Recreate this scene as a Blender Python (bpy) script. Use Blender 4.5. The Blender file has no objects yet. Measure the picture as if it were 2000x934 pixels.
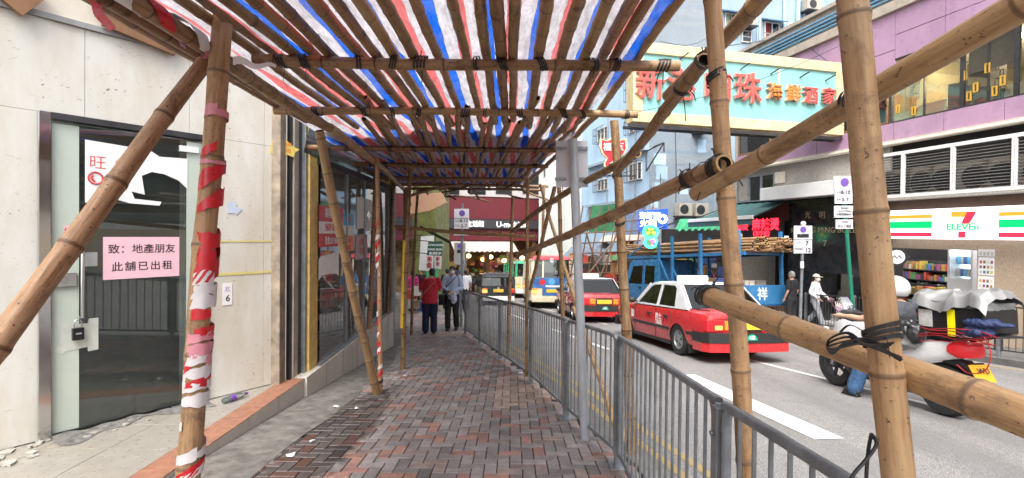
import bpy, bmesh, math, random
from mathutils import Vector, Matrix, noise
R = math.radians
V = Vector
random.seed(11)
S = bpy.context.scene
COL = S.collection

# ------------------------------------------------------------------ camera
cam_d = bpy.data.cameras.new('camera')
cam = bpy.data.objects.new('camera', cam_d)
COL.objects.link(cam)
cam_d.lens = 18.0
cam_d.sensor_width = 36.0
cam_d.clip_start = 0.02
cam_d.clip_end = 2000
CAMP = V((0, 0, 1.6))
CAMR = Matrix.Rotation(R(90 - 0.63), 3, 'X') @ Matrix.Rotation(R(0.57), 3, 'Z')
cam.matrix_world = Matrix.Translation(CAMP) @ CAMR.to_4x4()
S.camera = cam

# ------------------------------------------------------------------ world and sun: a bright overcast day
SUN_EL, SUN_AZ = R(56), R(195)         # azimuth measured clockwise from the street direction (+Y)
world = bpy.data.worlds.new('World')
S.world = world
world.use_nodes = True
wn = world.node_tree
bg = wn.nodes['Background']
sky = wn.nodes.new('ShaderNodeTexSky')
sky.sky_type = 'NISHITA'
sky.sun_disc = False
sky.sun_elevation = SUN_EL
sky.sun_rotation = SUN_AZ
sky.air_density = 1.0
sky.dust_density = 6.0
sky.ozone_density = 1.0
hs = wn.nodes.new('ShaderNodeHueSaturation')
hs.inputs['Saturation'].default_value = 0.3
wn.links.new(sky.outputs[0], hs.inputs['Color'])
wn.links.new(hs.outputs[0], bg.inputs['Color'])
bg.inputs['Strength'].default_value = 0.15
sl = bpy.data.lights.new('sun', 'SUN')
sl.energy = 1.0
sl.angle = R(40)
sl.color = (1.0, 0.98, 0.95)
so = bpy.data.objects.new('sun', sl)
COL.objects.link(so)
sd = V((math.sin(SUN_AZ) * math.cos(SUN_EL), math.cos(SUN_AZ) * math.cos(SUN_EL), math.sin(SUN_EL)))
so.rotation_euler = (-sd).to_track_quat('-Z', 'Y').to_euler()
S.view_settings.view_transform = 'Standard'
S.view_settings.look = 'None'
S.view_settings.gamma = 1
S.view_settings.exposure = 1.45
S.render.engine = 'CYCLES'
S.cycles.use_denoising = True
S.cycles.max_bounces = 7
S.cycles.diffuse_bounces = 4
S.cycles.glossy_bounces = 3
S.cycles.transmission_bounces = 4
S.cycles.transparent_max_bounces = 12
S.cycles.caustics_reflective = False
S.cycles.caustics_refractive = False

# ------------------------------------------------------------------ geometry of the place
SL = 0.075                              # the street falls away from the viewer
RD = -0.13                              # road below pavement
def gz(y, d=0.0): return -SL * y + d
def ray(px, py): return (CAMR @ V(((px - 1000) / 1000, -(py - 467) / 1000, -1))).normalized()
def at(px, py, Y):
    d = ray(px, py); return CAMP + d * (Y / d.y)
def G(px, py, dz=0.0):
    d = ray(px, py); t = (dz - CAMP.z) / (d.z + SL * d.y); return CAMP + d * t
FD = V((-0.2334, 0.9724, 0))            # street direction
FU = V((0, SL, 1)).normalized()
def heading(deg): return V((math.sin(R(deg)), math.cos(R(deg)), 0))
def road_mat(x, y, dirv=FD, z=RD):      # matrix: local x forward, y left, z up, standing on the sloping road
    f = V((dirv.x, dirv.y, -SL * dirv.y)).normalized()
    l = FU.cross(f).normalized()
    m = Matrix((f, l, FU)).transposed().to_4x4()
    return Matrix.Translation(V((x, y, gz(y, z)))) @ m
def up_mat(x, y, z, ang=0.0):           # upright: local y is the facing direction turned by ang from +Y
    return Matrix.Translation(V((x, y, z))) @ Matrix.Rotation(ang, 4, 'Z')

class Fr:                               # a vertical wall plane: u along it, n out of it, z up
    def __init__(s, x, y, ux, uy, nside=1):
        s.O = V((x, y, 0)); s.u = V((ux, uy, 0)).normalized()
        s.n = V((s.u.y, -s.u.x, 0)) * nside
    def P(s, u, z, n=0.0): return s.O + s.u * u + s.n * n + V((0, 0, z))
    def hit(s, px, py, n=0.0):
        d = ray(px, py); o = s.O + s.n * n
        t = (o - CAMP).dot(s.n) / d.dot(s.n)
        p = CAMP + d * t
        return (p - s.O).dot(s.u), p.z

# ------------------------------------------------------------------ object helpers
WM = {}
def link(o): COL.objects.link(o); return o
def tag(o, label=None, cat=None, group=None, kind=None):
    if label: o['label'] = label
    if cat: o['category'] = cat
    if group: o['group'] = group
    if kind: o['kind'] = kind
    return o
def thing(name, label, cat, M=None, group=None):
    o = bpy.data.objects.new(name, None)
    o.empty_display_size = 0.1
    link(o)
    if M is None: M = Matrix.Identity(4)
    if isinstance(M, (tuple, Vector)): M = Matrix.Translation(V(M))
    o.matrix_world = M
    WM[o.name] = M.copy()
    return tag(o, label, cat, group)

class MB:
    def __init__(s): s.v = []; s.f = []; s.m = []; s.mi = 0; s.fc = []; s.X = None
    def mat(s, i): s.mi = i; return s
    def add(s, vs, fs):
        b = len(s.v)
        for p in vs:
            p = V(p)
            s.v.append(s.X @ p if s.X else p)
        for f in fs:
            s.f.append([b + i for i in f]); s.m.append(s.mi)
        return s
    def hexa(s, c):                      # c: 4 bottom ccw, 4 top ccw
        return s.add(c, [(3, 2, 1, 0), (4, 5, 6, 7), (0, 1, 5, 4), (1, 2, 6, 5), (2, 3, 7, 6), (3, 0, 4, 7)])
    def box(s, x0, x1, y0, y1, z0, z1):
        return s.hexa([(x0, y0, z0), (x1, y0, z0), (x1, y1, z0), (x0, y1, z0), (x0, y0, z1), (x1, y0, z1), (x1, y1, z1), (x0, y1, z1)])
    def fbox(s, fr, u0, u1, z0, z1, n0, n1):
        P = fr.P
        return s.hexa([P(u0, z0, n0), P(u1, z0, n0), P(u1, z0, n1), P(u0, z0, n1), P(u0, z1, n0), P(u1, z1, n0), P(u1, z1, n1), P(u0, z1, n1)])
    def fquad(s, fr, u0, u1, z0, z1, n):
        P = fr.P
        return s.add([P(u0, z0, n), P(u1, z0, n), P(u1, z1, n), P(u0, z1, n)], [(0, 1, 2, 3)])
    def bar(s, a, b, w, h, up=(0, 0, 1)):  # box beam from a to b
        a = V(a); b = V(b); d = (b - a).normalized(); up = V(up)
        if abs(d.dot(up)) > 0.98: up = V((1, 0, 0))
        x = d.cross(up).normalized() * w / 2; y = x.normalized().cross(d).normalized() * h / 2
        return s.hexa([a - x - y, a + x - y, b + x - y, b - x - y, a - x + y, a + x + y, b + x + y, b - x + y])
    def cyl(s, a, b, r0, r1=None, n=12, caps=True):
        if r1 is None: r1 = r0
        a = V(a); b = V(b); d = (b - a).normalized()
        u = d.orthogonal().normalized(); w = d.cross(u)
        vs = []; fs = []
        for p, r in ((a, r0), (b, r1)):
            for i in range(n):
                t = 2 * math.pi * i / n
                vs.append(p + (u * math.cos(t) + w * math.sin(t)) * r)
        for i in range(n): fs.append((i, (i + 1) % n, n + (i + 1) % n, n + i))
        if caps: fs += [tuple(range(n))[::-1], tuple(range(n, 2 * n))]
        return s.add(vs, fs)
    def tube(s, pts, r, n=8, flat=1.0, closed=False):
        pts = [V(p) for p in pts]; k = len(pts)
        rr = r if isinstance(r, (list, tuple)) else [r] * k
        vs = []; fs = []; u = None
        for i, p in enumerate(pts):
            if closed: d = pts[(i + 1) % k] - pts[i - 1]
            else: d = pts[min(i + 1, k - 1)] - pts[max(i - 1, 0)]
            if d.length < 1e-9: d = V((0, 0, 1))
            d.normalize()
            if u is None: u = d.orthogonal().normalized()
            else:
                u = u - d * u.dot(d)
                u = u.normalized() if u.length > 1e-6 else d.orthogonal().normalized()
            w = d.cross(u)
            for j in range(n):
                t = 2 * math.pi * j / n
                vs.append(p + u * math.cos(t) * rr[i] * flat + w * math.sin(t) * rr[i])
        for i in range(k if closed else k - 1):
            for j in range(n):
                a = i * n; b = ((i + 1) % k) * n
                fs.append((a + j, a + (j + 1) % n, b + (j + 1) % n, b + j))
        if not closed: fs += [tuple(range(n))[::-1], tuple(range((k - 1) * n, k * n))]
        return s.add(vs, fs)
    def lathe(s, prof, o=(0, 0, 0), ax=(0, 0, 1), n=24):   # prof: (radius, height)
        o = V(o); ax = V(ax).normalized(); u = ax.orthogonal().normalized(); w = ax.cross(u)
        vs = []; fs = []; k = len(prof)
        for r, h in prof:
            for j in range(n):
                t = 2 * math.pi * j / n
                vs.append(o + ax * h + (u * math.cos(t) + w * math.sin(t)) * r)
        for i in range(k - 1):
            for j in range(n):
                fs.append((i * n + j, i * n + (j + 1) % n, (i + 1) * n + (j + 1) % n, (i + 1) * n + j))
        return s.add(vs, fs)
    def ball(s, c, rx, ry=None, rz=None, n=14, k=9, M=None, z0=-1.0, z1=1.0):
        ry = ry or rx; rz = rz or rx; c = V(c); vs = []; fs = []
        a0, a1 = math.asin(z0), math.asin(z1)
        for i in range(k + 1):
            a = a0 + (a1 - a0) * i / k
            for j in range(n):
                t = 2 * math.pi * j / n
                p = V((math.cos(a) * math.cos(t) * rx, math.cos(a) * math.sin(t) * ry, math.sin(a) * rz))
                vs.append(c + (M @ p if M else p))
        for i in range(k):
            for j in range(n): fs.append((i * n + j, i * n + (j + 1) % n, (i + 1) * n + (j + 1) % n, (i + 1) * n + j))
        return s.add(vs, fs)
    def loft(s, secs, caps=True, closed=True):
        k = len(secs); n = len(secs[0]); vs = [p for q in secs for p in q]; fs = []
        for i in range(k - 1):
            for j in range(n if closed else n - 1):
                fs.append((i * n + j, i * n + (j + 1) % n, (i + 1) * n + (j + 1) % n, (i + 1) * n + j))
        if caps: fs += [tuple(range(n))[::-1], tuple(range((k - 1) * n, k * n))]
        return s.add(vs, fs)
    def prism(s, poly, fn, d0, d1):       # poly of (a,b), fn(a,b,depth)
        n = len(poly)
        vs = [fn(a, b, d0) for a, b in poly] + [fn(a, b, d1) for a, b in poly]
        fs = [tuple(range(n))[::-1], tuple(range(n, 2 * n))] + [(i, (i + 1) % n, n + (i + 1) % n, n + i) for i in range(n)]
        return s.add(vs, fs)
    def grid(s, fn, nu, nv):
        vs = [fn(i / nu, j / nv) for j in range(nv + 1) for i in range(nu + 1)]
        fs = [(j * (nu + 1) + i, j * (nu + 1) + i + 1, (j + 1) * (nu + 1) + i + 1, (j + 1) * (nu + 1) + i) for j in range(nv) for i in range(nu)]
        return s.add(vs, fs)
    def mesh(s, me, M):
        return s.add([M @ v.co for v in me.vertices], [tuple(p.vertices) for p in me.polygons])
    def build(s, name, mats, parent=None, world=True, loc=None, smooth=None, bevel=0, local_rot=None, weld=False):
        if not isinstance(mats, (list, tuple)): mats = [mats]
        me = bpy.data.meshes.new(name)
        M = None
        if parent is not None:
            if world: M = WM[parent.name].inverted()
        elif loc is not None:
            M = Matrix.Translation(V(loc)).inverted() if not isinstance(loc, Matrix) else (loc.inverted() if world else None)
        vs = [M @ p for p in s.v] if M else s.v
        me.from_pydata([tuple(p) for p in vs], [], s.f)
        me.polygons.foreach_set('material_index', s.m)
        for m in mats: me.materials.append(m)
        bm = bmesh.new(); bm.from_mesh(me)
        if weld: bmesh.ops.remove_doubles(bm, verts=bm.verts, dist=1e-4)
        bmesh.ops.recalc_face_normals(bm, faces=bm.faces)
        if bevel:
            es = [e for e in bm.edges if len(e.link_faces) == 2 and e.calc_face_angle(0) > R(35)]
            bmesh.ops.bevel(bm, geom=es, offset=bevel, segments=2, affect='EDGES', profile=0.6, clamp_overlap=True)
        bm.to_mesh(me); bm.free()
        if smooth is not None:
            me.polygons.foreach_set('use_smooth', [True] * len(me.polygons))
            me.set_sharp_from_angle(angle=R(smooth))
        o = bpy.data.objects.new(name, me)
        link(o)
        if parent is not None:
            o.parent = parent
            WM[o.name] = WM[parent.name].copy()
        elif loc is not None:
            o.matrix_world = loc if isinstance(loc, Matrix) else Matrix.Translation(V(loc))
            WM[o.name] = o.matrix_world.copy() if isinstance(loc, Matrix) else Matrix.Translation(V(loc))
        else:
            WM[o.name] = Matrix.Identity(4)
        return o
def children(o): return [c for c in bpy.data.objects if c.parent == o]
def dup(o, M=None, label=None, group=None, parent=None):
    c = o.copy(); COL.objects.link(c)
    if parent is not None: c.parent = parent
    if M is not None: c.matrix_world = M; WM[c.name] = M.copy()
    if label: c['label'] = label
    if group: c['group'] = group
    for ch in children(o):
        dup(ch, parent=c)
    return c
def struct(o): o['kind'] = 'structure'; return o

# 2-D outlines with holes, filled by a temporary curve
def plate_mesh(outer, holes=(), thick=0.0, bev=0.0):
    cu = bpy.data.curves.new('tmp', 'CURVE'); cu.dimensions = '2D'; cu.fill_mode = 'BOTH'
    cu.extrude = thick / 2; cu.bevel_depth = bev; cu.bevel_resolution = 1
    for poly in [outer] + list(holes):
        sp = cu.splines.new('POLY'); sp.points.add(len(poly) - 1)
        for p, q in zip(sp.points, poly): p.co = (q[0], q[1], 0, 1)
        sp.use_cyclic_u = True
    return curve_mesh(cu)
WORK = bpy.data.scenes.new('workbench')          # shapes are evaluated apart from the growing scene
def evaluated(o):
    for c in list(o.users_collection): c.objects.unlink(o)
    WORK.collection.objects.link(o)
    for md in o.modifiers:
        if md.type == 'BOOLEAN' and md.object and md.object.name not in WORK.collection.objects: WORK.collection.objects.link(md.object)
    vl = WORK.view_layers[0]; vl.update(); dg = vl.depsgraph
    return bpy.data.meshes.new_from_object(o.evaluated_get(dg), depsgraph=dg)
def curve_mesh(cu):
    o = bpy.data.objects.new('tmp', cu); me = evaluated(o)
    bpy.data.objects.remove(o); bpy.data.curves.remove(cu)
    return me
def eval_mesh(o):
    me = evaluated(o)
    bpy.data.objects.remove(o)
    return me
TXT = {}
def text_mesh(s, size, depth=0.004, bold=0.0, align='CENTER', sp=1.0, line=1.0):
    k = (s, size, depth, bold, align, sp, line)
    if k not in TXT:
        cu = bpy.data.curves.new('tmp', 'FONT'); cu.body = s; cu.size = size; cu.extrude = depth / 2
        cu.offset = bold * size * 0.45; cu.align_x = align; cu.align_y = 'CENTER'; cu.space_character = sp; cu.space_line = line
        cu.resolution_u = 3
        TXT[k] = curve_mesh(cu)
    return TXT[k]
def basis(o, xd, yd):
    xd = V(xd).normalized(); yd = V(yd).normalized(); n = xd.cross(yd)
    return Matrix.Translation(V(o)) @ Matrix((xd, yd, n)).transposed().to_4x4()
def put_text(mb, s, size, o, xd, yd=(0, 0, 1), sx=1.0, **kw):
    return mb.mesh(text_mesh(s, size, **kw), basis(o, xd, yd) @ Matrix.Diagonal((sx, 1, 1, 1)))
def smooth_path(pts, k=6):
    pts = [V(p) for p in pts]; out = []
    for i in range(len(pts) - 1):
        p0 = pts[max(i - 1, 0)]; p1 = pts[i]; p2 = pts[i + 1]; p3 = pts[min(i + 2, len(pts) - 1)]
        for j in range(k):
            t = j / k
            out.append(0.5 * ((2 * p1) + (p2 - p0) * t + (2 * p0 - 5 * p1 + 4 * p2 - p3) * t * t + (3 * p1 - p0 - 3 * p2 + p3) * t ** 3))
    out.append(pts[-1]); return out

# ------------------------------------------------------------------ materials
MATS = {}
class NT:
    def __init__(s, name):
        s.m = bpy.data.materials.new(name); s.m.use_nodes = True; s.t = s.m.node_tree
        s.p = s.t.nodes['Principled BSDF']; s.o = s.t.nodes['Material Output']
    def n(s, typ, **kw):
        x = s.t.nodes.new(typ)
        for k, v in kw.items(): setattr(x, k, v)
        return x
    def l(s, a, b): s.t.links.new(a, b)
    def coord(s, kind='Object', scale=(1, 1, 1), loc=(0, 0, 0)):
        c = s.n('ShaderNodeTexCoord'); mp = s.n('ShaderNodeMapping'); s.l(c.outputs[kind], mp.inputs[0])
        mp.inputs['Scale'].default_value = scale; mp.inputs['Location'].default_value = loc
        return mp.outputs[0]
    def noise(s, vec, sc, det=5, rough=0.6, dist=0):
        x = s.n('ShaderNodeTexNoise'); s.l(vec, x.inputs['Vector'])
        x.inputs['Scale'].default_value = sc; x.inputs['Detail'].default_value = det
        x.inputs['Roughness'].default_value = rough; x.inputs['Distortion'].default_value = dist
        return x.outputs[0]
    def ramp(s, fac, stops, interp='LINEAR'):
        x = s.n('ShaderNodeValToRGB'); s.l(fac, x.inputs[0]); cr = x.color_ramp; cr.interpolation = interp
        while len(cr.elements) < len(stops): cr.elements.new(0.5)
        for e, (p, c) in zip(cr.elements, stops):
            e.position = p; e.color = (c[0], c[1], c[2], 1) if not isinstance(c, (int, float)) else (c, c, c, 1)
        return x.outputs[0]
    def mix(s, fac, a, b, typ='MIX'):
        x = s.n('ShaderNodeMix', data_type='RGBA', blend_type=typ)
        for sock, v in ((x.inputs[0], fac), (x.inputs[6], a), (x.inputs[7], b)):
            if hasattr(v, 'is_output'): s.l(v, sock)
            elif isinstance(v, (int, float)) and sock == x.inputs[0]: sock.default_value = v
            elif isinstance(v, (int, float)): sock.default_value = (v, v, v, 1)
            else: sock.default_value = (v[0], v[1], v[2], 1)
        return x.outputs[2]
    def math(s, op, a, b=0.0, c=None):
        x = s.n('ShaderNodeMath', operation=op)
        for i, v in enumerate((a, b, c)):
            if v is None: continue
            if hasattr(v, 'is_output'): s.l(v, x.inputs[i])
            else: x.inputs[i].default_value = v
        return x.outputs[0]
    def bump(s, h, strength=0.3, dist=0.01):
        b = s.n('ShaderNodeBump'); b.inputs['Strength'].default_value = strength; b.inputs['Distance'].default_value = dist
        s.l(h, b.inputs['Height']); s.l(b.outputs[0], s.p.inputs['Normal'])
    def attr(s, name):
        a = s.n('ShaderNodeAttribute'); a.attribute_name = name; return a
    def col(s, c):
        if hasattr(c, 'is_output'): s.l(c, s.p.inputs['Base Color'])
        else: s.p.inputs['Base Color'].default_value = (c[0], c[1], c[2], 1)
    def set(s, **kw):
        for k, v in kw.items():
            sock = s.p.inputs[k]
            if hasattr(v, 'is_output'): s.l(v, sock)
            else: sock.default_value = v
def pm(name, col, rough=0.6, metal=0.0, var=0.12, sc=6.0, dirt=0.0, dcol=None, dsc=3.0, bump=0.0, bsc=40.0, coat=0.0, spec=0.5, coordk='Object', streak=0.45):
    if name in MATS: return MATS[name]
    t = NT(name); v = t.coord(coordk)
    n1 = t.noise(v, sc, 6, 0.65)
    lo = [max(0, c * (1 - var * 1.6)) for c in col]; hi = [min(1, c * (1 + var)) for c in col]
    c = t.ramp(n1, [(0.25, lo), (0.75, hi)])
    if dirt:
        dc = dcol or [x * 0.35 for x in col]
        n2 = t.noise(t.coord(coordk, (1, 1, streak), (3.1, 1.7, 5.2)), dsc, 9, 0.72, 0.4)
        f = t.ramp(n2, [(0.52, 0.0), (0.8, min(1, dirt))])
        c = t.mix(f, c, dc)
    t.col(c); t.set(Roughness=rough, Metallic=metal)
    t.p.inputs['Specular IOR Level'].default_value = spec
    if coat: t.set(**{'Coat Weight': coat, 'Coat Roughness': 0.06})
    if rough < 0.9 and not metal and var:
        rr = t.ramp(t.noise(v, sc * 2.3, 4), [(0.3, max(0.02, rough - 0.12)), (0.7, min(1, rough + 0.1))]); t.set(Roughness=rr)
    if bump: t.bump(t.noise(v, bsc, 5, 0.7), bump, 0.01)
    MATS[name] = t.m
    return t.m
def glow(name, col, e=3.0):
    if name in MATS: return MATS[name]
    t = NT(name); t.col(col); t.set(**{'Emission Color': (col[0], col[1], col[2], 1), 'Emission Strength': e, 'Roughness': 0.4})
    MATS[name] = t.m; return t.m
def glass(name, tint=(0.6, 0.7, 0.68), rough=0.02, solid=0.0, scol=(0.02, 0.03, 0.03), refl=1.6):
    if name in MATS: return MATS[name]
    t = NT(name)
    tr = t.n('ShaderNodeBsdfTransparent'); tr.inputs[0].default_value = (*tint, 1)
    df = t.n('ShaderNodeBsdfDiffuse'); df.inputs[0].default_value = (*scol, 1)
    gl = t.n('ShaderNodeBsdfGlossy'); gl.inputs['Roughness'].default_value = rough
    m1 = t.n('ShaderNodeMixShader'); n2 = t.noise(t.coord('Object'), 1.3, 5)
    f = t.ramp(n2, [(0.3, max(0, solid - 0.06)), (0.75, min(1, solid + 0.08))]); t.l(f, m1.inputs[0])
    t.l(tr.outputs[0], m1.inputs[1]); t.l(df.outputs[0], m1.inputs[2])
    fr = t.n('ShaderNodeFresnel'); fr.inputs[0].default_value = 1.55
    k = t.math('MULTIPLY', fr.outputs[0], refl); k = t.math('ADD', k, 0.02)
    m2 = t.n('ShaderNodeMixShader'); t.l(k, m2.inputs[0]); t.l(m1.outputs[0], m2.inputs[1]); t.l(gl.outputs[0], m2.inputs[2])
    t.l(m2.outputs[0], t.o.inputs[0]); MATS[name] = t.m; return t.m
# ------------------------------------------------------------------ particular materials
def m_bamboo():
    t = NT('bamboo'); oi = t.n('ShaderNodeObjectInfo')
    v = t.n('ShaderNodeTexCoord').outputs['Object']
    off = t.n('ShaderNodeVectorMath', operation='ADD'); t.l(v, off.inputs[0]); t.l(oi.outputs['Location'], off.inputs[1])
    mp = t.n('ShaderNodeMapping'); t.l(off.outputs[0], mp.inputs[0]); mp.inputs['Scale'].default_value = (14, 14, 1.1)
    fib = t.noise(mp.outputs[0], 3.0, 8, 0.7)
    blot = t.noise(off.outputs[0], 5.5, 8, 0.7, 0.5)
    sp = t.noise(off.outputs[0], 70, 3, 0.5)
    c = t.ramp(fib, [(0.3, (0.20, 0.098, 0.038)), (0.48, (0.38, 0.212, 0.092)), (0.7, (0.52, 0.33, 0.16))])
    dark = t.ramp(blot, [(0.52, 0), (0.68, 0.8)])
    c = t.mix(dark, c, (0.10, 0.05, 0.022))
    pale = t.ramp(t.noise(off.outputs[0], 2.1, 4), [(0.58, 0), (0.75, 0.4)])
    c = t.mix(pale, c, (0.52, 0.40, 0.25))
    spk = t.ramp(sp, [(0.64, 0), (0.70, 0.85)])
    c = t.mix(spk, c, (0.06, 0.03, 0.015))
    nd = t.attr('node').outputs['Fac']
    c = t.mix(t.ramp(nd, [(0.45, 0), (1.0, 0.8)]), c, (0.09, 0.045, 0.022))
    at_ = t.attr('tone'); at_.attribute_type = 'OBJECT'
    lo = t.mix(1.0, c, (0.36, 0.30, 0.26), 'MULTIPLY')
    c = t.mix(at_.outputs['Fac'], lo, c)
    br = t.n('ShaderNodeBrightContrast'); t.l(c, br.inputs[0])
    t.l(t.math('MULTIPLY_ADD', oi.outputs['Random'], 0.10, -0.05), br.inputs[1])
    hv = t.n('ShaderNodeHueSaturation'); rn = t.n('ShaderNodeTexWhiteNoise', noise_dimensions='1D'); t.l(oi.outputs['Random'], rn.inputs['W'])
    t.l(t.math('MULTIPLY_ADD', rn.outputs['Value'], 0.016, 0.493), hv.inputs['Hue']); t.l(t.math('MULTIPLY_ADD', oi.outputs['Random'], 0.25, 0.82), hv.inputs['Saturation']); t.l(br.outputs[0], hv.inputs['Color'])
    t.col(hv.outputs[0]); t.set(Roughness=t.ramp(fib, [(0.2, 0.62), (0.8, 0.38)]))
    t.bump(t.math('ADD', fib, t.math('MULTIPLY', sp, 0.5)), 0.5, 0.006)
    return t.m
M_BAM = m_bamboo()
M_END = pm('bamboo_end', (0.42, 0.27, 0.13), 0.8, var=0.3, sc=60)
M_HOL = pm('bamboo_hollow', (0.035, 0.02, 0.012), 0.95)
M_TIE = pm('black_strap', (0.012, 0.012, 0.014), 0.45, var=0.2)

def m_brick():
    t = NT('paving_bricks'); a = t.attr('bc').outputs['Color']; v = t.coord('Object')
    n = t.noise(v, 9, 8, 0.7); g = t.noise(v, 130, 4, 0.7); big = t.noise(v, 1.3, 6, 0.7, 0.3)
    c = t.mix(1.0, a, t.ramp(n, [(0.3, 0.62), (0.72, 1.25)]), 'MULTIPLY')
    c = t.mix(1.0, c, t.ramp(g, [(0.3, 0.8), (0.7, 1.15)]), 'MULTIPLY')
    c = t.mix(t.ramp(big, [(0.45, 0), (0.8, 0.5)]), c, (0.07, 0.062, 0.056))
    st = t.noise(v, 4.2, 8, 0.75); c = t.mix(t.ramp(st, [(0.64, 0), (0.70, 0.45)]), c, (0.30, 0.26, 0.22))
    # spilt water lying along the edge of the concrete strip
    sx = t.n('ShaderNodeSeparateXYZ'); t.l(v, sx.inputs[0])
    dx = t.math('DIVIDE', t.math('ADD', sx.outputs[0], 1.72), 0.40); dy = t.math('DIVIDE', t.math('SUBTRACT', sx.outputs[1], 5.0), 2.3)
    rr = t.math('SQRT', t.math('ADD', t.math('MULTIPLY', dx, dx), t.math('MULTIPLY', dy, dy)))
    rr = t.math('ADD', rr, t.math('MULTIPLY_ADD', n, 0.9, -0.45))
    wet = t.ramp(rr, [(0.72, 1.0), (0.95, 0.0)])
    c = t.mix(wet, c, t.mix(1.0, c, (0.34, 0.32, 0.31), 'MULTIPLY'))
    t.col(c); t.set(Roughness=t.mix(wet, t.ramp(n, [(0.3, 0.62), (0.7, 0.85)]), 0.42))
    t.bump(t.math('ADD', g, n), 0.25, 0.004); return t.m
M_BRICK = m_brick()
M_JOINT = pm('paving_joint', (0.035, 0.031, 0.028), 0.95, var=0.4, sc=30)

def m_asphalt():
    t = NT('asphalt'); v = t.coord('Object')
    g = t.noise(v, 85, 3, 0.8); n = t.noise(v, 1.1, 7, 0.7)
    c = t.ramp(g, [(0.33, (0.065, 0.062, 0.06)), (0.5, (0.195, 0.187, 0.183)), (0.66, (0.42, 0.405, 0.39))])
    c = t.mix(t.ramp(n, [(0.4, 0.0), (0.75, 0.4)]), c, (0.13, 0.125, 0.12))
    rt = t.n('ShaderNodeMapping'); t.l(v, rt.inputs[0]); rt.inputs['Rotation'].default_value = (0, 0, R(-13.5)); rt.inputs['Scale'].default_value = (1.0, 0.06, 1)
    tk_ = t.noise(rt.outputs[0], 1.5, 4, 0.6); c = t.mix(t.ramp(tk_, [(0.45, 0), (0.68, 0.55)]), c, (0.12, 0.115, 0.112))
    wv = t.noise(v, 0.55, 7, 0.75, 1.2); c = t.mix(t.ramp(wv, [(0.488, 0), (0.497, 0.45), (0.506, 0)]), c, (0.06, 0.057, 0.055))
    st = t.noise(t.coord('Object', (1, 0.25, 1)), 1.7, 6, 0.7); c = t.mix(t.ramp(st, [(0.6, 0), (0.72, 0.4)]), c, (0.10, 0.095, 0.092))
    t.col(c); t.set(Roughness=0.85); t.bump(g, 0.6, 0.006); return t.m
M_ASPH = m_asphalt()
def m_mark(name, col):
    t = NT(name); v = t.coord('Object'); n = t.noise(v, 14, 8, 0.75); g = t.noise(v, 85, 3, 0.8)
    c = t.mix(t.ramp(n, [(0.55, 0), (0.70, 0.75)]), col, (0.13, 0.12, 0.115))
    c = t.mix(1.0, c, t.ramp(g, [(0.3, 0.75), (0.6, 1.05)]), 'MULTIPLY'); t.col(c); t.set(Roughness=0.7); t.bump(g, 0.4, 0.004); return t.m
M_WHITE = m_mark('white_road_paint', (0.60, 0.59, 0.565)); M_YEL = m_mark('yellow_road_paint', (0.34, 0.25, 0.10))
M_CONC = pm('stained_concrete', (0.19, 0.178, 0.16), 0.85, var=0.4, sc=7, dirt=1.0, dcol=(0.06, 0.053, 0.042), dsc=1.6, bump=0.4, bsc=60, streak=1.0)
M_KERB = pm('granite_kerb', (0.24, 0.23, 0.215), 0.8, var=0.25, sc=60, dirt=0.8, dcol=(0.08, 0.075, 0.07), dsc=3, bump=0.3, bsc=80)

def m_tarp(name, dark=1.05, trans=0.66):
    t = NT(name); v = t.n('ShaderNodeTexCoord').outputs['Object']; sx = t.n('ShaderNodeSeparateXYZ'); t.l(v, sx.inputs[0])
    wob = t.math('MULTIPLY_ADD', t.noise(v, 0.9, 3), 0.10, -0.05)
    seg = t.math('FLOOR', t.math('DIVIDE', t.math('ADD', sx.outputs[1], t.math('MULTIPLY', sx.outputs[0], 0.25)), 1.55))
    sh = t.math('MULTIPLY', t.math('SINE', t.math('MULTIPLY', seg, 37.7)), 0.035)
    x = t.math('ADD', t.math('ADD', sx.outputs[0], wob), sh)
    fr = t.math('FRACT', t.math('DIVIDE', t.math('ADD', x, 10.26), 0.305))
    B, W, P = (0.015, 0.115, 0.60), (0.52, 0.50, 0.54), (0.60, 0.135, 0.14)
    c = t.ramp(fr, [(0.0, B), (0.235, W), (0.5, P), (0.745, W)], 'CONSTANT')
    wr = t.noise(t.coord('Object', (1, 0.25, 1)), 22, 6, 0.7); gr = t.noise(v, 2.2, 6, 0.7)
    c = t.mix(1.0, c, t.ramp(wr, [(0.33, 0.62 * dark), (0.66, 1.1 * dark)]), 'MULTIPLY')
    c = t.mix(t.ramp(gr, [(0.42, 0), (0.75, 0.5)]), c, (0.26, 0.225, 0.215))
    d = t.n('ShaderNodeBsdfDiffuse'); tl = t.n('ShaderNodeBsdfTranslucent'); mx = t.n('ShaderNodeMixShader'); mx.inputs[0].default_value = trans
    t.l(c, d.inputs[0]); t.l(c, tl.inputs[0]); t.l(d.outputs[0], mx.inputs[1]); t.l(tl.outputs[0], mx.inputs[2]); t.l(mx.outputs[0], t.o.inputs[0])
    b = t.n('ShaderNodeBump'); b.inputs['Strength'].default_value = 0.9; b.inputs['Distance'].default_value = 0.05
    t.l(wr, b.inputs['Height']); t.l(b.outputs[0], d.inputs['Normal']); t.l(b.outputs[0], tl.inputs['Normal']); return t.m
M_TARP = m_tarp('striped_tarpaulin'); M_TARP2 = m_tarp('dirty_tarpaulin', 0.55, 0.45)

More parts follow.
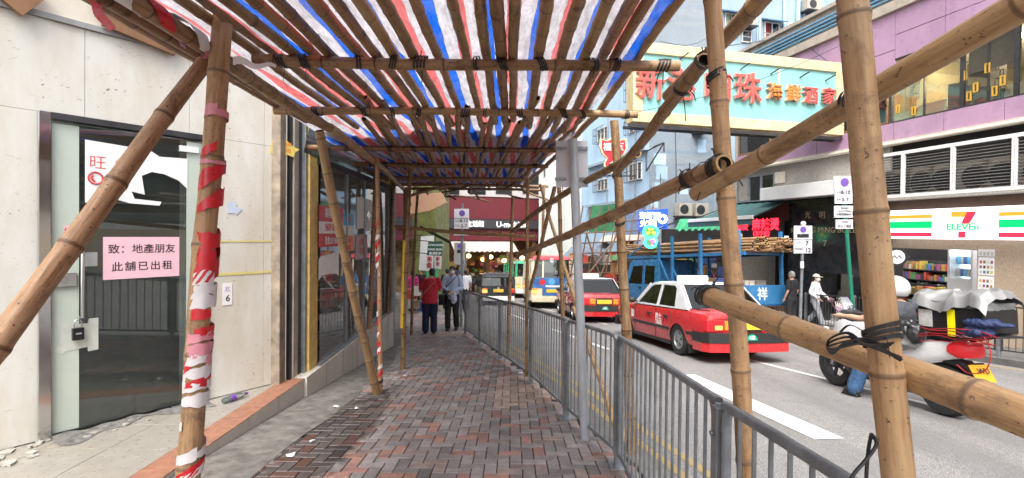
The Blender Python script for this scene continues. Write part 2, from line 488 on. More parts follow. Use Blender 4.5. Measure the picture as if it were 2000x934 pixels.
M_STEEL = pm('galvanised_steel', (0.27, 0.29, 0.31), 0.38, 0.45, var=0.3, sc=5, dirt=0.8, dcol=(0.075, 0.075, 0.08), dsc=7)
M_CREAM = pm('cream_board', (0.66, 0.62, 0.53), 0.5, var=0.05, sc=1.5, dirt=0.5, dcol=(0.42, 0.36, 0.28), dsc=2.6)
def m_panel():
    t = NT('scuffed_cream_panel'); v = t.coord('Object')
    c = t.ramp(t.noise(v, 0.9, 4), [(0.3, (0.62, 0.61, 0.55)), (0.7, (0.70, 0.695, 0.65))])
    n2 = t.noise(t.coord('Object', (1.4, 1.4, 3.0)), 3.4, 9, 0.8, 0.6); c = t.mix(t.ramp(n2, [(0.625, 0), (0.665, 0.6)]), c, (0.30, 0.21, 0.13))
    n3 = t.noise(t.coord('Object', (1, 1, 0.3), (4, 1, 2)), 2.0, 6, 0.7); c = t.mix(t.ramp(n3, [(0.42, 0), (0.72, 0.75)]), c, (0.52, 0.45, 0.34))
    n4 = t.noise(t.coord('Object', (1, 1, 1.6), (9, 3, 2)), 24, 4, 0.6); k = t.ramp(n4, [(0.645, 0), (0.675, 0.85)])
    k = t.math('MULTIPLY', k, t.ramp(t.noise(v, 1.6, 2), [(0.45, 0), (0.6, 1)])); c = t.mix(k, c, (0.12, 0.08, 0.06))
    t.col(c); t.set(Roughness=0.38); t.bump(n2, 0.12, 0.004); return t.m
M_PANEL = m_panel()
M_TILE = pm('beige_floor_tile', (0.29, 0.27, 0.235), 0.35, var=0.12, sc=9, dirt=0.8, dcol=(0.26, 0.21, 0.15), dsc=3.5)
M_WTILE = pm('pale_wall_tile', (0.56, 0.53, 0.47), 0.4, var=0.1, sc=4, dirt=0.7, dcol=(0.25, 0.22, 0.18), dsc=3)
M_TERRA = pm('terracotta_edge', (0.31, 0.145, 0.09), 0.6, var=0.25, sc=14, dirt=1.0, dcol=(0.16, 0.09, 0.06), dsc=6, bump=0.3)
M_CHROME = pm('polished_steel', (0.62, 0.62, 0.62), 0.12, 1.0, var=0.1, sc=3)
M_DSTEEL = pm('dark_steel', (0.07, 0.07, 0.075), 0.45, 0.6, var=0.3, sc=6)
M_BLACK = pm('black_plastic', (0.012, 0.012, 0.013), 0.4)
M_RUBBER = pm('rubber', (0.016, 0.016, 0.016), 0.8, var=0.3, sc=14, dirt=0.5, dcol=(0.05, 0.045, 0.04), dsc=8)
M_BROWN = pm('brown_painted_board', (0.24, 0.125, 0.06), 0.5, var=0.25, sc=4, dirt=0.6, dcol=(0.07, 0.04, 0.025), dsc=4)
M_CONC2 = pm('weathered_parapet', (0.42, 0.37, 0.31), 0.8, var=0.2, sc=4, dirt=0.6, dcol=(0.22, 0.19, 0.16), dsc=2)
M_WOOD = pm('raw_timber', (0.46, 0.31, 0.17), 0.7, var=0.3, sc=8, coordk='Object')
M_YELP = pm('peeling_yellow_paint', (0.66, 0.46, 0.14), 0.55, var=0.2, sc=9, dirt=1.0, dcol=(0.14, 0.13, 0.12), dsc=5)
M_PAPER = pm('white_paper', (0.80, 0.80, 0.80), 0.75, var=0.05, sc=10)
M_PINKP = pm('pink_paper', (0.82, 0.52, 0.60), 0.75, var=0.05, sc=10)
M_INK = pm('black_ink', (0.015, 0.013, 0.016), 0.7)
M_RINK = pm('red_ink', (0.62, 0.05, 0.05), 0.6)
M_RED = pm('red_print', (0.58, 0.02, 0.03), 0.5, var=0.08)
M_ORG = pm('orange_print', (0.85, 0.22, 0.03), 0.5)
M_BLUEP = pm('blue_print', (0.10, 0.35, 0.62), 0.5)
M_GLASS = glass('shop_glass', (0.90, 0.93, 0.91), 0.012, 0.34, (0.36, 0.39, 0.37))
M_DGLASS = glass('door_glass', (0.85, 0.9, 0.88), 0.015, 0.08, (0.16, 0.19, 0.18))
M_CLEAR = glass('clear_glass', (0.75, 0.8, 0.8), 0.01, 0.02)
M_FROST = pm('pale_green_frosting', (0.50, 0.57, 0.50), 0.45, var=0.06, sc=1.2)
M_BACKB = pm('dark_backing_board', (0.17, 0.195, 0.187), 0.6, var=0.2, sc=1.5)
M_GREYP = pm('grey_paint', (0.30, 0.31, 0.31), 0.55, var=0.15, sc=4, dirt=0.5)
M_WHITEP = pm('white_paint', (0.74, 0.74, 0.73), 0.5, var=0.06, sc=4, dirt=0.35, dcol=(0.4, 0.38, 0.35))
M_TAPER = pm('red_tape', (0.60, 0.012, 0.022), 0.35, var=0.15, sc=12)
M_TAPEW = pm('white_tape', (0.74, 0.70, 0.70), 0.4, var=0.12, sc=12)
M_TAPEP = pm('pink_tape', (0.72, 0.28, 0.34), 0.4, var=0.12, sc=12)

# ------------------------------------------------------------------ ground
def interp(tab, y):
    if y <= tab[0][0]:
        a, b = tab[0], tab[1]
    elif y >= tab[-1][0]:
        a, b = tab[-2], tab[-1]
    else:
        for a, b in zip(tab, tab[1:]):
            if a[0] <= y <= b[0]: break
    return a[1] + (b[1] - a[1]) * (y - a[0]) / (b[0] - a[0])
FENCE = [(-6, 0.86), (0.1, 0.86), (2.08, 0.86), (4.2, 0.89), (5.6, 0.61), (7.35, 0.29), (9.3, -0.20), (11.2, -0.69), (13.1, -1.17), (40, -7.9)]
LEFTB = [(-6, -2.0), (3.9, -2.0), (5.2, -1.95), (8, -2.0), (9.4, -2.12), (14.4, -2.95), (40, -9.1)]
def fx(y): return interp(FENCE, y)
def lx(y): return interp(LEFTB, y)
def kerb_far(y): return 11.9 - 0.24 * y + 0.55 * max(0.0, min(1.0, (y - 11) / 4))
def fac(y): return 14.0 - 0.24 * y
YS = [-14, -10, -6, -3, 0, 1, 2.08, 3.1, 4.2, 4.9, 5.6, 6.4, 7.35, 8.3, 9.3, 10.2, 11.2, 12.1, 13.1, 16, 20, 25, 30, 36]
g = MB()
Y0, Y1 = -60, 400
def sheet(mb, xa, xb, ys, d, zoff=0):
    vs = []; fs = []
    for y in ys: vs += [(xa(y), y, gz(y, d)), (xb(y), y, gz(y, d))]
    for i in range(len(ys) - 1): fs.append((2 * i, 2 * i + 1, 2 * i + 3, 2 * i + 2))
    mb.add(vs, fs)
sheet(g, lambda y: -300, lambda y: 300, [-60, -30, 0, 30, 60, 120, 240, 400], RD)
struct(g.build('road', M_ASPH))
g = MB()      # joint bed of the near pavement with a real edge
def kx(y): return fx(y) + 0.2
sheet(g, lambda y: -9 if y < 9 else lx(y) - 6, lambda y: kx(y) - 0.02, YS, -0.012)
struct(g.build('pavement_bed', M_JOINT))
bk = MB(); cols = []
rb = random.Random(5)
U = 0.1035
def brick(i0, j0, w, h):
    x0, y0 = i0 * U, j0 * U; x1, y1 = x0 + w * U, y0 + h * U; cx, cy = (x0 + x1) / 2, (y0 + y1) / 2
    if cx < lx(cy) - 0.10 or cx > kx(cy) - 0.06: return
    gp = 0.0035; c = 0.004; t = rb.uniform(-0.003, 0.0015); tx = rb.uniform(-0.01, 0.01); ty = rb.uniform(-0.01, 0.01)
    vs = []
    for s, dz in ((gp, -0.011), (gp + 0.0005, -0.004), (gp + c, 0)):
        for (x, y) in ((x0 + s, y0 + s), (x1 - s, y0 + s), (x1 - s, y1 - s), (x0 + s, y1 - s)):
            vs.append((x, y, gz(y, dz + t) + (x - cx) * tx + (y - cy) * ty))
    fs = [(8, 9, 10, 11)] + [(k * 4 + a, k * 4 + (a + 1) % 4, k * 4 + 4 + (a + 1) % 4, k * 4 + 4 + a) for k in (0, 1) for a in range(4)]
    bk.add(vs, fs)
    r = rb.random(); tan = (cy > 6.15 + rb.uniform(-.3, .3) and cy < 7.75 + rb.uniform(-.3, .3) and cx > -0.25 + rb.uniform(-.15, .15)) or (12.6 < cy < 13.6 and -1.9 < cx < -1.2)
    if tan: c3 = (0.46, 0.35, 0.285)
    elif r < 0.19: c3 = (0.38, 0.215, 0.175)
    elif r < 0.30: c3 = (0.33, 0.26, 0.235)
    elif r < 0.45: c3 = (0.235, 0.212, 0.206)
    else: c3 = (0.325, 0.293, 0.282)
    q = rb.uniform(0.78, 1.22); cols.extend([tuple(v * q for v in c3) + (1,)] * 9)
for i in range(-95, 14):
    for j in range(-25, 345):
        k = (i - j) % 4
        x = i * U; y = j * U
        if x < lx(y) - 0.4 or x > kx(y) + 0.3: continue
        if k == 0: brick(i, j, 2, 1)
        elif k == 3: brick(i, j, 1, 2)
pv = bk.build('pavement', M_BRICK)
ca = pv.data.attributes.new('bc', 'FLOAT_COLOR', 'FACE')
ca.data.foreach_set('color', [v for c in cols for v in c])
struct(pv)
g = MB()     # concrete strip along the shop fronts
ys = [y * 0.5 for y in range(-12, 70)]
rs = random.Random(3)
sheet(g, lambda y: -8 if y < 8 else lx(y) - 5, lambda y: lx(y) + 0.02 * math.sin(y * 7) + 0.03 * math.sin(y * 2.3), ys, 0.004)
struct(g.build('concrete_strip', M_CONC))
g = MB()     # granite kerb, a real step down to the road
for i, y in enumerate(YS[:-1]):
    y2 = YS[i + 1]; c = []
    for z in (-0.2, 0.003):
        c += [(kx(y) - 0.03, y, gz(y, z)), (kx(y) + 0.1, y, gz(y, z)), (kx(y2) + 0.1, y2, gz(y2, z)), (kx(y2) - 0.03, y2, gz(y2, z))]
    g.hexa(c)
struct(g.build('kerb', M_KERB))
g = MB(); FYS = [-40, -10, 0, 4, 8, 12, 16, 20, 24, 30, 36]
vs = []; fs = []
for y in FYS:
    x = kerb_far(y); vs += [(x, y, gz(y, RD - 0.05)), (x, y, gz(y, 0.0)), (x + 0.2, y, gz(y, 0.004)), (x + 14, y, gz(y, 0.004))]
for i in range(len(FYS) - 1):
    for j in range(3): fs.append((4 * i + j, 4 * i + j + 1, 4 * i + 5 + j, 4 * i + 4 + j))
g.add(vs, fs); struct(g.build('far_pavement', pm('grey_paving', (0.13, 0.125, 0.12), 0.85, var=0.3, sc=5, dirt=0.7, bump=0.3)))
def marking(name, pts, w, m, d=RD + 0.006):
    mb = MB(); pts = [V(p) for p in pts]; vs = []; fs = []
    for i, p in enumerate(pts):
        dr = (pts[min(i + 1, len(pts) - 1)] - pts[max(0, i - 1)]).normalized(); nn = V((dr.y, -dr.x, 0)) * w / 2
        for q in (p - nn, p + nn): vs.append((q.x, q.y, gz(q.y, d)))
    for i in range(len(pts) - 1): fs.append((2 * i, 2 * i + 1, 2 * i + 3, 2 * i + 2))
    mb.add(vs, fs); return struct(mb.build(name, m))
marking('lane_marking', [(3.36, 5.36, 0), (2.98, 8.7, 0)], 0.34, M_WHITE)
for a, b in ((6.2, 7.9), (8.35, 10.6), (12.5, 15.0), (17, 19.5), (22, 24.5), (27, 29)):
    marking('lane_marking', [(7.27 - .24 * a, a, 0), (7.27 - .24 * b, b, 0)], 0.11, M_WHITE)
for a, b in ((11.5, 15.5), (17.5, 21.5), (23.5, 27.5)):
    marking('lane_marking', [(4.95 - .24 * a, a, 0), (4.95 - .24 * b, b, 0)], 0.12, M_WHITE)
for o in (0.42, 0.66):
    marking('kerb_line', [(kx(y) + o, y, 0) for y in YS], 0.09, M_YEL)
marking('kerb_line', [(kerb_far(y) - 0.35, y, 0) for y in (-6, 0, 6, 12, 20, 30)], 0.09, M_YEL)

# ------------------------------------------------------------------ steel railing beside the pavement
rail = thing('steel_railing', 'long grey galvanised steel railing of upright bars along the brick pavement edge', 'railing', (fx(4), 4, gz(4)))
RP = [-1.8, 0.12, 2.08, 4.2, 5.6, 7.35, 9.3, 11.2, 13.1]
def fpt(y, h): return V((fx(y), y, gz(y, h)))
for y in RP:
    p = MB(); q = fpt(y, 0)
    p.box(q.x - 0.03, q.x + 0.03, y - 0.03, y + 0.03, q.z - 0.02, q.z + 1.06)
    p.box(q.x - 0.07, q.x + 0.07, y - 0.07, y + 0.07, q.z - 0.01, q.z + 0.012)
    for h in (0.95, 0.2): p.cyl((q.x - 0.045, y, q.z + h), (q.x - 0.03, y, q.z + h), 0.012, n=8)
    p.build('post', M_STEEL, rail, bevel=0.004)
for a, b in zip(RP, RP[1:]):
    top = MB(); A = a + 0.055; B = b - 0.055
    pts = smooth_path([fpt(A, 0.1), fpt(A, 0.9), fpt(A, 1.01), fpt(A + 0.03, 1.06), fpt(A + 0.13, 1.075), fpt(B - 0.13, 1.075), fpt(B - 0.03, 1.06), fpt(B, 1.01), fpt(B, 0.9), fpt(B, 0.1)], 3)
    top.tube(pts, 0.02, 8)
    top.build('frame_tube', M_STEEL, rail, smooth=60)
    lo = MB(); lo.bar(fpt(A, 0.13), fpt(B, 0.13), 0.03, 0.03); lo.build('bottom_rail', M_STEEL, rail)
    n = max(2, round((B - A) / 0.118)); bars = MB()
    for i in range(1, n):
        y = A + (B - A) * i / n; bars.cyl(fpt(y, 0.13), fpt(y, 1.07), 0.0085, n=7, caps=False)
    bars.build('bars', M_STEEL, rail, smooth=60)
# ------------------------------------------------------------------ corner shop on the left: chamfered entrance, window front
W1 = Fr(-2.77, 6.3, 0.575, 0.818, 1)       # u grows away from the viewer, 0 at its far end
W2 = Fr(-2.58, 6.42, 0.0, 1.0, 1)          # window front, u = Y - 6.42
FLZ = -0.25
shop = thing('corner_shop', 'vacant corner shop with scuffed cream wall panels and a glazed front', 'shop', (-3.2, 6.0, -0.45))
def wmap(fr, n): return lambda a, b, d: fr.P(a, b, n + d)
ud0 = W1.hit(98, 500)[0]; ud1 = W1.hit(400, 400)[0]; DZ = 2.56; WT = 3.42
seams = [-3.6, W1.hit(166, 150)[0], W1.hit(370, 200)[0], W1.hit(516, 300)[0], 0.0]
def panel(u0, u1, z0, z1):
    p = MB(); p.fbox(W1, u0 + 0.002, u1 - 0.002, z0, z1, -0.06, 0.0); p.build('wall_panel', M_PANEL, shop, bevel=0.002)
b = MB(); b.fbox(W1, -6, ud0 - 0.02, FLZ - 0.3, 4.2, -0.2, -0.064); b.fbox(W1, ud1 + 0.02, 0.0, FLZ - 0.3, 4.2, -0.2, -0.064); b.fbox(W1, ud0 - 0.02, ud1 + 0.02, DZ + 0.02, 4.2, -0.2, -0.064); b.build('wall', M_DSTEEL, shop)
panel(-6, ud0 - 0.06, FLZ + 0.01, DZ + 0.05)
panel(ud1 + 0.03, seams[3], FLZ + 0.01, DZ + 0.05); panel(seams[3], 0, FLZ + 0.01, DZ + 0.05)
for a, c in zip([-6] + seams[1:], seams[1:]): panel(a, c, DZ + 0.053, WT)
t = MB(); t.fbox(W1, -6, 0, WT + 0.002, WT + 0.05, -0.06, 0.03); t.build('trim', M_GREYP, shop)
t = MB(); t.fbox(W1, -6, 0.1, WT + 0.05, 4.3, -0.06, -0.02); t.build('upper_board', M_CREAM, shop)
for (x0, y0, x1, y1) in ((205, 20, 345, 82), (190, -8, 345, 50), (20, -30, 70, 12)):
    t = MB(); a = W1.hit(x0, y0, 0.05); c = W1.hit(x1, y1, 0.05)
    t.bar(W1.P(a[0], a[1], 0.06), W1.P(c[0], c[1], 0.06), 0.30, 0.05, W1.n); t.build('soffit_board', M_BROWN, shop)
# door
dr = MB(); fw = 0.085
dr.fbox(W1, ud0 - fw, ud0, FLZ, DZ + 0.06, -0.05, 0.035); dr.build('door_frame', M_CHROME, shop, bevel=0.006)
dr = MB(); dr.fbox(W1, ud0, ud1 + 0.03, DZ, DZ + 0.06, -0.05, 0.03); dr.build('door_frame', M_DSTEEL, shop, bevel=0.006)
dr = MB(); dr.fbox(W1, ud1, ud1 + 0.03, FLZ, DZ, -0.05, 0.03); dr.build('door_frame', M_CHROME, shop, bevel=0.004)
up = W1.hit(158, 500)[0]; uq = W1.hit(362, 500)[0]
d = MB(); d.fbox(W1, ud0, ud1, FLZ, DZ, -0.052, -0.02); d.mat(0)
bb = MB(); bb.fbox(W1, up, uq, FLZ + 0.0, DZ, -0.2, -0.14); bb.build('backing_board', M_BACKB, shop)
for a, c in ((ud0, up), (uq, ud1)):
    fpn = MB(); fpn.fbox(W1, a + .012, c - .012, FLZ + .04, DZ - .03, -0.0079, -0.0062); fpn.build('frosted_strip', M_FROST, shop)
door = MB().fbox(W1, ud0 + 0.005, ud1 - 0.005, FLZ + 0.03, DZ - 0.01, -0.02, -0.008).build('door', M_DGLASS, shop)
h = MB(); hu = W1.hit(158, 560)[0]
for nn in (0.05,): h.tube([W1.P(hu, W1.hit(158, 620)[1], -0.008), W1.P(hu, W1.hit(158, 620)[1], nn), W1.P(hu, W1.hit(160, 470)[1], nn), W1.P(hu, W1.hit(160, 470)[1], -0.008)], 0.016, 10)
h.build('handle', M_CHROME, door, smooth=50)
lk = MB(); a = W1.hit(124, 547); lk.fbox(W1, a[0] - 0.10, a[0] + 0.09, a[1] - 0.06, a[1] + 0.06, -0.008, 0.02); lk.cyl(W1.P(*a, 0.02), W1.P(*a, 0.034), 0.026); lk.build('lock_plate', M_CHROME, door, bevel=0.004)
ht = MB(); a = W1.hit(375, 291); ht.fbox(W1, a[0] - 0.12, a[0] + 0.06, a[1] - 0.04, a[1] + 0.02, -0.008, 0.02); ht.build('hinge_plate', M_WHITEP, door)
ht = MB(); a = W1.hit(352, 795); ht.fbox(W1, a[0] - 0.09, a[0] + 0.07, a[1] - 0.05, a[1] + 0.03, -0.008, 0.02); ht.build('hinge_plate', M_CHROME, door)
# step with terracotta nosing; tiled top
st = MB(); X_ = -2.62
st.add([(-9, -4, -1.2), (X_ + 0.02, -4, -1.2), (X_ + 0.02, 6.42, -1.2), (-9, 6.42, -1.2), (-9, -4, FLZ - 0.004), (X_ + 0.02, -4, FLZ - 0.004), (X_ + 0.02, 6.42, FLZ - 0.004), (-9, 6.42, FLZ - 0.004)], [(4, 5, 6, 7), (0, 1, 5, 4), (1, 2, 6, 5), (2, 3, 7, 6), (3, 0, 4, 7)])
st.build('step', M_WTILE, shop)
for i in range(14):
    for j in range(4):
        y0 = -1.2 + i * 0.55; x1 = -2.84 - j * 0.55; tl = MB()
        ut = None
        tl.box(x1 - 0.543, x1, y0 + 0.007, y0 + 0.543, FLZ - 0.006, FLZ + random.uniform(0, 0.002))
        if y0 + 0.3 > 2.4: tl.build('floor_tile', M_TILE, shop)
for i in range(20):
    y0 = 6.42 - (i + 1) * 0.36
    tl = MB(); tl.box(-2.836, X_ + 0.03, y0 + 0.002, y0 + 0.358, FLZ - 0.006, FLZ + 0.004); tl.build('nosing_tile', M_TERRA, shop, bevel=0.004) if y0 > 2.2 else None
for i in range(9):                                                    # riser tiles of the step and the window plinth
    y0 = 2.6 + i * 0.62
    tl = MB(); tl.box(X_ + 0.02, X_ + 0.032, y0 + 0.002, y0 + 0.616, -0.8, FLZ - 0.008 if y0 < 5.9 else -0.25); tl.build('riser_tile', M_WTILE, shop, bevel=0.002) if y0 < 5.9 else None
rub = MB(); rr = random.Random(8)                                   # broken tile and rubble at the door foot
for i in range(60):
    q = W1.P(rr.uniform(ud0 - 1.0, ud1), 0, rr.uniform(0.03, 0.30 if i % 2 else 0.12)); s = rr.uniform(0.01, 0.06) if i % 3 else rr.uniform(.05, .10); q = q if i % 3 else W1.P(rr.uniform(ud0 - .9, ud0 - .1), 0, rr.uniform(0.05, 0.4))
    a = rr.uniform(0, 6); pts = [(q.x + s * rr.uniform(.5, 1) * math.cos(a + k * 1.25), q.y + s * rr.uniform(.5, 1) * math.sin(a + k * 1.25)) for k in range(5)]
    zz = rr.uniform(0.005, 0.02); rub.prism(pts, lambda x, y, dd: (x, y, FLZ + 0.004 + dd), 0, zz)
tag(rub.build('broken_tiles', pm('broken_tile', (0.42, 0.40, 0.35), 0.8, var=0.4, sc=6), loc=(-4, 4.4, FLZ)), 'heap of broken tile chips along the foot of the glass door', 'rubble', kind='stuff')
gr = MB()
gr.grid(lambda a, c: W1.P(ud0 + (ud1 - ud0) * a, FLZ + 0.006 + 0.035 * (1 - c) * (0.6 + 0.4 * math.sin(a * 23) * math.sin(a * 9)), 0.02 + c * (0.16 + 0.10 * math.sin(a * 7 + 1) + 0.05 * math.sin(a * 19))), 60, 6)
gr.build('mortar_bed', pm('rough_mortar', (0.17, 0.165, 0.155), 0.95, var=0.5, sc=18, bump=0.8, bsc=30), shop, smooth=60)
# frame between panels and window: strip, black slot, yellow column
def ycol(px0, px1, n0, n1, m, nm, z0=FLZ - 0.2, z1=3.3):
    p = MB(); y0 = -2.7 / ((px0 - 1000) / 1000); y1 = -2.7 / ((px1 - 1000) / 1000)
    p.box(-2.9, -2.9 + n1, y0, y1, z0, z1); return p.build(nm, m, shop, bevel=0.004)
ycol(560, 573, 0, 0.12, pm('dirty_brown_strip', (.30, .24, .18), .7, var=.4, sc=6, dirt=.8), 'edge_strip'); ycol(574, 577, 0, 0.16, M_BLACK, 'metal_channel'); ycol(577.5, 586, 0, 0.18, M_CONC2, 'metal_channel'); ycol(586.5, 590, 0, 0.19, M_DSTEEL, 'metal_channel'); ycol(590.5, 594, 0, 0.24, M_STEEL, 'metal_channel')
ycol(594.5, 611, 0, 0.27, M_YELP, 'column')
# window front
WY0, WY1 = 6.98, 10.75
def sill(y): return -0.235 + (y - 6.42) * 0.035
pl = MB(); c = []
for z in (0, 1):
    for (x, y) in ((-2.9, 6.42), (-2.56, 6.42), (-2.50, WY1 + .1), (-2.9, WY1 + .1)): c.append((x, y, -1.3 if not z else sill(y)))
pl.hexa(c); pl.build('plinth', M_WTILE, shop, bevel=0.006)
for i in range(1, 7):
    y = 6.42 + i * 0.66; x = -2.56 + (y - 6.42) * 0.0139
    gl = MB(); gl.box(x - 0.003, x + 0.0015, y - 0.003, y + 0.003, -1.2, sill(y) - 0.01); gl.build('tile_joint', M_DSTEEL, shop)
ZH = 2.5
for i, (a, c_) in enumerate(((6.98, 8.05), (8.09, 9.0), (9.04, 10.0), (10.04, 10.74))):
    w = MB(); w.add([(-2.615, a, sill(a) + .03), (-2.615, c_, sill(c_) + .03), (-2.615, c_, ZH), (-2.615, a, ZH)], [(0, 1, 2, 3)]); w.build('window', M_GLASS, shop)
    mu = MB(); mu.box(-2.64, -2.59, c_ - 0.004, c_ + 0.044, sill(c_), ZH); mu.build('mullion', M_STEEL, shop, bevel=0.004)
mu = MB(); mu.box(-2.66, -2.57, 6.9, WY1, ZH, ZH + 0.09); mu.build('window_head', M_DSTEEL, shop, bevel=0.005)
mu = MB(); mu.bar((-2.60, 6.9, sill(6.9) + .015), (-2.60, WY1, sill(WY1) + .015), 0.07, 0.03); mu.build('sill', M_STEEL, shop, bevel=0.004)
fa = MB(); fa.add([(-2.62, 6.42, ZH + .09), (-2.62, WY1, ZH + .09), (-2.42, WY1, 3.5), (-2.42, 6.42, 3.5)], [(0, 1, 2, 3)]); fa.build('reflective_fascia', pm('film_fascia', (0.32, 0.35, 0.36), 0.12, 0.7, var=0.35, sc=3, dirt=0.6), shop)
ba = MB(); ba.fbox(Fr(-2.9, -8, 0, 1), 14.4, 18.7, 3.5, 16, 0, 0.5); ba.build('upper_wall', M_CREAM, shop)
bu = MB(); bu.fbox(W1, -14, 0.2, 4.31, 16, -6, 0.0); bu.build('upper_wall', M_CREAM, shop)
# interior
it = MB(); it.box(-7.2, -7.0, 6.3, 11, -0.4, 3.2); it.box(-7.0, -2.9, 10.8, 10.95, -0.4, 3.2); it.box(-7.0, -2.95, 6.62, 6.72, -0.4, 3.2); it.build('interior_wall', pm('interior_grey', (0.72, 0.75, 0.72), 0.8, var=0.15, sc=1.5, dirt=0.5), shop)
it = MB(); it.box(-7, -2.62, 6.7, 10.9, -0.32, -0.29); it.build('interior_floor', M_CONC, shop)
it = MB(); it.box(-7, -2.7, 6.7, 10.9, 2.9, 2.95); it.build('interior_ceiling', M_GREYP, shop)
for i, (x, y) in enumerate(((-3.3, 7.6), (-3.5, 8.7))):
    tr = thing('wooden_trestle', ['nearer raw timber trestle inside the empty shop window', 'farther raw timber trestle inside the empty shop window'][i], 'trestle', (x, y, -0.29), 'trestles in the shop window')
    for sx in (-0.3, 0.3):
        for sy in (-0.35, 0.35):
            l = MB(); l.bar((x + sx * 1.0, y + sy, -0.29), (x + sx * 0.35, y + sy, 0.95), 0.05, 0.07); l.build('leg', M_WOOD, tr)
    l = MB()
    for k in range(4):
        zz = -0.1 + k * 0.26; l.bar((x + 0.3 - k * .05, y - 0.42, zz), (x + 0.3 - k * .05, y + 0.42, zz), 0.03, 0.09)
    l.build('rails', M_WOOD, tr)
    l = MB(); l.bar((x, y - 0.45, 0.97), (x, y + 0.45, 0.97), 0.2, 0.05); l.build('top_board', M_WOOD, tr)
# rear neighbour: pipes, posts and pillar past the window
nb = thing('neighbour_shop', 'narrow shop front with grey pipes beyond the vacant corner shop', 'shop', (-2.7, 11.5, -0.9))
def nbx(y): return -2.62 - 0.24 * (y - 10.75)
p = MB(); c = []
for z in (-3, 14):
    for y, o in ((10.9, 0), (34, 0), (34, -6), (10.9, -6)): c.append((nbx(y) + o, y, z))
p.hexa(c); p.build('wall', pm('dull_facade', (0.36, 0.35, 0.33), 0.8, var=0.2, sc=1.5, dirt=0.7), nb)
for y, r, m, top in ((10.95, 0.06, M_GREYP, 4), (11.2, 0.05, M_WHITEP, 4), (11.5, 0.08, M_GREYP, 4), (11.9, 0.045, M_BROWN, 4)):
    p = MB(); p.cyl((nbx(y) + 0.1, y, gz(y)), (nbx(y) + 0.1, y, top), r); p.build('drain_pipe', m, nb, smooth=50)
# ------------------------------------------------------------------ papers and small things on the entrance wall
def wrect(fr, x0, y0, x1, y1, n=0.0):
    ym = (y0 + y1) / 2; xm = (x0 + x1) / 2
    return fr.hit(x0, ym, n)[0], fr.hit(x1, ym, n)[0], fr.hit(xm, y1, n)[1], fr.hit(xm, y0, n)[1]
def paper(fr, quad, m, label, cat='notice', n=0.004, texts=(), name='paper_notice', group=None, poly=None, sgn=1, thick=0.002):
    u0, u1, z0, z1 = quad
    o = thing(name, label, cat, fr.P((u0 + u1) / 2, z0, n), group)
    if poly: pts = [(u0 + (u1 - u0) * a, z0 + (z1 - z0) * c_) for a, c_ in poly]
    else: pts = [(u0, z0), (u1, z0), (u1, z1), (u0, z1)]
    p = MB(); p.prism(pts, lambda a, c_, dd: fr.P(a, c_, n + dd), 0, thick); p.build('sheet', m, o)
    for (s, fu, fz, size, tm, kw) in texts:
        q = MB(); put_text(q, s, size, fr.P(u0 + (u1 - u0) * fu, z0 + (z1 - z0) * fz, n + thick + 0.001), fr.u * sgn, depth=0.001, **kw); q.build('lettering', tm, o)
    return o
NG = -0.004
q = wrect(W1, 201, 463, 350, 543, NG)
paper(W1, q, M_PINKP, 'pink notice with two lines of black characters stuck on the dark glass door', n=NG, texts=[('致：地產朋友', .5, .70, (q[1] - q[0]) * .148, M_INK, dict(bold=0.012, sp=1.0)), ('此舖已出租', .5, .28, (q[1] - q[0]) * .148, M_INK, dict(bold=0.012, sp=1.22))])
q = wrect(W1, 166, 285, 366, 400, NG); hh = q[3] - q[2]
paper(W1, q, M_PAPER, 'torn white poster with faint pink characters on the upper door glass', n=NG, poly=[(0, 0), (.16, .0), (.22, .1), (.4, 0.02), (.7, 0), (.72, .07), (.45, .1), (.42, .22), (.55, .18), (.52, .5), (.62, .58), (.75, .56), (.9, .47), (1.0, .33), (1.0, .88), (.7, .86), (.6, .95), (0, 1)],
      texts=[('旺', .11, .64, hh * .24, M_RINK, dict(bold=-0.012)), ('鋪', .34, .62, hh * .24, M_RINK, dict(bold=-0.012)), ('2', .22, .12, hh * .28, pm('gold_ink', (.55, .33, .06), .5), dict(bold=0.02))])
ph = MB(); a = (q[0] + (q[1] - q[0]) * .09, q[2] + hh * .40); fr = W1
ph.tube([W1.P(a[0] + .055 * math.cos(k * .52), a[1] + .055 * math.sin(k * .52), NG + .004) for k in range(12)], 0.008, 6, closed=True)
ph.tube([W1.P(a[0] + .03 * math.cos(k), a[1] + .03 * math.sin(k), NG + .004) for k in (2.2, 2.8, 3.4, 4.0, 4.6)], 0.008, 6)
ph.build('phone_mark', M_RINK, bpy.data.objects['paper_notice.001'])
q = wrect(W1, 124, 441, 146, 468, NG)
paper(W1, q, M_PINKP, 'small pink label half hidden on the pale door edge', n=NG, texts=[('招', .5, .5, .085, M_RINK, dict())])
q = wrect(W1, 165, 493, 190, 520, NG)
paper(W1, q, pm('grey_paper', (.36, .38, .37), .7), 'small grey sticker beside the pink notice on the door', n=NG)
kb = thing('key_safe', 'small black combination key safe hung from the steel door handle', 'key safe', W1.P(hu, W1.hit(152, 665)[1], 0.03))
a = W1.hit(152, 650, 0.03); m = MB(); m.fbox(W1, a[0] - .042, a[0] + .042, a[1] - .065, a[1] + .045, 0.012, 0.055); m.build('body', M_BLACK, kb, bevel=0.006)
m = MB(); m.tube([W1.P(a[0] - .026, a[1] + .04, .03), W1.P(a[0] - .026, a[1] + .10, .03), W1.P(a[0] - .015, a[1] + .115, .03), W1.P(a[0] + .015, a[1] + .115, .03), W1.P(a[0] + .026, a[1] + .10, .03), W1.P(a[0] + .026, a[1] + .04, .03)], 0.006, 8); m.build('shackle', M_CHROME, kb, smooth=60)
m = MB(); m.fbox(W1, a[0] - .02, a[0] + .02, a[1] - .012, a[1] + .002, 0.056, 0.058); m.build('dial_row', M_GREYP, kb)
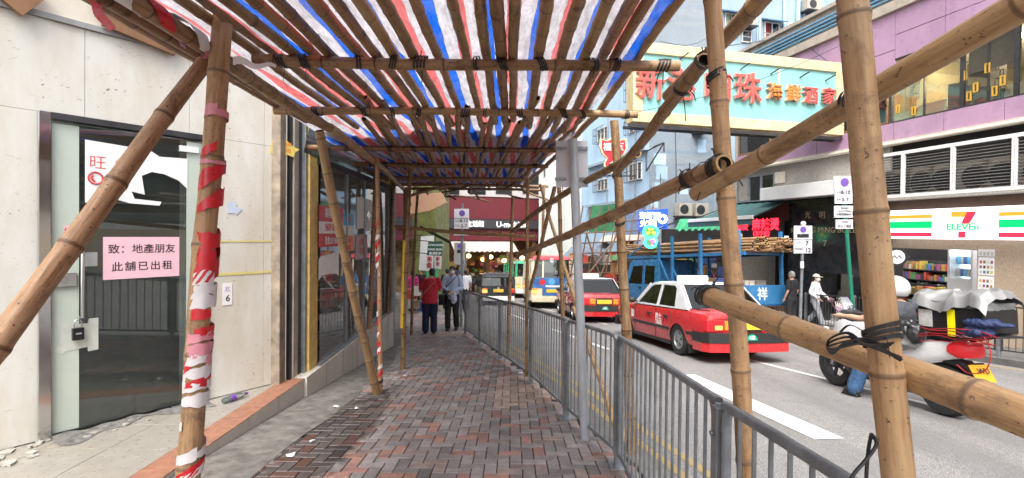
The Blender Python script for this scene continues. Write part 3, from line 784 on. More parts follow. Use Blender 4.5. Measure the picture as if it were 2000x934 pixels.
q = wrect(W1, 104, 625, 192, 690, NG)
paper(W1, q, pm('clear_tape', (.60, .64, .58), .3), 'patch of whitish tape stuck on the door glass behind the key safe', 'tape', name='tape_patch', n=NG, poly=[(0.02, .15), (.2, .0), (.25, .1), (.75, .14), (.76, 0), (1, .02), (1, 1), (.78, 1), (.75, .86), (.3, .9), (.1, 1), (.06, .8), (.14, .7), (.12, .3)], thick=0.001)
def st(x0, y0, x1, y1, m, lab, **k): return paper(W1, wrect(W1, x0, y0, x1, y1), m, lab, **k)
M_YPAP = pm('yellow_paper', (.74, .58, .14), .7, var=.15, sc=20)
st(527, 272, 585, 304, M_YPAP, 'torn yellow strip of paper high on the cream panel', poly=[(0, 0), (.6, .05), (.78, -.05), (.85, .3), (1, .5), (.8, .6), (.5, 1), (.1, .95), (.02, .5)], texts=[('北角 海鮮', .4, .68, .06, M_ORG, dict()), ('旺舖招租', .4, .3, .06, M_ORG, dict())])
st(443, 393, 473, 417, pm('pale_blue_paper', (.55, .63, .75), .7), 'torn pale blue scrap on the cream panel behind the striped post', poly=[(0, 0), (.5, .0), (.6, -.15), (1, .35), (.9, .5), (.62, .45), (.5, 1), (.3, .9), (0, .8)])
q = st(434, 553, 453, 596, M_PAPER, 'narrow white tag numbered six on the cream panel', texts=[('北', .5, .72, .065, pm('mauve_ink', (.3, .2, .4), .7), dict()), ('6', .55, .3, .10, M_INK, dict(bold=.03))])
st(540, 599, 553, 622, M_RED, 'small torn red sticker low on the cream panel', poly=[(.1, 0), (.9, .1), (1, .8), (.5, 1), (0, .7)], texts=[('租', .5, .62, .05, M_PAPER, dict(bold=.02)), ('50', .5, .28, .04, M_PAPER, dict())])
for (x0, y0, x1, y1, l) in ((430, 470, 533, 473, 'upper yellow tape strip left on the cream panel'), (425, 531, 533, 536, 'lower yellow tape strip left on the cream panel')):
    st(x0, y0, x1, y1, pm('yellow_tape', (.68, .60, .22), .5), l, cat='tape', name='tape_strip', thick=0.001)
st(532, 470, 536, 534, MATS['yellow_tape'], 'upright yellow tape strip left on the cream panel', cat='tape', name='tape_strip', thick=0.001)
# posters on the window
WF = Fr(-2.612, 0, 0, 1, 1)
def wp(x0, y0, x1, y1, m, lab, **k): return paper(WF, wrect(WF, x0, y0, x1, y1), m, lab, n=0.003, **k)
q = wrect(WF, 622, 404, 669, 482); hh = q[3] - q[2]; ww = q[1] - q[0]
po = wp(622, 404, 669, 482, M_RED, 'red and white letting poster with phone numbers inside the shop window')
for s, fz, m_, sz, bo, sx_ in (('錦隆地產', .82, M_PAPER, .26, .035, .86), ('9609 8023', .48, M_RED, .24, .03, .86), ('租/售2331 9696', .14, M_PAPER, .20, .03, .66)):
    if fz == .48:
        bn = MB(); bn.fquad(WF, q[0], q[1], q[2] + hh * .33, q[2] + hh * .62, 0.0065); bn.build('white_band', M_PAPER, po)
    tx = MB(); put_text(tx, s, hh * sz * 1.05, WF.P((q[0] + q[1]) / 2, q[2] + hh * fz, 0.0085), WF.u, sx=sx_, depth=.001, bold=bo); tx.build('lettering', m_, po)
wp(622, 494, 661, 549, M_PAPER, 'torn white poster with a red lower edge in the shop window', poly=[(0, .1), (.15, .25), (.85, .2), (1, .1), (1, .9), (.85, 1), (.6, .95), (.1, .92), (0, .8)], texts=[('招租', .5, .1, .12, M_RED, dict(bold=.03))])
po = wp(669, 417, 691, 491, M_PAPER, 'blue, white and orange letting poster beside the bamboo strut')
q = wrect(WF, 669, 417, 691, 491); hh = q[3] - q[2]
for a, c_, m_ in ((.68, 1, M_BLUEP), (0, .42, M_ORG)):
    bn = MB(); bn.fquad(WF, q[0], q[1], q[2] + hh * a, q[2] + hh * c_, 0.0065); bn.build('colour_band', m_, po)
for s, fz, m_ in (('招租', .84, M_RED), ('8239', .28, M_RED), ('6285', .1, M_RED)):
    tx = MB(); put_text(tx, s, hh * .16, WF.P((q[0] + q[1]) / 2, q[2] + hh * fz, 0.0085), WF.u, depth=.001, bold=.02); tx.build('lettering', m_, po)
wp(696, 388, 728, 452, M_PAPER, 'large blank white sheet with a curled corner in the shop window', poly=[(0, .05), (.3, .1), (.75, 0), (1, .3), (.75, .38), (.6, .5), (.7, .65), (1, .55), (1, 1), (0, 1)])
wp(694, 458, 717, 506, pm('faded_pink_paper', (.55, .42, .44), .7), 'faded pink notice low in the shop window', texts=[('出租', .5, .7, .13, M_RINK, dict()), ('旺舖', .5, .3, .13, M_RINK, dict())])
wp(738, 305, 764, 365, M_YELP, 'yellow and white letting banner above the end of the window', texts=[('招租', .5, .6, .22, M_RED, dict(bold=.02))])
# litter
bt = thing('plastic_bottle', 'clear crushed plastic bottle with a purple label lying on the shop step', 'bottle', (-3.0, 5.55, FLZ))
a = W1.hit(430, 775, .1); p0 = V((-3.05, 5.42, FLZ + .04)); p1 = V((-2.93, 5.70, FLZ + .04)); dv = (p1 - p0).normalized()
m = MB(); m.lathe([(0.0, 0), (.03, 0), (.034, .02), (.033, .09), (.034, .17), (.033, .21), (.014, .26), (.013, .275)], p0, dv, 14); m.build('body', glass('bottle_plastic', (.8, .85, .85), .1, .12, (.6, .7, .7)), bt, smooth=50)
m = MB(); m.lathe([(.0345, .08), (.035, .085), (.035, .13), (.0345, .135)], p0, dv, 14); m.build('label_band', pm('purple_print', (.17, .05, .35), .5), bt, smooth=50)
m = MB(); m.cyl(p0 + dv * .275, p0 + dv * .295, .016); m.build('cap', MATS['purple_print'], bt)
lit = [(567, 890, .05, 'white folded scrap of paper on the wet paving'), (610, 862, .03, 'crumpled white tissue beside the wet patch'), (790, 735, .05, 'white scrap of paper in the middle of the paving'), (655, 795, .05, 'dirty white scrap beside the leaning bamboo'), (697, 798, .03, 'small pale scrap near the striped thin post'), (1017, 729, .05, 'white scrap of paper near the railing')]
for px, py, s, lab in lit:
    c0 = G(px, py, 0.008); m = MB(); r2 = random.Random(px); pts = [(c0.x + s * r2.uniform(.6, 1.1) * math.cos(k * 1.05), c0.y + s * r2.uniform(.6, 1.1) * math.sin(k * 1.05)) for k in range(6)]
    vs = [(x, y, gz(y, .006 + r2.uniform(0, .02))) for x, y in pts] + [(c0.x, c0.y, gz(c0.y, .025))]
    m.add(vs, [(k, (k + 1) % 6, 6) for k in range(6)]); tag(m.build('paper_scrap', M_PAPER, loc=c0), lab, 'litter', 'paper litter on the pavement')
# ------------------------------------------------------------------ bamboo
BAMS = []
def bamboo(p0, p1, r0, r1=None, parent=None, name='pole', seed=0, step=0.33, bend=0.02, sides=12, tone=0.6, label=None, loc=None, tagk=None):
    r1 = r1 or r0 * 0.85; p0 = V(p0); p1 = V(p1); ax = p1 - p0; L = ax.length; ax.normalize()
    q = ax.to_track_quat('Z', 'Y'); M = Matrix.Translation(p0) @ q.to_matrix().to_4x4(); rr = random.Random(seed)
    ts = [(0, 0, 0)]; zz = rr.uniform(.1, .7) * step; a0 = rr.uniform(0, 6.3); bx, by = math.cos(a0) * bend, math.sin(a0) * bend
    prof = [(0.0, 1.0, 0)]
    while zz < L - 0.05:
        w = 0.35 * r0
        prof += [(zz - 2.2 * w, 1.0, 0), (zz - w * .9, 1.045, .15), (zz - .25 * w, 1.10, 1.0), (zz + .25 * w, 1.085, .9), (zz + .9 * w, 1.02, .2), (zz + 2.2 * w, .995, 0)]
        nx = step * rr.uniform(.8, 1.2)
        prof.append((zz + nx * .5, .975, 0)); zz += nx
    prof = [x for x in prof if 0 <= x[0] < L - .01]; prof.append((L, 1.0, 0)); prof.sort()
    vs = []; fs = []; nd = []; mi = []; n = sides; jx = jy = 0
    for z, k, d in prof:
        f = z / L; r = (r0 + (r1 - r0) * f) * k; s = math.sin(math.pi * f)
        cx = bx * s + .003 * math.sin(z * 5 + a0); cy = by * s + .003 * math.cos(z * 4 + a0)
        for j in range(n):
            t = 2 * math.pi * j / n; vs.append((cx + math.cos(t) * r, cy + math.sin(t) * r, z)); nd.append(d)
    K = len(prof)
    for i in range(K - 1):
        for j in range(n): fs.append((i * n + j, i * n + (j + 1) % n, (i + 1) * n + (j + 1) % n, (i + 1) * n + j)); mi.append(0)
    for e, sgn in ((0, 1), (K - 1, -1)):        # hollow ends: a rim, then a dark bore
        b = len(vs); c = V((sum(vs[e * n + j][0] for j in range(n)) / n, sum(vs[e * n + j][1] for j in range(n)) / n, vs[e * n][2]))
        for dz, kk in ((0, .74), (.04 * sgn, .70)):
            for j in range(n):
                v = V(vs[e * n + j]); p = c + (v - c) * kk; vs.append((p.x, p.y, p.z + dz)); nd.append(0)
        for j in range(n):
            j2 = (j + 1) % n
            fs.append((e * n + j, e * n + j2, b + j2, b + j)); mi.append(1); fs.append((b + j, b + j2, b + n + j2, b + n + j)); mi.append(2)
        fs.append(tuple(range(b + n, b + 2 * n))); mi.append(2)
    BAMS.append((p0, p1, r0, r1))
    me = bpy.data.meshes.new(name); me.from_pydata(vs, [], fs)
    for m_ in (M_BAM, M_END, M_HOL): me.materials.append(m_)
    me.polygons.foreach_set('material_index', mi); me.polygons.foreach_set('use_smooth', [True] * len(fs))
    at_ = me.attributes.new('node', 'FLOAT', 'POINT'); at_.data.foreach_set('value', nd)
    bm = bmesh.new(); bm.from_mesh(me); bmesh.ops.recalc_face_normals(bm, faces=bm.faces); bm.to_mesh(me); bm.free(); me.set_sharp_from_angle(angle=R(50))
    o = link(bpy.data.objects.new(name, me)); o['tone'] = tone
    if parent is not None:
        o.parent = parent; o.matrix_parent_inverse = Matrix.Identity(4); o.matrix_local = WM[parent.name].inverted() @ M
    else: o.matrix_world = M
    WM[o.name] = M
    if label: o['label'] = label
    return o
scaf = thing('bamboo_scaffold', 'covered bamboo walkway scaffold of lashed brown poles over the brick pavement', 'scaffold', (0, 4, gz(4)))
HB = 2.66                                   # level of the cross bars; rafters lie on them, the sheet on the rafters
BARS = [(3.2, 495, 1322, 0.038), (4.52, 535, 1242, .036), (6.5, 600, 1085, .036), (8.0, 690, 1082, .036), (10.0, 740, 1085, .036), (11.4, 770, 1070, .034), (12.4, 790, 1060, .034)]
for i, (y, xa, xb, r) in enumerate(BARS):
    a = V(((xa - 1000) / 1000 * y, y, HB)); c = V(((xb - 1000) / 1000 * y, y, HB - .005))
    if i in (2, 3, 4): c.x = 0.75 - 0.13 * (y - 6.5)
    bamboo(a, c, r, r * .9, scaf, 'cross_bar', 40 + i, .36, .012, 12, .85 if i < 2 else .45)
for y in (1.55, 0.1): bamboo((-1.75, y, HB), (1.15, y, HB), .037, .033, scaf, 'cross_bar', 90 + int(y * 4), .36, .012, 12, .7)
rs = random.Random(21); NR = 20; RX = [-1.64 + 2.48 * k / (NR - 1) for k in range(NR)]
for k, x in enumerate(RX):
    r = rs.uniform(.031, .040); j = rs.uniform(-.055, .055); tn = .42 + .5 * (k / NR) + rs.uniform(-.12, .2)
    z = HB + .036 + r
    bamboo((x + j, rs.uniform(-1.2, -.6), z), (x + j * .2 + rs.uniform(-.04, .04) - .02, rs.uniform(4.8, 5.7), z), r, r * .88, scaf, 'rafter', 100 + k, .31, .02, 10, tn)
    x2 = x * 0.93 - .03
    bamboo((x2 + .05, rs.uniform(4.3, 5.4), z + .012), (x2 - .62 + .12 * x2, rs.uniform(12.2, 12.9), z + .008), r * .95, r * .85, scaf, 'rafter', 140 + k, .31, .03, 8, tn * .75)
# long edge beams
def poly_bam(pts, r, nm, seed, tone=.6, step=.34, sides=12):
    for i, (a, c) in enumerate(zip(pts, pts[1:])):
        d = (V(c) - V(a)).normalized(); bamboo(V(a) - d * .12, V(c) + d * .12, r, r * .92, scaf, nm, seed + i, step, .012, sides, tone)
poly_bam([(-1.63, .6, 2.60), (-1.66, 2.9, 2.575), (-1.72, 4.9, 2.57), (-1.98, 8.0, 2.56)], .045, 'edge_beam', 300, .75)
poly_bam([(-1.98, 8.0, 2.55), (-2.4, 11.6, 2.50), (-2.5, 12.5, 2.3)], .040, 'edge_beam', 310, .6)
bamboo((-1.83, .2, 2.66), (-1.92, 6.0, 2.66), .038, .034, scaf, 'edge_beam', 312, .34, .02, 12, .45)
bamboo((-2.0, .4, 2.74), (-2.1, 5.2, 2.72), .036, .032, scaf, 'edge_beam', 313, .34, .02, 12, .4)
# standing poles
P1a = at(1753, 960, 1.18); P1c = at(1659, 0, 1.24); P1d = (P1a - P1c).normalized(); bamboo(P1a + P1d * ((P1a.z - gz(1.2, RD)) / -P1d.z), P1c - P1d * .7, .0365, .0325, scaf, 'standing_pole', 401, .40, .01, 24, 1.0, 'thick tan bamboo post nearest the road')
a = at(1447, 800, 2.12); d1 = at(1388, 0, 2.12); dv = (a - d1).normalized(); bamboo(a + dv * ((a.z - gz(2.2, RD)) / -dv.z), d1 - dv * .5, .0385, .0335, scaf, 'standing_pole', 402, .37, .008, 20, 1.0)
a = at(1221, 640, 4.5); d1 = at(1200, 236, 4.5); dv = (a - d1).normalized(); bamboo(a + dv * ((a.z - gz(4.5, RD)) / -dv.z), d1, .046, .037, scaf, 'standing_pole', 403, .33, .012, 14, .9)
def stand(xt, yt, xb_, yb, Y, r, seed, tone=.75, road=False):
    bamboo(at(xb_, yb, Y), at(xt, yt, Y), r, r * .9, scaf, 'standing_pole', seed, .34, .015, 10, tone)
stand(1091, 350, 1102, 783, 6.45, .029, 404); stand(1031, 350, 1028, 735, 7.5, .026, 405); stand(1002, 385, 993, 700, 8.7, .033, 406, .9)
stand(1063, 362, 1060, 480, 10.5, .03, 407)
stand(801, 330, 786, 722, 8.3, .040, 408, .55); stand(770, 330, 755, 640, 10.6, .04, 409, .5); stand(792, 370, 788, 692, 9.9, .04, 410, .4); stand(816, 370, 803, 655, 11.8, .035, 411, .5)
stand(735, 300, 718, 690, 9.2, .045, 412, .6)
a = G(737, 770); bamboo(a, V((-1.93, 5.1, 2.6)), .052, .046, scaf, 'strut', 413, .36, .02, 14, .62)
a = G(743, 766); bamboo(a, V((-1.83, 6.9, 2.6)), .032, .028, scaf, 'standing_pole', 414, .34, .01, 12, .85)
SA, SB = at(-60, 765, 1.92), at(411, 108, 2.86); SA = SA + (SA - SB).normalized() * ((SA.z - gz(1.0)) / -(SA - SB).normalized().z)
bamboo(SA, SB, .056, .041, scaf, 'strut', 415, .42, .015, 20, 1.0, 'thick diagonal bamboo strut across the door')
PA, PB = at(370, 934, 2.46), at(441, 0, 2.80); PD = (PB - PA).normalized(); PA = PA - PD * ((PA.z - gz(2.4)) / PD.z); PB = PB + PD * .3
bamboo(PA, PB, .0545, .050, scaf, 'standing_pole', 416, .50, .012, 22, 1.0, 'stout bamboo post wrapped in red and white tape')
bamboo(at(1083, 366, 7.0), at(1036, 566, 8.0), .030, .026, scaf, 'brace', 417, .34, .02, 10, .8)
bamboo(V((1.10, 4.95, gz(4.95, RD))), at(1055, 362, 8.6), .030, .024, scaf, 'brace', 418, .34, .03, 12, 1.0, 'long cream coloured leaning bamboo brace')
bamboo(V((1.16, 5.05, gz(5.05, RD))), at(1120, 600, 6.2), .024, .022, scaf, 'brace', 419, .34, .03, 12, 1.0)
# rails along the road side
bamboo(at(2060, -28, .98), at(1358, 378, 2.2), .0335, .033, scaf, 'hand_rail', 420, .44, .01, 24, 1.0)
bamboo(at(1414, 318, 2.05), at(1010, 497, 8.2), .038, .034, scaf, 'hand_rail', 421, .42, .03, 14, .95)
bamboo(at(2090, 850, .92), at(1383, 578, 2.06), .0405, .039, scaf, 'hand_rail', 422, .46, .006, 24, 1.0, 'thick lower bamboo rail lashed to the nearest post')
bamboo(at(1500, -20, 1.95), at(1305, 188, 3.0), .038, .035, scaf, 'hand_rail', 423, .40, .01, 14, .8)
bamboo(at(1375, 118, 2.3), at(1205, 338, 4.35), .036, .034, scaf, 'hand_rail', 424, .40, .01, 14, .8)
bamboo(at(1245, 300, 4.0), at(1000, 452, 8.3), .036, .032, scaf, 'hand_rail', 425, .38, .05, 12, .7)
0 and bamboo(at(1010, 492, 8.2), at(845, 540, 13), .034, .030, scaf, 'hand_rail', 426, .36, .05, 10, .7)
bamboo(at(772, 443, 9.4), at(1045, 463, 8.5), .033, .030, scaf, 'cross_bar', 427, .36, .02, 10, .9)
bamboo(at(1292, 0, 2.9), at(1215, 100, 2.9), .030, .030, scaf, 'rafter', 428, .3, .01, 10, .6) if False else None
bamboo(at(795, 385, 9.3), at(905, 360, 9.6), .028, .024, scaf, 'brace', 429, .3, .06, 8, .4)
for i in range(14):
    r2 = random.Random(600 + i); y = r2.uniform(10.3, 13.2); x = r2.uniform(-2.4, .3)
    bamboo((x, y, 2.52 + r2.uniform(-.12, .2)), (x + r2.uniform(-.9, .9), y + r2.uniform(-.8, 1.2), 2.55 + r2.uniform(-.25, .15)), .026, .022, scaf, 'brace', 600 + i, .32, .04, 8, .35)
# straps
def tie(p, ax, r, turns=3, seed=0, w=.010, tails=2):
    m = MB(); rr = random.Random(seed); ax = V(ax).normalized(); p = V(p); best = None
    for q0, q1, ra, rb_ in BAMS:                    # the pole nearest this point that runs this way
        d = (q1 - q0).normalized()
        if abs(d.dot(ax)) < .9: continue
        t = max(0, min(1, (p - q0).dot(q1 - q0) / (q1 - q0).length_squared)); c = q0.lerp(q1, t); e = (c - p).length
        if best is None or e < best[0]: best = (e, c, d, ra + (rb_ - ra) * t)
    p, ax, r = best[1], best[2], best[3] * 1.05
    u = ax.orthogonal().normalized(); v = ax.cross(u); pts = []; N = turns * 16; w *= .75
    vs = []; fs = []
    for i in range(N + 1):
        t = i / 16 * 2 * math.pi; k = r + .0025 + .0012 * math.sin(i * 1.3 + seed)
        o_ = (i / N - .5) * w * 1.5 * turns + .010 * math.sin(t + seed) + .006 * math.sin(i * .37 + seed)
        for s_ in (-.5, .5): vs.append(p + (u * math.cos(t) + v * math.sin(t)) * k + ax * (o_ + s_ * w))
        for s_ in (.5, -.5): vs.append(p + (u * math.cos(t) + v * math.sin(t)) * (k + .0022) + ax * (o_ + s_ * w))
    for i in range(N):
        for j in range(4): fs.append((i * 4 + j, i * 4 + (j + 1) % 4, i * 4 + 4 + (j + 1) % 4, i * 4 + 4 + j))
    m.add(vs, fs)
    for k in range(tails):
        a = rr.uniform(0, 6.3); b0 = p + (u * math.cos(a) + v * math.sin(a)) * (r + .002); dr = (u * math.cos(a) + v * math.sin(a) + V((0, 0, rr.uniform(-.6, .3))) + ax * rr.uniform(-.6, .6))
        L = rr.uniform(.03, .08); m.tube(smooth_path([b0, b0 + dr * L * .6, b0 + dr * L + V((0, 0, -L * .5))], 4), w * .28, 4, .4)
    return m.build('strap', M_TIE, scaf, smooth=60)
k = 0
for bi, (y, xa, xb, r) in enumerate(BARS[:4]):
    x0 = (xa - 1000) / 1000 * y; x1 = (xb - 1000) / 1000 * y
    for q in range(11 if bi < 2 else 8):
        k += 1; x = x0 + (x1 - x0) * (q + .55 + .25 * math.sin(k * 2.3)) / (11.0 if bi < 2 else 8.2); tie((x, y, HB), (1, 0, 0), r, 2 + k % 3, 700 + k, .013 + .004 * (k % 2), 1 + k % 2)
tie(at(1700, 668, 1.19) , V((1, .25, .15)), .062, 4, 801, .013, 3); tie(at(1722, 655, 1.19), V((0, 0, 1)), .058, 3, 802, .013, 3)
tie(at(1600, 212, 1.36), at(2060, -28, .98) - at(1358, 378, 2.2), .047, 4, 803, .013, 3); tie(at(1402, 325, 2.1), at(2060, -28, .98) - at(1358, 378, 2.2), .05, 4, 804, .012, 4); tie(at(1340, 365, 2.35), at(2060, -28, .98) - at(1358, 378, 2.2), .05, 3, 805, .012, 3)
tie(at(1352, 148, 2.2), at(1500, -20, 1.95) - at(1305, 188, 3.0), .046, 3, 806, .012, 3); tie(at(1330, 178, 2.6), at(1500, -20, 1.95) - at(1305, 188, 3.0), .046, 3, 807, .012, 2); tie(at(1225, 315, 4.2), at(1245, 300, 4.0) - at(1000, 452, 8.3), .05, 3, 808, .012, 2); tie(at(1204, 343, 4.45), (0, 0, 1), .05, 3, 809, .012, 2); tie(at(1395, 585, 2.08), at(2090, 850, .92) - at(1383, 578, 2.06), .05, 4, 810, .012, 3); tie(at(1432, 590, 2.1), (0, 0, 1), .046, 3, 811, .012, 3)
tie(at(1133, 441, 4.9), (0, 0, 1), .075, 2, 812, .012, 1); tie(at(738, 748, 6.65), (0, 0, 1), .06, 3, 813, .012, 2)
tie(at(1408, 150, 2.12), (0, 0, 1), .042, 3, 814, .012, 2); tie(at(1420, 350, 2.12), (0, 0, 1), .044, 3, 815, .012, 3)
m = MB()
for s in range(3):
    pts = [at(1745 - s * 6, 670 + s * 5, 1.12), at(1690, 672 - s * 5, 1.10), at(1655, 650 + s * 8, 1.08), at(1618, 665 + s * 6, 1.08), at(1625, 690 - s * 4, 1.09), at(1655, 668 + s * 4, 1.10), at(1700, 676 - s * 3, 1.11), at(1760, 700 + s * 2, 1.13)]
    m.tube(smooth_path(pts, 5), .0045, 5, .4); m.build('loose_strap', M_TIE, scaf, smooth=60); m = MB()
m.tube(smooth_path([at(1702, 848, 1.1), at(1712, 868, 1.1), at(1690, 900, 1.1), at(1665, 930, 1.1), at(1650, 970, 1.1)], 5), .0042, 6); m.build('loose_strap', M_TIE, scaf, smooth=60); m = MB(); m.tube(smooth_path([at(1702, 848, 1.1), at(1696, 880, 1.12), at(1692, 930, 1.12), at(1690, 990, 1.12)], 5), .0042, 6)
m.build('loose_strap', M_TIE, scaf, smooth=60)
# the sheet over the rafters
def tz(x, y):
    s = HB + .105 + .016 * math.sin((x + 1.6) * 2 * math.pi / .148) + .03 * noise.noise(V((x * 1.6, y * .8, 0))) + .02 * noise.noise(V((x * 5, y * 3, 4)))
    if x > .72: s -= (x - .72) * .9
    return s
m = MB(); m.grid(lambda a, c: ((lambda x, y: V((x - .055 * max(0, y - 3) - (.02 * (y - 5) if y > 5 else 0), y, tz(x, y))))(-2.15 + 2.935 * a, -1.3 + 13.9 * c)), 96, 90)
tag(m.build('tarpaulin', M_TARP, loc=(0, 4, HB), smooth=60), 'blue, white and pink striped plastic sheet laid over the bamboo rafters', 'tarpaulin')
m = MB(); m.grid(lambda a, c: ((lambda x, y: V((x - .075 * (y - 4), y, HB + .17 + .05 * noise.noise(V((x * 2, y, 9))))))(-2.1 + 3.0 * a, 6.0 + .25 * math.sin(a * 9) + 7.2 * c)), 40, 40)
tag(m.build('tarpaulin', M_TARP2, loc=(0, 9, HB), smooth=60), 'dirty second sheet doubled over the far half of the striped canopy', 'tarpaulin')
# warning tape
def wrap(parent, p0, p1, r, turns, w, m_, seed, squash=1.0):
    p0 = V(p0); p1 = V(p1); ax = (p1 - p0).normalized(); u = ax.orthogonal().normalized(); v = ax.cross(u); rr = random.Random(seed); mb = MB(); N = max(6, int(turns * 20)); vs = []; fs = []; a0 = rr.uniform(0, 6.3)
    for i in range(N + 1):
        t = a0 + i / 20 * 2 * math.pi; c = p0 + (p1 - p0) * (i / N); k = r * 1.04 + .0025 + .0015 * math.sin(i * 1.7 + seed)
        for s in (-.5, -.15, .2, .5):
            vs.append(c + (u * math.cos(t) + v * math.sin(t)) * (k + .001 * math.sin(i * 3 + s * 9)) + ax * (s * w * (.85 + .3 * math.sin(i * .45 + seed) + .12 * math.sin(i * 1.9 + seed * 2)) + .012 * math.sin(i * .31 + seed * 3)))
    for i in range(N):
        for j in range(3): fs.append((i * 4 + j, i * 4 + j + 1, i * 4 + 5 + j, i * 4 + 4 + j))
    mb.add(vs, fs); return mb.build('wrapping', m_, parent, smooth=70)
Lp = PB - PA
def pp(py):                                   # point on the taped post at an image height
    best = min((abs((lambda q: (CAMR.transposed() @ (q - CAMP)))(PA + Lp * (k / 400)).y / -(CAMR.transposed() @ (PA + Lp * (k / 400) - CAMP)).z * -1000 + 467 - py), k) for k in range(401))
    return PA + Lp * (best[1] / 400)
tp = thing('barrier_tape', 'red and white barrier tape wound round the stout bamboo post by the door', 'tape', pp(900))
R_ = .0545
for (ya, yb, tn, w, m_, sd) in ((430, 290, 2.6, .085, M_TAPER, 1), (500, 455, 1.2, .10, M_TAPER, 2), (545, 500, 1.6, .09, M_TAPER, 3), (600, 545, 2.6, .07, M_TAPEW, 4), (650, 610, 1.2, .05, M_TAPER, 5), (700, 640, 2.5, .06, M_TAPEP, 6), (760, 690, 2.6, .055, M_TAPEW, 7), (770, 715, 1.4, .05, M_TAPER, 8), (790, 745, 1.1, .06, M_TAPEW, 11), (900, 830, 1.1, .05, M_TAPEW, 9), (925, 880, 1.2, .05, M_TAPEW, 10), (930, 885, .8, .045, M_TAPER, 12), (325, 308, 1.05, .03, M_TAPEP, 13), (235, 218, 1.6, .035, M_TAPEP, 14)):
    wrap(tp, pp(ya), pp(yb), R_ * (1.0 if ya > 300 else .97), tn, w, m_, sd)
tb = thing('barrier_tape', 'red and white barrier tape spiralled along the overhead bamboo beam', 'tape', (-1.65, 2.3, 2.55))
for k_ in range(6):
    a = V((-1.638, 1.0 + .28 * k_, 2.592)); wrap(tb, a, a + V((-.004, .30, -.004)), .045, .8, .12, (M_TAPER, M_TAPEW)[k_ % 2], 30 + k_)
wrap(tb, (-1.66, 2.62, 2.577), (-1.664, 2.95, 2.572), .047, 2.2, .05, M_TAPEP, 40)
m = MB(); a = at(455, 118, 2.72); m.grid(lambda s, c: a + V((.21 * s, .04 * s, -.02 * s - .045 * (c - .4) * (1 - .6 * s) + .012 * math.sin(s * 9))), 10, 3); m.build('loose_end', M_TAPEW, tb, smooth=80)
m = MB(); a = at(165, -20, 2.3); m.grid(lambda s, c: a + V((.10 * s, .02, -.17 * s)) + V((.05, 0, .02)) * (c - .5) * (1 - .3 * s) + V((.01 * math.sin(s * 8), 0, 0)), 10, 3); m.build('loose_end', M_TAPER, tb, smooth=80)
tc = thing('barrier_tape', 'red and white barrier tape wound round the thin post behind the leaning strut', 'tape', G(743, 766))
A0, A1 = G(743, 766), V((-1.83, 6.9, 2.6))
for k_ in range(15):
    f = .06 + k_ * .035; f += .12 if k_ > 8 else 0
    wrap(tc, A0 + (A1 - A0) * f, A0 + (A1 - A0) * (f + .05), .031, 1.0, .055, (M_TAPER, M_TAPEW)[k_ % 2], 60 + k_)
ys_ = thing('pole_sleeve', 'yellow plastic sleeve round the far bamboo post beside the shops', 'sleeve', at(789, 640, 8.3)); m = MB(); m.cyl(at(787, 640, 8.3), at(792, 470, 8.3), .047, .047, 14); m.build('sleeve', pm('yellow_plastic', (.78, .50, .04), .45, var=.1), ys_, smooth=50)
# ------------------------------------------------------------------ signpost standing inside the railing
sp = thing('sign_post', 'grey steel traffic post with two white plates facing away', 'sign post', G(1143, 860))
a = G(1143, 858); bt_ = at(1119, 272, 4.95)
m = MB(); m.cyl(a, bt_, .043, .043, 18); m.build('pole', pm('grey_post_paint', (.50, .53, .57), .4, .3, var=.12, sc=6, dirt=.5), sp, smooth=50)
for x0, x1 in ((1086, 1114), (1122, 1148)):
    m = MB(); p = [at(x0, 275, 5.02), at(x1, 275, 5.02 if x0 > 1100 else 4.98), at(x1, 366, 5.02 if x0 > 1100 else 4.98), at(x0, 366, 5.02)]
    m.add(p + [q + V((0, .004, 0)) for q in p], [(0, 1, 2, 3), (7, 6, 5, 4), (0, 4, 5, 1), (1, 5, 6, 2), (2, 6, 7, 3), (3, 7, 4, 0)]); m.build('plate', pm('sign_back', (.62, .62, .66), .4, .2, var=.08), sp)
m = MB()
for y in (290, 350): m.bar(at(1084, y, 5.0), at(1148, y, 5.0), .02, .03)
m.build('bracket', M_STEEL, sp)
# ------------------------------------------------------------------ the far side: purple restaurant block
F = Fr(14.0, 0.0, -0.2334, 0.9724, -1)
def UZ(px, py, n=0.0): return F.hit(px, py, n)
def U(px, n=0.0): return F.hit(px, 455, n)[0]
M_PUR = pm('purple_cladding', (0.42, 0.262, 0.39), 0.33, streak=.12, var=0.1, sc=1.2, dirt=0.8, dcol=(0.30, 0.19, 0.28), dsc=1.5)
M_MOS = pm('beige_mosaic', (0.46, 0.36, 0.26), 0.6, var=0.22, sc=30, dirt=0.5, dcol=(0.25, 0.19, 0.13), dsc=2, bump=0.3, bsc=60)
M_GRAN = pm('grey_render', (0.40, 0.37, 0.33), 0.85, var=0.25, sc=22, dirt=0.6, dcol=(0.2, 0.18, 0.16), dsc=2.5, bump=0.4, bsc=40)
M_STONE = pm('black_stone', (0.022, 0.022, 0.024), 0.12, var=0.4, sc=3)
M_DARK = pm('dark_interior', (0.02, 0.018, 0.017), 0.9, var=0.3, sc=2)
M_BLUEPIPE = pm('blue_pipe_paint', (0.12, 0.30, 0.46), 0.5, var=0.15, sc=5)
M_CRPIPE = pm('cream_pipe_paint', (0.60, 0.54, 0.45), 0.5, var=0.1, sc=5, dirt=.4)
M_WGLASS = glass('restaurant_glass', (0.92, 0.92, 0.86), 0.01, 0.03, (0.10, 0.10, 0.09), 0.45)
M_DKGL = glass('dim_window_glass', (0.30, 0.33, 0.34), 0.02, 0.25, (0.05, 0.06, 0.06))
pur = thing('restaurant_block', 'purple clad restaurant block with a convenience store below', 'building', F.P(14, gz(13.6)))
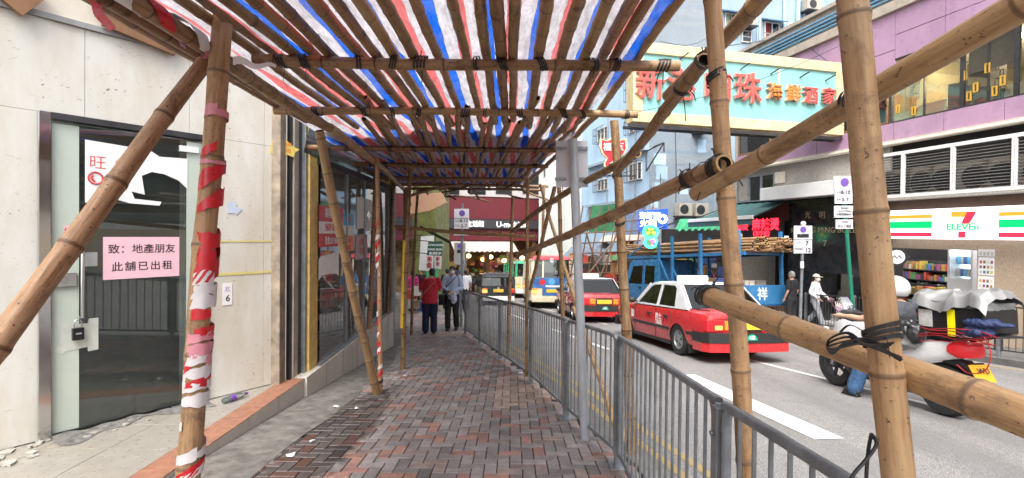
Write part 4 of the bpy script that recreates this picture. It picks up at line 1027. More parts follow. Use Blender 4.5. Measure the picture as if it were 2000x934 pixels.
ZB0, ZB1, ZW1, ZR = 4.29, 4.78, 6.55, 7.87
UL = U(1437); UR = -22.0
def fb(name, m, u0, u1, z0, z1, n0, n1, par=None, bevel=0): return MB().fbox(F, u0, u1, z0, z1, n0, n1).build(name, m, par or pur, bevel=bevel)
pw = 1.32
uws = U(1733)
k = 0; u = UL
while u > UR:
    a = u - pw
    pans = [(ZB0, ZB1)]
    if u > uws + .1: pans += [(5.75, 6.8), (6.81, ZR)]
    else: pans += [(ZW1, 7.2), (7.21, ZR)]
    for z0, z1 in pans:
        fb('cladding_panel', M_PUR, a + .006, u - .006, z0 + .004, z1 - .004, -0.08, 0.0 + random.uniform(-.004, .004))
    u = a
fb('wall', M_DARK, UR, UL, 2.4, ZB0 - .02, -0.6, -0.1); fb('wall', M_DARK, UR, UL, ZR - 1.2, ZR, -0.6, -0.09); fb('wall', M_DARK, UR, UL, ZB0, ZB1, -0.6, -0.09)
fb('parapet', M_CONC2, UR, UL + .1, ZR + .003, ZR + .28, -.4, .10); fb('parapet', M_CONC2, UR, UL, ZR + .285, ZR + 1.0, -.4, -.05); fb('parapet', M_CONC2, UR, UL + .1, ZR + 1.0, ZR + 1.12, -.45, .06)
for i in range(4):
    m = MB(); z = ZR + .40 + i * .12; m.cyl(F.P(UR, z, 0.02), F.P(UL, z, .02), .035, n=8); m.build('roof_pipe', M_BLUEPIPE, pur, smooth=50)
fb('end_wall', M_GRAN, UL, UL + .15, -3, ZR + 1.0, -8, -.02); fb('roof', M_CONC2, UR, UL, ZR - .1, ZR, -9, -.6)
# upper windows
def window_bay(u0, u1, z0, z1, gm, par=pur, n=-0.06, fm=None, fw=.05, mull=1):
    fr_ = MB()
    w = MB().fbox(F, u0, u1, z0, z1, n - .012, n).build('window', gm, par)
    for a, b, c, d_ in ((u0, u1, z0, z0 + fw), (u0, u1, z1 - fw, z1), (u0, u0 + fw, z0 + fw, z1 - fw), (u1 - fw, u1, z0 + fw, z1 - fw)): fr_.fbox(F, a, b, c, d_, n - .03, n + .04)
    for i in range(1, mull): c = u0 + (u1 - u0) * i / mull; fr_.fbox(F, c - fw / 3, c + fw / 3, z0 + fw, z1 - fw, n - .02, n + .03)
    fr_.build('frame', fm or M_DSTEEL, w); return w
ub = [uws, U(1871), U(1976), U(2080), U(2240), -2, -6, -10, -15, -21]
for a, b in zip(ub, ub[1:]): window_bay(b, a, ZB1, ZW1, M_WGLASS, fw=.04, mull=2)
ul = [UL - .05, U(1500), U(1560), U(1640), uws + .08]
for a, b in zip(ul, ul[1:]): window_bay(b, a, ZB1 + .02, 5.72, M_DKGL, fm=M_BROWN)
# restaurant room
M_WARM = pm('warm_wall', (0.34, 0.30, 0.20), 0.8, var=0.2, sc=1)
fb('room_wall', M_WARM, -22, uws + .1, ZB0, 7, -5.2, -5.0); fb('room_floor', pm('carpet', (.12, .08, .06), .9), -22, uws + .1, ZB0 + .2, ZB0 + .3, -5, -.62); fb('room_ceiling', pm('room_ceiling', (.42, .40, .36), .8), -22, uws + .1, 6.7, 6.75, -5, -.62)
fb('room_wall', M_WARM, uws, uws + .1, ZB0, 6.9, -5, -.12)
fb('room_column', pm('mauve_column', (.24, .19, .19), .5, var=.15), U(1905), U(1868), ZB0, 6.7, -.9, -.3)
fb('room_blind', pm('grey_blind', (.26, .23, .23), .7, var=.1), U(1972), U(1874), 5.62, 6.5, -.25, -.22)
sc = MB()
for (x0, x1, y0, y1, n_, rows) in ((1750, 1796, 150, 215, -.8, 5), (1888, 1962, 118, 200, -.35, 6)):
    a, b = UZ(x0, (y0 + y1) / 2, n_)[0], UZ(x1, (y0 + y1) / 2, n_)[0]; z0 = UZ((x0 + x1) / 2, y1, n_)[1]; z1 = UZ((x0 + x1) / 2, y0, n_)[1]; cw = (a - b) / 7
    for r in range(rows):
        for c in range(7):
            if random.random() < .8:
                uu = a - cw * (c + random.uniform(.1, .3)); zz = z0 + (z1 - z0) * (r + random.uniform(0, .3)) / rows; w_ = cw * .7; h_ = (z1 - z0) / rows * .9
                for A, B, C, D in ((uu - w_, uu, zz, zz + .012), (uu - w_, uu, zz + h_, zz + h_ + .012), (uu - .012, uu, zz, zz + h_), (uu - w_, uu - w_ + .012, zz, zz + h_)): sc.fbox(F, A, B, C, D, n_ - .01, n_)
sc.build('lattice_screen', M_BLACK, pur)
M_GOLD = pm('gold_frame', (.70, .42, .07), .35, .3)
for x, y in ((1880, 149), (1929, 133), (1906, 171), (1893, 188), (1943, 178), (1959, 157), (1754, 213), (1785, 217)):
    a = UZ(x, y, -.05); m = MB(); w_, h_ = .055, .115
    for A, B, C, D in ((-w_, w_, -h_, -h_ + .03), (-w_, w_, h_ - .03, h_), (-w_, -w_ + .03, -h_ + .03, h_ - .03), (w_ - .03, w_, -h_ + .03, h_ - .03)): m.fbox(F, a[0] + A, a[0] + B, a[1] + C, a[1] + D, -.05, -.03)
    m.build('gold_motif', M_GOLD, pur)
M_CLOTH = pm('white_cloth', (.72, .72, .70), .9, var=.05)
for i, (x, y, lab) in enumerate(((1838, 200, 'white clothed restaurant table in the first upstairs window'), (1985, 165, 'white clothed restaurant table at the far end upstairs'))):
    a = UZ(x, y, -1.2); o = thing('dining_table', lab, 'table', F.P(a[0], ZB0 + .3, -1.2), 'upstairs dining tables'); z = ZB0 + 1.05
    m = MB(); m.grid(lambda s, t: F.P(a[0] + 1.1 * (s - .5) * (1 + .0), z - .45 * max(0, abs(t - .5) * 2 - .62) / .38 - .45 * max(0, abs(s - .5) * 2 - .72) / .28 * .8, -1.2 + .9 * (t - .5)), 16, 16); m.build('tablecloth', M_CLOTH, o, smooth=60)
    m = MB(); m.cyl(F.P(a[0], ZB0 + .3, -1.2), F.P(a[0], z - .02, -1.2), .06); m.build('pedestal', M_DSTEEL, o)
    for j, du in enumerate((-.75, .75)):
        ch = thing('dining_chair', ['grey covered restaurant chair near the gold motifs', 'grey covered restaurant chair behind the white table upstairs', 'grey covered restaurant chair beside the far white table upstairs', 'grey covered restaurant chair past the far white table upstairs'][i * 2 + j], 'chair', F.P(a[0] + du, ZB0 + .3, -.9), 'upstairs dining chairs')
        m = MB(); m.fbox(F, a[0] + du - .22, a[0] + du + .22, ZB0 + .3, ZB0 + .8, -1.1, -.7); m.build('seat_cover', pm('grey_cloth', (.30, .33, .37), .9, var=.1), ch, bevel=.03)
        m = MB(); m.fbox(F, a[0] + du - .22, a[0] + du + .22, ZB0 + .8, ZB0 + 1.35, -.78, -.7); m.build('backrest', MATS['grey_cloth'], ch, bevel=.03)
M_LAMP = glow('ceiling_lamp', (1.0, .86, .6), 9)
for x, y, r, n_ in ((1917, 125, .16, -1.4), (1838, 126, .06, -1.4), (1998, 70, .14, -1.4), (1750, 118, .05, -2.5)):
    a = UZ(x, y, n_); m = MB(); m.cyl(F.P(a[0], a[1], n_), F.P(a[0], a[1] + .05, n_), r, n=18); o = m.build('ceiling_lamp', M_LAMP, pur)
for x, y, n_ in ((1917, 130, -1.4), (1760, 130, -2.5), (2060, 80, -2.0)):
    a = UZ(x, y, n_); l_ = bpy.data.lights.new('ceiling_lamp', 'POINT'); l_.energy = 55; l_.color = (1.0, .84, .58); l_.shadow_soft_size = .15; lo_ = link(bpy.data.objects.new('ceiling_lamp_light', l_)); lo_.location = F.P(a[0], min(a[1], 6.5) - .12, n_)
# pipes and cage over the store
m = MB(); m.cyl(F.P(UR, ZB0 - .12, .12), F.P(UL, ZB0 - .12, .12), .06, n=10); m.build('pipe', M_CRPIPE, pur, smooth=50)
fb('pipe_ledge', M_CRPIPE, UR, UL, ZB0 - .06, ZB0 - .015, 0, .12)
cz0, cz1 = UZ(1732, 388, .45)[1], UZ(1732, 300, .45)[1]
cage = thing('louvre_cage', 'white framed louvre cage hiding air conditioners above the store sign', 'louvre cage', F.P(10, cz0))
cp = [U(1700, .45), U(1761, .45), U(1858, .45), U(1978, .45), U(2110, .45), U(2300, .45)]
for a, b in zip(cp, cp[1:]):
    m = MB(); w_ = .05
    for A, B, C, D in ((b, a, cz0, cz0 + .09), (b, a, cz1 - .09, cz1), (b + .005, b + w_, cz0 + .09, cz1 - .09), (a - w_, a - .005, cz0 + .09, cz1 - .09)): m.fbox(F, A, B, C, D, .40, .46)
    m.build('frame', M_WHITEP, cage, bevel=.005)
    m = MB(); n_ = 15
    for i in range(n_):
        z = cz0 + .11 + (cz1 - cz0 - .22) * i / (n_ - 1); m.add([F.P(b + w_, z - .014, .435), F.P(a - w_, z - .014, .435), F.P(a - w_, z + .012, .405), F.P(b + w_, z + .012, .405)], [(0, 1, 2, 3)])
    m.build('slats', pm('dark_slats', (.10, .095, .09), .6, var=.2), cage)
fb('cage_floor', M_GRAN, UR, U(1695, .45), cz0 - .06, cz0 - .005, -.1, .46)
for i, (a, b) in enumerate(zip(cp, cp[1:])):
    for j in range(2):
        c = b + (a - b) * (.28 + .45 * j); ac = thing('air_conditioner', 'grey air conditioner behind the louvres, ' + ['at the bamboo post end', 'second bay', 'middle bay', 'fourth bay', 'far bay'][i] + [', farther half', ', nearer half'][j], 'air conditioner', F.P(c, cz0, .1), 'air conditioners behind the louvres')
        m = MB(); m.fbox(F, c - .36, c + .36, cz0 + .02, cz0 + .75, 0, .32); m.build('casing', pm('ac_beige', (.42, .39, .33), .6, var=.1, dirt=.4), ac, bevel=.015)
        m = MB(); m.lathe([(.0, .0), (.06, .01), (.06, .025), (.25, .03), (.27, .02), (.27, 0)], F.P(c - .05, cz0 + .38, .322), F.n, 18); m.build('fan_grille', M_DSTEEL, ac)
# store sign
sz0, sz1 = UZ(1732, 466, .3)[1], UZ(1732, 412, .3)[1]
fb('beam', pm('brown_beam', (.12, .075, .05), .7, var=.2), UR, U(1700, .1), sz1 - .05, cz0 - .07, -.3, .12)
sg = thing('store_sign', 'backlit white store sign with a big seven and red, green and orange stripes', 'sign', F.P(U(1880, .3), sz0))
def fb2(nm, m_, u0, u1, z0, z1, n0, n1, par, **k): return MB().fbox(F, u0, u1, z0, z1, n0, n1).build(nm, m_, par, **k)
us0, us1 = U(2075, .3), U(1733, .3); M_SGW = glow('sign_white', (.92, .90, .95), 0.62)
fb2('box', M_SGW, us0, us1, sz0, sz1, .02, .30, sg, bevel=.01)
H_ = sz1 - sz0
for (xa, xb) in ((1733.5, 1820), (1950, 2074)):
    a, b = U(xb, .3), U(xa, .3)
    for f0, f1, c, nm in ((.70, .82, (.95, .22, .02), 'orange'), (.36, .60, (.0, .33, .10), 'green'), (.08, .22, (.70, .02, .05), 'red')):
        fb2('stripe', glow('sign_' + nm, c, .55), a, b - .004, sz0 + H_ * f0, sz0 + H_ * f1, .301, .306, sg)
def pxs(lst, n, m_, nm):                        # outline drawn on the sign face
    pts = [UZ(x, y, n) for x, y in lst]; q = MB(); q.prism(pts, lambda a, b, d: F.P(a, b, n + d), 0, .006); return q.build(nm, m_, sg)
pxs([(1858, 413.5), (1889, 413.5), (1884, 424), (1858, 424)], .307, MATS['sign_orange'], 'seven_bar')
pxs([(1889, 413.5), (1906.5, 413), (1904, 420), (1893, 437.5), (1877.5, 437.5), (1881, 428), (1884, 424)], .308, MATS['sign_red'], 'seven_stem')
pxs([(1872, 452), (1886, 452), (1885.5, 464.5), (1871.5, 464.5)], .308, MATS['sign_red'], 'seven_foot')
m = MB(); a = UZ(1880, 443.5, .308); put_text(m, 'ELEVEn', .21, F.P(a[0], a[1], .320), -F.u, bold=.075, depth=.004, sx=1.12); m.build('lettering', MATS['sign_green'], sg)
# store front
zg = lambda px: gz(F.P(U(px), 0).y)
op0, op1 = U(1908), U(1742); oz1 = UZ(1830, 487)[1]; oz0 = -1.15
fb('store_wall', M_MOS, UR, op0, -2.5, sz0 + .05, -.35, -.02); fb('store_wall', M_MOS, op0, op1, oz1, sz0 + .05, -.35, -.02); fb('store_wall', M_STONE, op1, op1 + .18, -2.5, sz0 + .4, -.35, -.02)
fb('store_recess', M_DARK, U(1912, -4.2) - 2, U(1738, -4.2) + 1, -2, oz1 + .5, -4.3, -4.2); fb('store_side_wall', M_DARK, op1 + .2, op1 + .25, -2, oz1 + .5, -4.2, -.4) if False else None; fb('store_ceiling', glow('store_ceiling', (.95, .95, 1.0), 1.1), op0 - 1, U(1738, -4.2) + 1, oz1 + .25, oz1 + .3, -4.2, -.4)
fb('store_floor', pm('store_floor', (.4, .38, .35), .3), op0 - 1, U(1738, -4.2) + 1, oz0 - .1, oz0, -4.2, -.05)
GC = [(.55, .08, .06), (.62, .45, .08), (.12, .3, .12), (.1, .16, .42), (.55, .52, .48), (.5, .25, .08), (.08, .07, .07), (.35, .1, .2), (.7, .65, .55), (.25, .18, .1)]
GM = [pm('goods_%s' % n_, c, .45, var=.15) for n_, c in zip(('red', 'yellow', 'green', 'blue', 'grey', 'amber', 'black', 'plum', 'cream', 'brown'), GC)]
rg = random.Random(4)
for si, (n0, ua, ubb, lab) in enumerate(((-.5, U(1880, -.5), U(1795, -.5), 'low gondola of snacks just inside the store opening'), (-1.7, U(1890, -1.7), U(1745, -1.7), 'middle store shelf packed with small bright goods'), (-3.4, U(1912, -3.4), U(1740, -3.4), 'tall back shelf of drinks along the store wall'))):
    sh = thing('store_shelf', lab, 'shelf', F.P((ua + ubb) / 2, oz0, n0), 'store shelves'); top = (.95, 1.35, 2.0)[si]; nl = (3, 4, 6)[si]
    m = MB()
    for j in range(nl): m.fbox(F, ua, ubb, oz0 + top * j / nl, oz0 + top * j / nl + .025, n0 - .35, n0)
    m.fbox(F, ua, ubb, oz0, oz0 + top, n0 - .38, n0 - .355); m.build('rack', M_DSTEEL, sh)
    m = MB()
    for j in range(nl):
        u_ = ua
        while u_ < ubb - .05:
            w_ = rg.uniform(.05, .13); h_ = rg.uniform(.4, .85) * top / nl; m.mat(rg.randrange(10)); m.fbox(F, u_, u_ + w_ * .9, oz0 + top * j / nl + .03, oz0 + top * j / nl + .03 + h_, n0 - .3, n0 - rg.uniform(0, .06)); u_ += w_
    o = m.build('goods', GM, sh); o['kind'] = 'stuff'
cf = thing('drinks_cooler', 'lit white drinks cooler with blue packs inside the store opening', 'cooler', F.P(U(1876, -.7), oz0, -.7))
a0, a1 = U(1901, -.7), U(1852, -.7); b0 = UZ(1876, 545, -.7)[1]; b1 = UZ(1876, 488, -.7)[1]
m = MB(); m.fbox(F, a0, a1, oz0, b0, -1.3, -.7); m.fbox(F, a0, a1, b0, b1, -1.3, -1.2); m.fbox(F, a0, a0 + .05, b0, b1, -1.2, -.7); m.fbox(F, a1 - .05, a1, b0, b1, -1.2, -.7); m.build('cabinet', M_WHITEP, cf)
m = MB(); m.fbox(F, a0 + .05, a1 - .05, b1 - .16, b1, -.95, -.7); m.fbox(F, a0 + .05, a1 - .05, b0, b1 - .2, -1.18, -1.15); m.build('light_panel', glow('cooler_light', (.75, .9, 1.0), 1.0), cf)
for j in range(2):
    for c in range(5): m = MB(); uu = a0 + .1 + c * (a1 - a0 - .2) / 5; zz = b0 + .05 + j * .32; m.fbox(F, uu, uu + .1, zz, zz + .2, -1.1, -.9); m.build('drink_pack', [GM[3], GM[4], pm('goods_sky', (.15, .5, .75), .4)][(j + c) % 3], cf)
ck = thing('round_wall_sign', 'round white sign with dark rim beside the store opening', 'sign', F.P(U(1752, .35), UZ(1752, 502, .35)[1], .35)); a = UZ(1752, 502, .4)
m = MB(); vax = V((-.25, -.97, 0)); c0 = F.P(a[0], a[1], .4); m.lathe([(.18, 0), (.19, .012), (.25, .012), (.25, -.1), (0, -.1)], c0 - vax * .004, vax, 28); m.build('rim', M_BLACK, ck, smooth=40)
m = MB(); m.cyl(c0, c0 + vax * .006, .185, n=28); m.build('face', glow('round_sign_face', (.55, .55, .57), .12), ck)
m = MB(); put_text(m, '7-24H', .11, c0 + vax * .012, V((.97, -.25, 0)), bold=.02) if False else m.tube([c0 + vax * .010 + V((.97, -.25, 0)) * x_ + V((0, 0, z_)) for x_, z_ in ((-.11, -.03), (-.06, .04), (-.01, -.04), (.04, .04), (.10, -.03))], .018, 5); m.build('mark', GM[6], ck)
m = MB(); m.bar(c0 - vax * .05, F.P(a[0], a[1], -.02), .05, .05); m.build('bracket', M_DSTEEL, ck)
for i, (x0, y0, x1, y1, lab) in enumerate(((1910, 487, 1942, 501, 'white notice strip at the top right of the store opening'), (1910, 503, 1941, 538, 'white price poster with rows of small pictures by the store opening'), (1909, 540, 1940, 575, 'pink and white price poster below the first by the store opening'), (1908, 577, 1939, 606, 'faded price poster lowest of the column by the store opening'))):
    qd = wrect(F, x1, y0, x0, y1, 0.0); o = paper(F, qd, M_PAPER, lab, 'poster', n=-.018, name='poster', thick=.004, sgn=-1)
    for r in range(1 if i == 0 else 3):
        for c in range(4):
            bm_ = MB(); uu = qd[0] + (qd[1] - qd[0]) * (.08 + .23 * c); zz = qd[2] + (qd[3] - qd[2]) * (.1 + .28 * r); bm_.fbox(F, uu, uu + (qd[1] - qd[0]) * .15, zz, zz + (qd[3] - qd[2]) * (.16 if i else .5), -.0135, -.012); bm_.build('picture', GM[(r * 3 + c + i) % 10] if i else GM[4], o)
# lobby of the residential block
lb0, lb1 = U(1738), U(1543); lz1 = UZ(1640, 392)[1]
fb('lobby_wall', M_STONE, U(1600), lb1, -2.5, lz1 + .1, -.5, .0); fb('lobby_wall', M_STONE, lb0, U(1598), UZ(1640, 535)[1], lz1 + .1, -.5, .0); fb('lobby_wall', M_STONE, lb0, U(1668), -2.5, UZ(1640, 535)[1] - .003, -.5, .0)
fb('lobby_back', pm('lobby_wall', (.30, .28, .23), .5, var=.15), U(1690, -2.1) - 1, U(1585, -2.1) + .5, -2.5, 1, -2.2, -2.1)
m = MB(); m.fbox(F, U(1640, -2), U(1618, -2), UZ(1630, 565, -2)[1], UZ(1630, 530, -2)[1], -2.09, -2.05); m.build('notice_board', M_BLACK, pur)
for s_, x, y, h in (('光', 1578, 421, .30), ('明', 1606, 421, .30), ('大', 1634, 421, .30), ('廈', 1662, 421, .30)): 
    a = UZ(x, y); m = MB(); put_text(m, s_, h * .85, F.P(a[0], a[1], .012), -F.u, bold=.006, depth=.02); m.build('character', pm('dull_brass', (.36, .30, .20), .45, .5), pur)
m = MB(); a = UZ(1618, 450); put_text(m, 'KWONG MING BUILDING', .255, F.P(a[0], a[1], .012), -F.u, depth=.02, sx=1.05); m.build('lettering', MATS['dull_brass'], pur); m = MB(); a = UZ(1612, 476); put_text(m, '7', .28, F.P(a[0], a[1], .012), -F.u, depth=.02)
m.build('lettering', pm('dull_brass', (.36, .30, .20), .45, .5), pur)
wb0, wb1 = U(1735), U(1508); bz0, bz1 = UZ(1506, 391, .5)[1], UZ(1506, 366, .5)[1]
fb('white_beam', M_WHITEP, wb0, wb1, bz0, bz1, -.1, .55, bevel=.02)
fb('render_wall', M_GRAN, wb0, UL, bz1 - .4, ZB0 - .16, -.3, -.02)
w0, w1 = U(1512), U(1440); wz0, wz1 = UZ(1476, 394)[1], UZ(1476, 343)[1]
for i, gm_ in enumerate((M_GREYP, M_DKGL, M_DKGL)):
    a = w1 - (w1 - w0) * (i + 1) / 3; b = w1 - (w1 - w0) * i / 3
    window_bay(a, b, wz0, wz1, gm_, n=.0, fm=M_STEEL, fw=.05)
    if i == 0:
        m = MB(); [m.fbox(F, a + .06, b - .06, wz0 + .08 + j * .09, wz0 + .13 + j * .09, .004, .02) for j in range(10)]; m.build('louvres', M_CONC2, pur)
m = MB(); a, b = U(1533), U(1513); z0 = UZ(1522, 358)[1]; z1 = UZ(1522, 336)[1]; [m.fbox(F, a, b, z0 + j * (z1 - z0) / 8, z0 + j * (z1 - z0) / 8 + .05, 0, .04) for j in range(8)]; m.build('vent', M_CRPIPE, pur)
# eatery under the awning
fb('eatery_wall', M_DARK, U(1545), UL, -2.6, bz0 + .2, -2.0, -1.9); fb('eatery_pier', M_STONE, U(1545), U(1540), -2.6, bz0, -2, 0.0); fb('eatery_lintel', pm('dark_red_board', (.10, .02, .02), .6), U(1541), UL, UZ(1490, 432)[1], bz0 - .02, -.1, -.03)
mm = pm('tile_pattern', (.20, .12, .08), .6, var=.4, sc=9); fb('eatery_counter', mm, U(1541), UL, -2.3, -.35, -.7, -.4)
aw = thing('awning', 'green canvas awning with white front bar over the eatery', 'awning', F.P(U(1480), .8, .5))
A = [F.P(*UZ(1434, 400), 0.02), F.P(*UZ(1538, 393), 0.02)]; nA = 1.55; Bq = [F.P(*UZ(1344, 432, nA), nA), F.P(*UZ(1471, 424, nA), nA)]
m = MB(); m.grid(lambda s, t: (A[0].lerp(A[1], s)).lerp(Bq[0].lerp(Bq[1], s), t) + V((0, 0, -.05 * math.sin(t * math.pi) + .012 * math.sin(s * 40))), 40, 8); m.build('canvas', pm('green_canvas', (.045, .115, .115), .7, var=.15, dirt=.3), aw, smooth=60)
m = MB(); m.bar(Bq[0], Bq[1], .07, .13); m.build('front_bar', M_WHITEP, aw, bevel=.015)
m = MB(); m.add([Bq[0] - V((0, 0, .05)), Bq[1] - V((0, 0, .05)), Bq[1] - V((0, 0, .26)), Bq[0] - V((0, 0, .26))], [(0, 1, 2, 3)]); m.build('valance', MATS['green_canvas'], aw)
[MB().bar(A[i], Bq[i], .04, .04).build('arm', M_DSTEEL, aw) for i in (0, 1)]
led = thing('led_sign', 'glowing red character sign above the eatery counter', 'sign', F.P(U(1485, .25), UZ(1485, 460, .25)[1], .25)); M_LED = glow('red_led', (1.0, .015, .03), 2.4)
fb2('panel', M_BLACK, U(1530, .25), U(1432, .25), UZ(1480, 466, .25)[1], UZ(1480, 427, .25)[1], .2, .245, led)
for s_, x, y, h, kk in (('重慶', 1450, 443, .34, .02), ('麻辣燙', 1495, 440, .46, .03), ('（老字號）', 1487, 457.5, .23, .03)):
    a = UZ(x, y, .25); m = MB(); put_text(m, s_, h, F.P(a[0], a[1], .26), -F.u, bold=kk, depth=.01); m.build('characters', M_LED, led)
# ------------------------------------------------------------------ restaurant sign hung across the street
sO = V((10.2, 15.9, 0)); RS = Fr(sO.x - .972 * 7.1, sO.y - .2334 * 7.1, .972, .2334, 1)
M_TEAL = pm('faded_turquoise', (.25, .56, .54), .55, var=.08, sc=1.2, dirt=.55, dcol=(.20, .33, .27), dsc=1.6); M_CRY = pm('peeling_cream_yellow', (.74, .63, .36), .6, var=.15, sc=4, dirt=.9, dcol=(.36, .22, .09), dsc=5)
rsn = thing('restaurant_sign', 'huge turquoise sign with red characters in a peeling cream frame over the street', 'sign', RS.P(3.5, 4.7))
def rb_(nm, m_, u0, u1, z0, z1, n0, n1, **k): return MB().fbox(RS, u0, u1, z0, z1, n0, n1).build(nm, m_, rsn, **k)
SZ0, SZ1 = 4.73, 6.95
rb_('board', M_TEAL, .3, 6.85, SZ0 + .3, SZ1 - .3, -.3, .0); rb_('frame', M_CRY, 0, 7.1, SZ0, SZ0 + .3, -.4, .06, bevel=.02); rb_('frame', M_CRY, 0, 7.1, SZ1 - .3, SZ1, -.4, .06, bevel=.02); rb_('frame', M_CRY, 0, .3, SZ0 + .302, SZ1 - .302, -.4, .06, bevel=.02); rb_('frame', M_CRY, 6.8, 7.1, SZ0 + .302, SZ1 - .302, -.4, .06, bevel=.02)
rb_('seam', M_CRPIPE, 4.72, 4.78, 5.7, SZ1 - .3, .0, .03)
M_CORAL = pm('coral_letter', (.66, .11, .09), .5, var=.12, sc=5, dirt=.4); M_CORE = pm('pale_letter_edge', (.62, .40, .33), .5, var=.1); M_OCH = pm('orange_letter', (.72, .26, .05), .5, var=.12)
for s_, x, y, h, m_ in (('新', 1267, 170, .98, M_CORAL), ('港', 1327, 172, .98, M_CORAL), ('明', 1398, 178, .98, M_CORAL), ('珠', 1457, 178, .98, M_CORAL), ('海', 1509, 183, .56, M_OCH), ('鮮', 1546, 186, .56, M_OCH), ('酒', 1579, 190, .56, M_CORAL), ('家', 1615, 192, .56, M_CORAL)):
    a = RS.hit(x, y)
    m = MB(); put_text(m, s_, h * .96, RS.P(a[0], a[1], .05), RS.u, bold=.034, depth=.10); m.build('character_edge', M_CORE, rsn)
    m = MB(); put_text(m, s_, h * .96, RS.P(a[0], a[1], .095), RS.u, bold=.014, depth=.05); m.build('character', m_, rsn)
for x, y in ((1328, 116), (1446, 136), (1505, 145), (1562, 152), (1612, 158)):
    a = RS.hit(x, y); m = MB(); m.cyl(RS.P(a[0], a[1], 0), RS.P(a[0] + .12, a[1] + .12, .25), .02, n=6); m.build('rod', M_DSTEEL, rsn)
m = MB()
for n_ in (-.35, .0): m.bar(RS.P(-.1, SZ0 - .1, n_), RS.P(7.3, SZ0 - .1, n_), .06, .08)
for i in range(8): m.bar(RS.P(i, SZ0 - .1, -.35), RS.P(i + .6, SZ0 - .1, 0), .04, .05)
m.build('support_frame', M_DSTEEL, rsn)
m = MB()
for p0, p1 in ((RS.P(6.9, SZ1, -.2), F.P(UL - 3, ZR + .6, 0)), (RS.P(2, SZ1, -.2), F.P(UL - 2, ZR + .9, 0))): m.cyl(p0, p1, .012, n=5)
m.build('stay_wire', M_DSTEEL, rsn)
# ------------------------------------------------------------------ pale blue apartment block beyond
BS = Fr(6.9, 26, .9724, .2334, 1); BF = Fr(6.9, 26, -.2334, .9724, -1)
M_BLU = pm('pale_blue_paint', (.42, .60, .78), .75, var=.08, sc=.8, dirt=.8, dcol=(.30, .41, .52), dsc=1.3, streak=.08); M_BLU2 = pm('grey_blue_paint', (.31, .41, .49), .75, var=.1, sc=.9, dirt=.5, dcol=(.16, .2, .23), dsc=1.5, streak=.1); M_DBLU = pm('deep_blue_paint', (.07, .17, .30), .6, var=.1)
blk = thing('apartment_block', 'tall pale blue apartment block rising behind the turquoise sign', 'building', BS.P(6, -2.2))
us = BS.hit(1400, 60)[0]
MB().fbox(BS, 0, us, -3, 19, -10, 0).build('wall', M_BLU, blk); MB().fbox(BS, us + .003, 20, -3, 19, -10, .35).build('wall', M_BLU2, blk)
def bwin(fr, x0, y0, x1, y1, cols, rows=1, cage=False, hood=False, n=.0, gm=M_DKGL, curtain=None):
    a, b = sorted((fr.hit(x0, (y0 + y1) / 2, n)[0], fr.hit(x1, (y0 + y1) / 2, n)[0])); z0 = fr.hit((x0 + x1) / 2, y1, n)[1]; z1 = fr.hit((x0 + x1) / 2, y0, n)[1]
    w = MB().fbox(fr, a, b, z0, z1, n - .02, n + .012).build('window', gm, blk); f = MB(); t_ = .05
    for A, B, C, D in ((a, b, z0, z0 + t_), (a, b, z1 - t_, z1), (a, a + t_, z0 + t_, z1 - t_), (b - t_, b, z0 + t_, z1 - t_)): f.fbox(fr, A, B, C, D, n, n + .07)
    for i in range(1, cols): c = a + (b - a) * i / cols; f.fbox(fr, c - .025, c + .025, z0 + t_, z1 - t_, n, n + .06)
    for i in range(1, rows): c = z0 + (z1 - z0) * i / rows; f.fbox(fr, a + t_, b - t_, c - .02, c + .02, n + .012, n + .055)
    f.build('frame', M_WHITEP, w)
    if curtain: MB().fbox(fr, a + .06, a + (b - a) * .4, z0 + .06, z1 - .06, n + .013, n + .02).build('curtain', curtain, w)
    if hood: MB().prism([(0, z1 + .1), (.5, z1 - .12), (.5, z1 - .06), (0, z1 + .18)], lambda p, q, d: fr.P(a - .15 + d, q, n + p), 0, b - a + .3).build('hood', M_DBLU, w)
    if cage:
        c = MB()
        for i in range(9): uu = a + (b - a) * i / 8; c.cyl(fr.P(uu, z0 - .1, n + .35), fr.P(uu, z1, n + .35), .012, n=5)
        for zz in (z0 - .1, (z0 + z1) / 2, z1): c.bar(fr.P(a, zz, n + .35), fr.P(b, zz, n + .35), .02, .02); c.bar(fr.P(a, zz, n), fr.P(a, zz, n + .35), .02, .02); c.bar(fr.P(b, zz, n), fr.P(b, zz, n + .35), .02, .02)
        c.build('cage', M_DSTEEL, w)
    return w
M_CURT = pm('pale_green_curtain', (.40, .45, .36), .9); M_RCURT = pm('dark_red_cloth', (.22, .03, .03), .9)
bwin(BS, 1415, 27, 1440, 72, 2, 2, n=.36, hood=True, curtain=M_CURT); bwin(BS, 1448, 50, 1467, 84, 1, 3, n=.36); bwin(BS, 1456, 28, 1478, 44, 2, 1, n=.36)
bwin(BS, 1492, 44, 1521, 90, 2, 2, n=.36, hood=True, curtain=M_RCURT); bwin(BS, 1537, 46, 1558, 82, 2, 2, n=.36, curtain=M_WHITEP)
for x, r in ((1532, .09), (1558.5, .10), (1484, .05), (1480, .03), (1570, .03)):
    a = BS.hit(x, 50, .45); m = MB(); m.cyl(BS.P(a[0], 6, .45), BS.P(a[0], 19, .45), r, n=10); m.build('drain_pipe', M_BLU, blk, smooth=50)
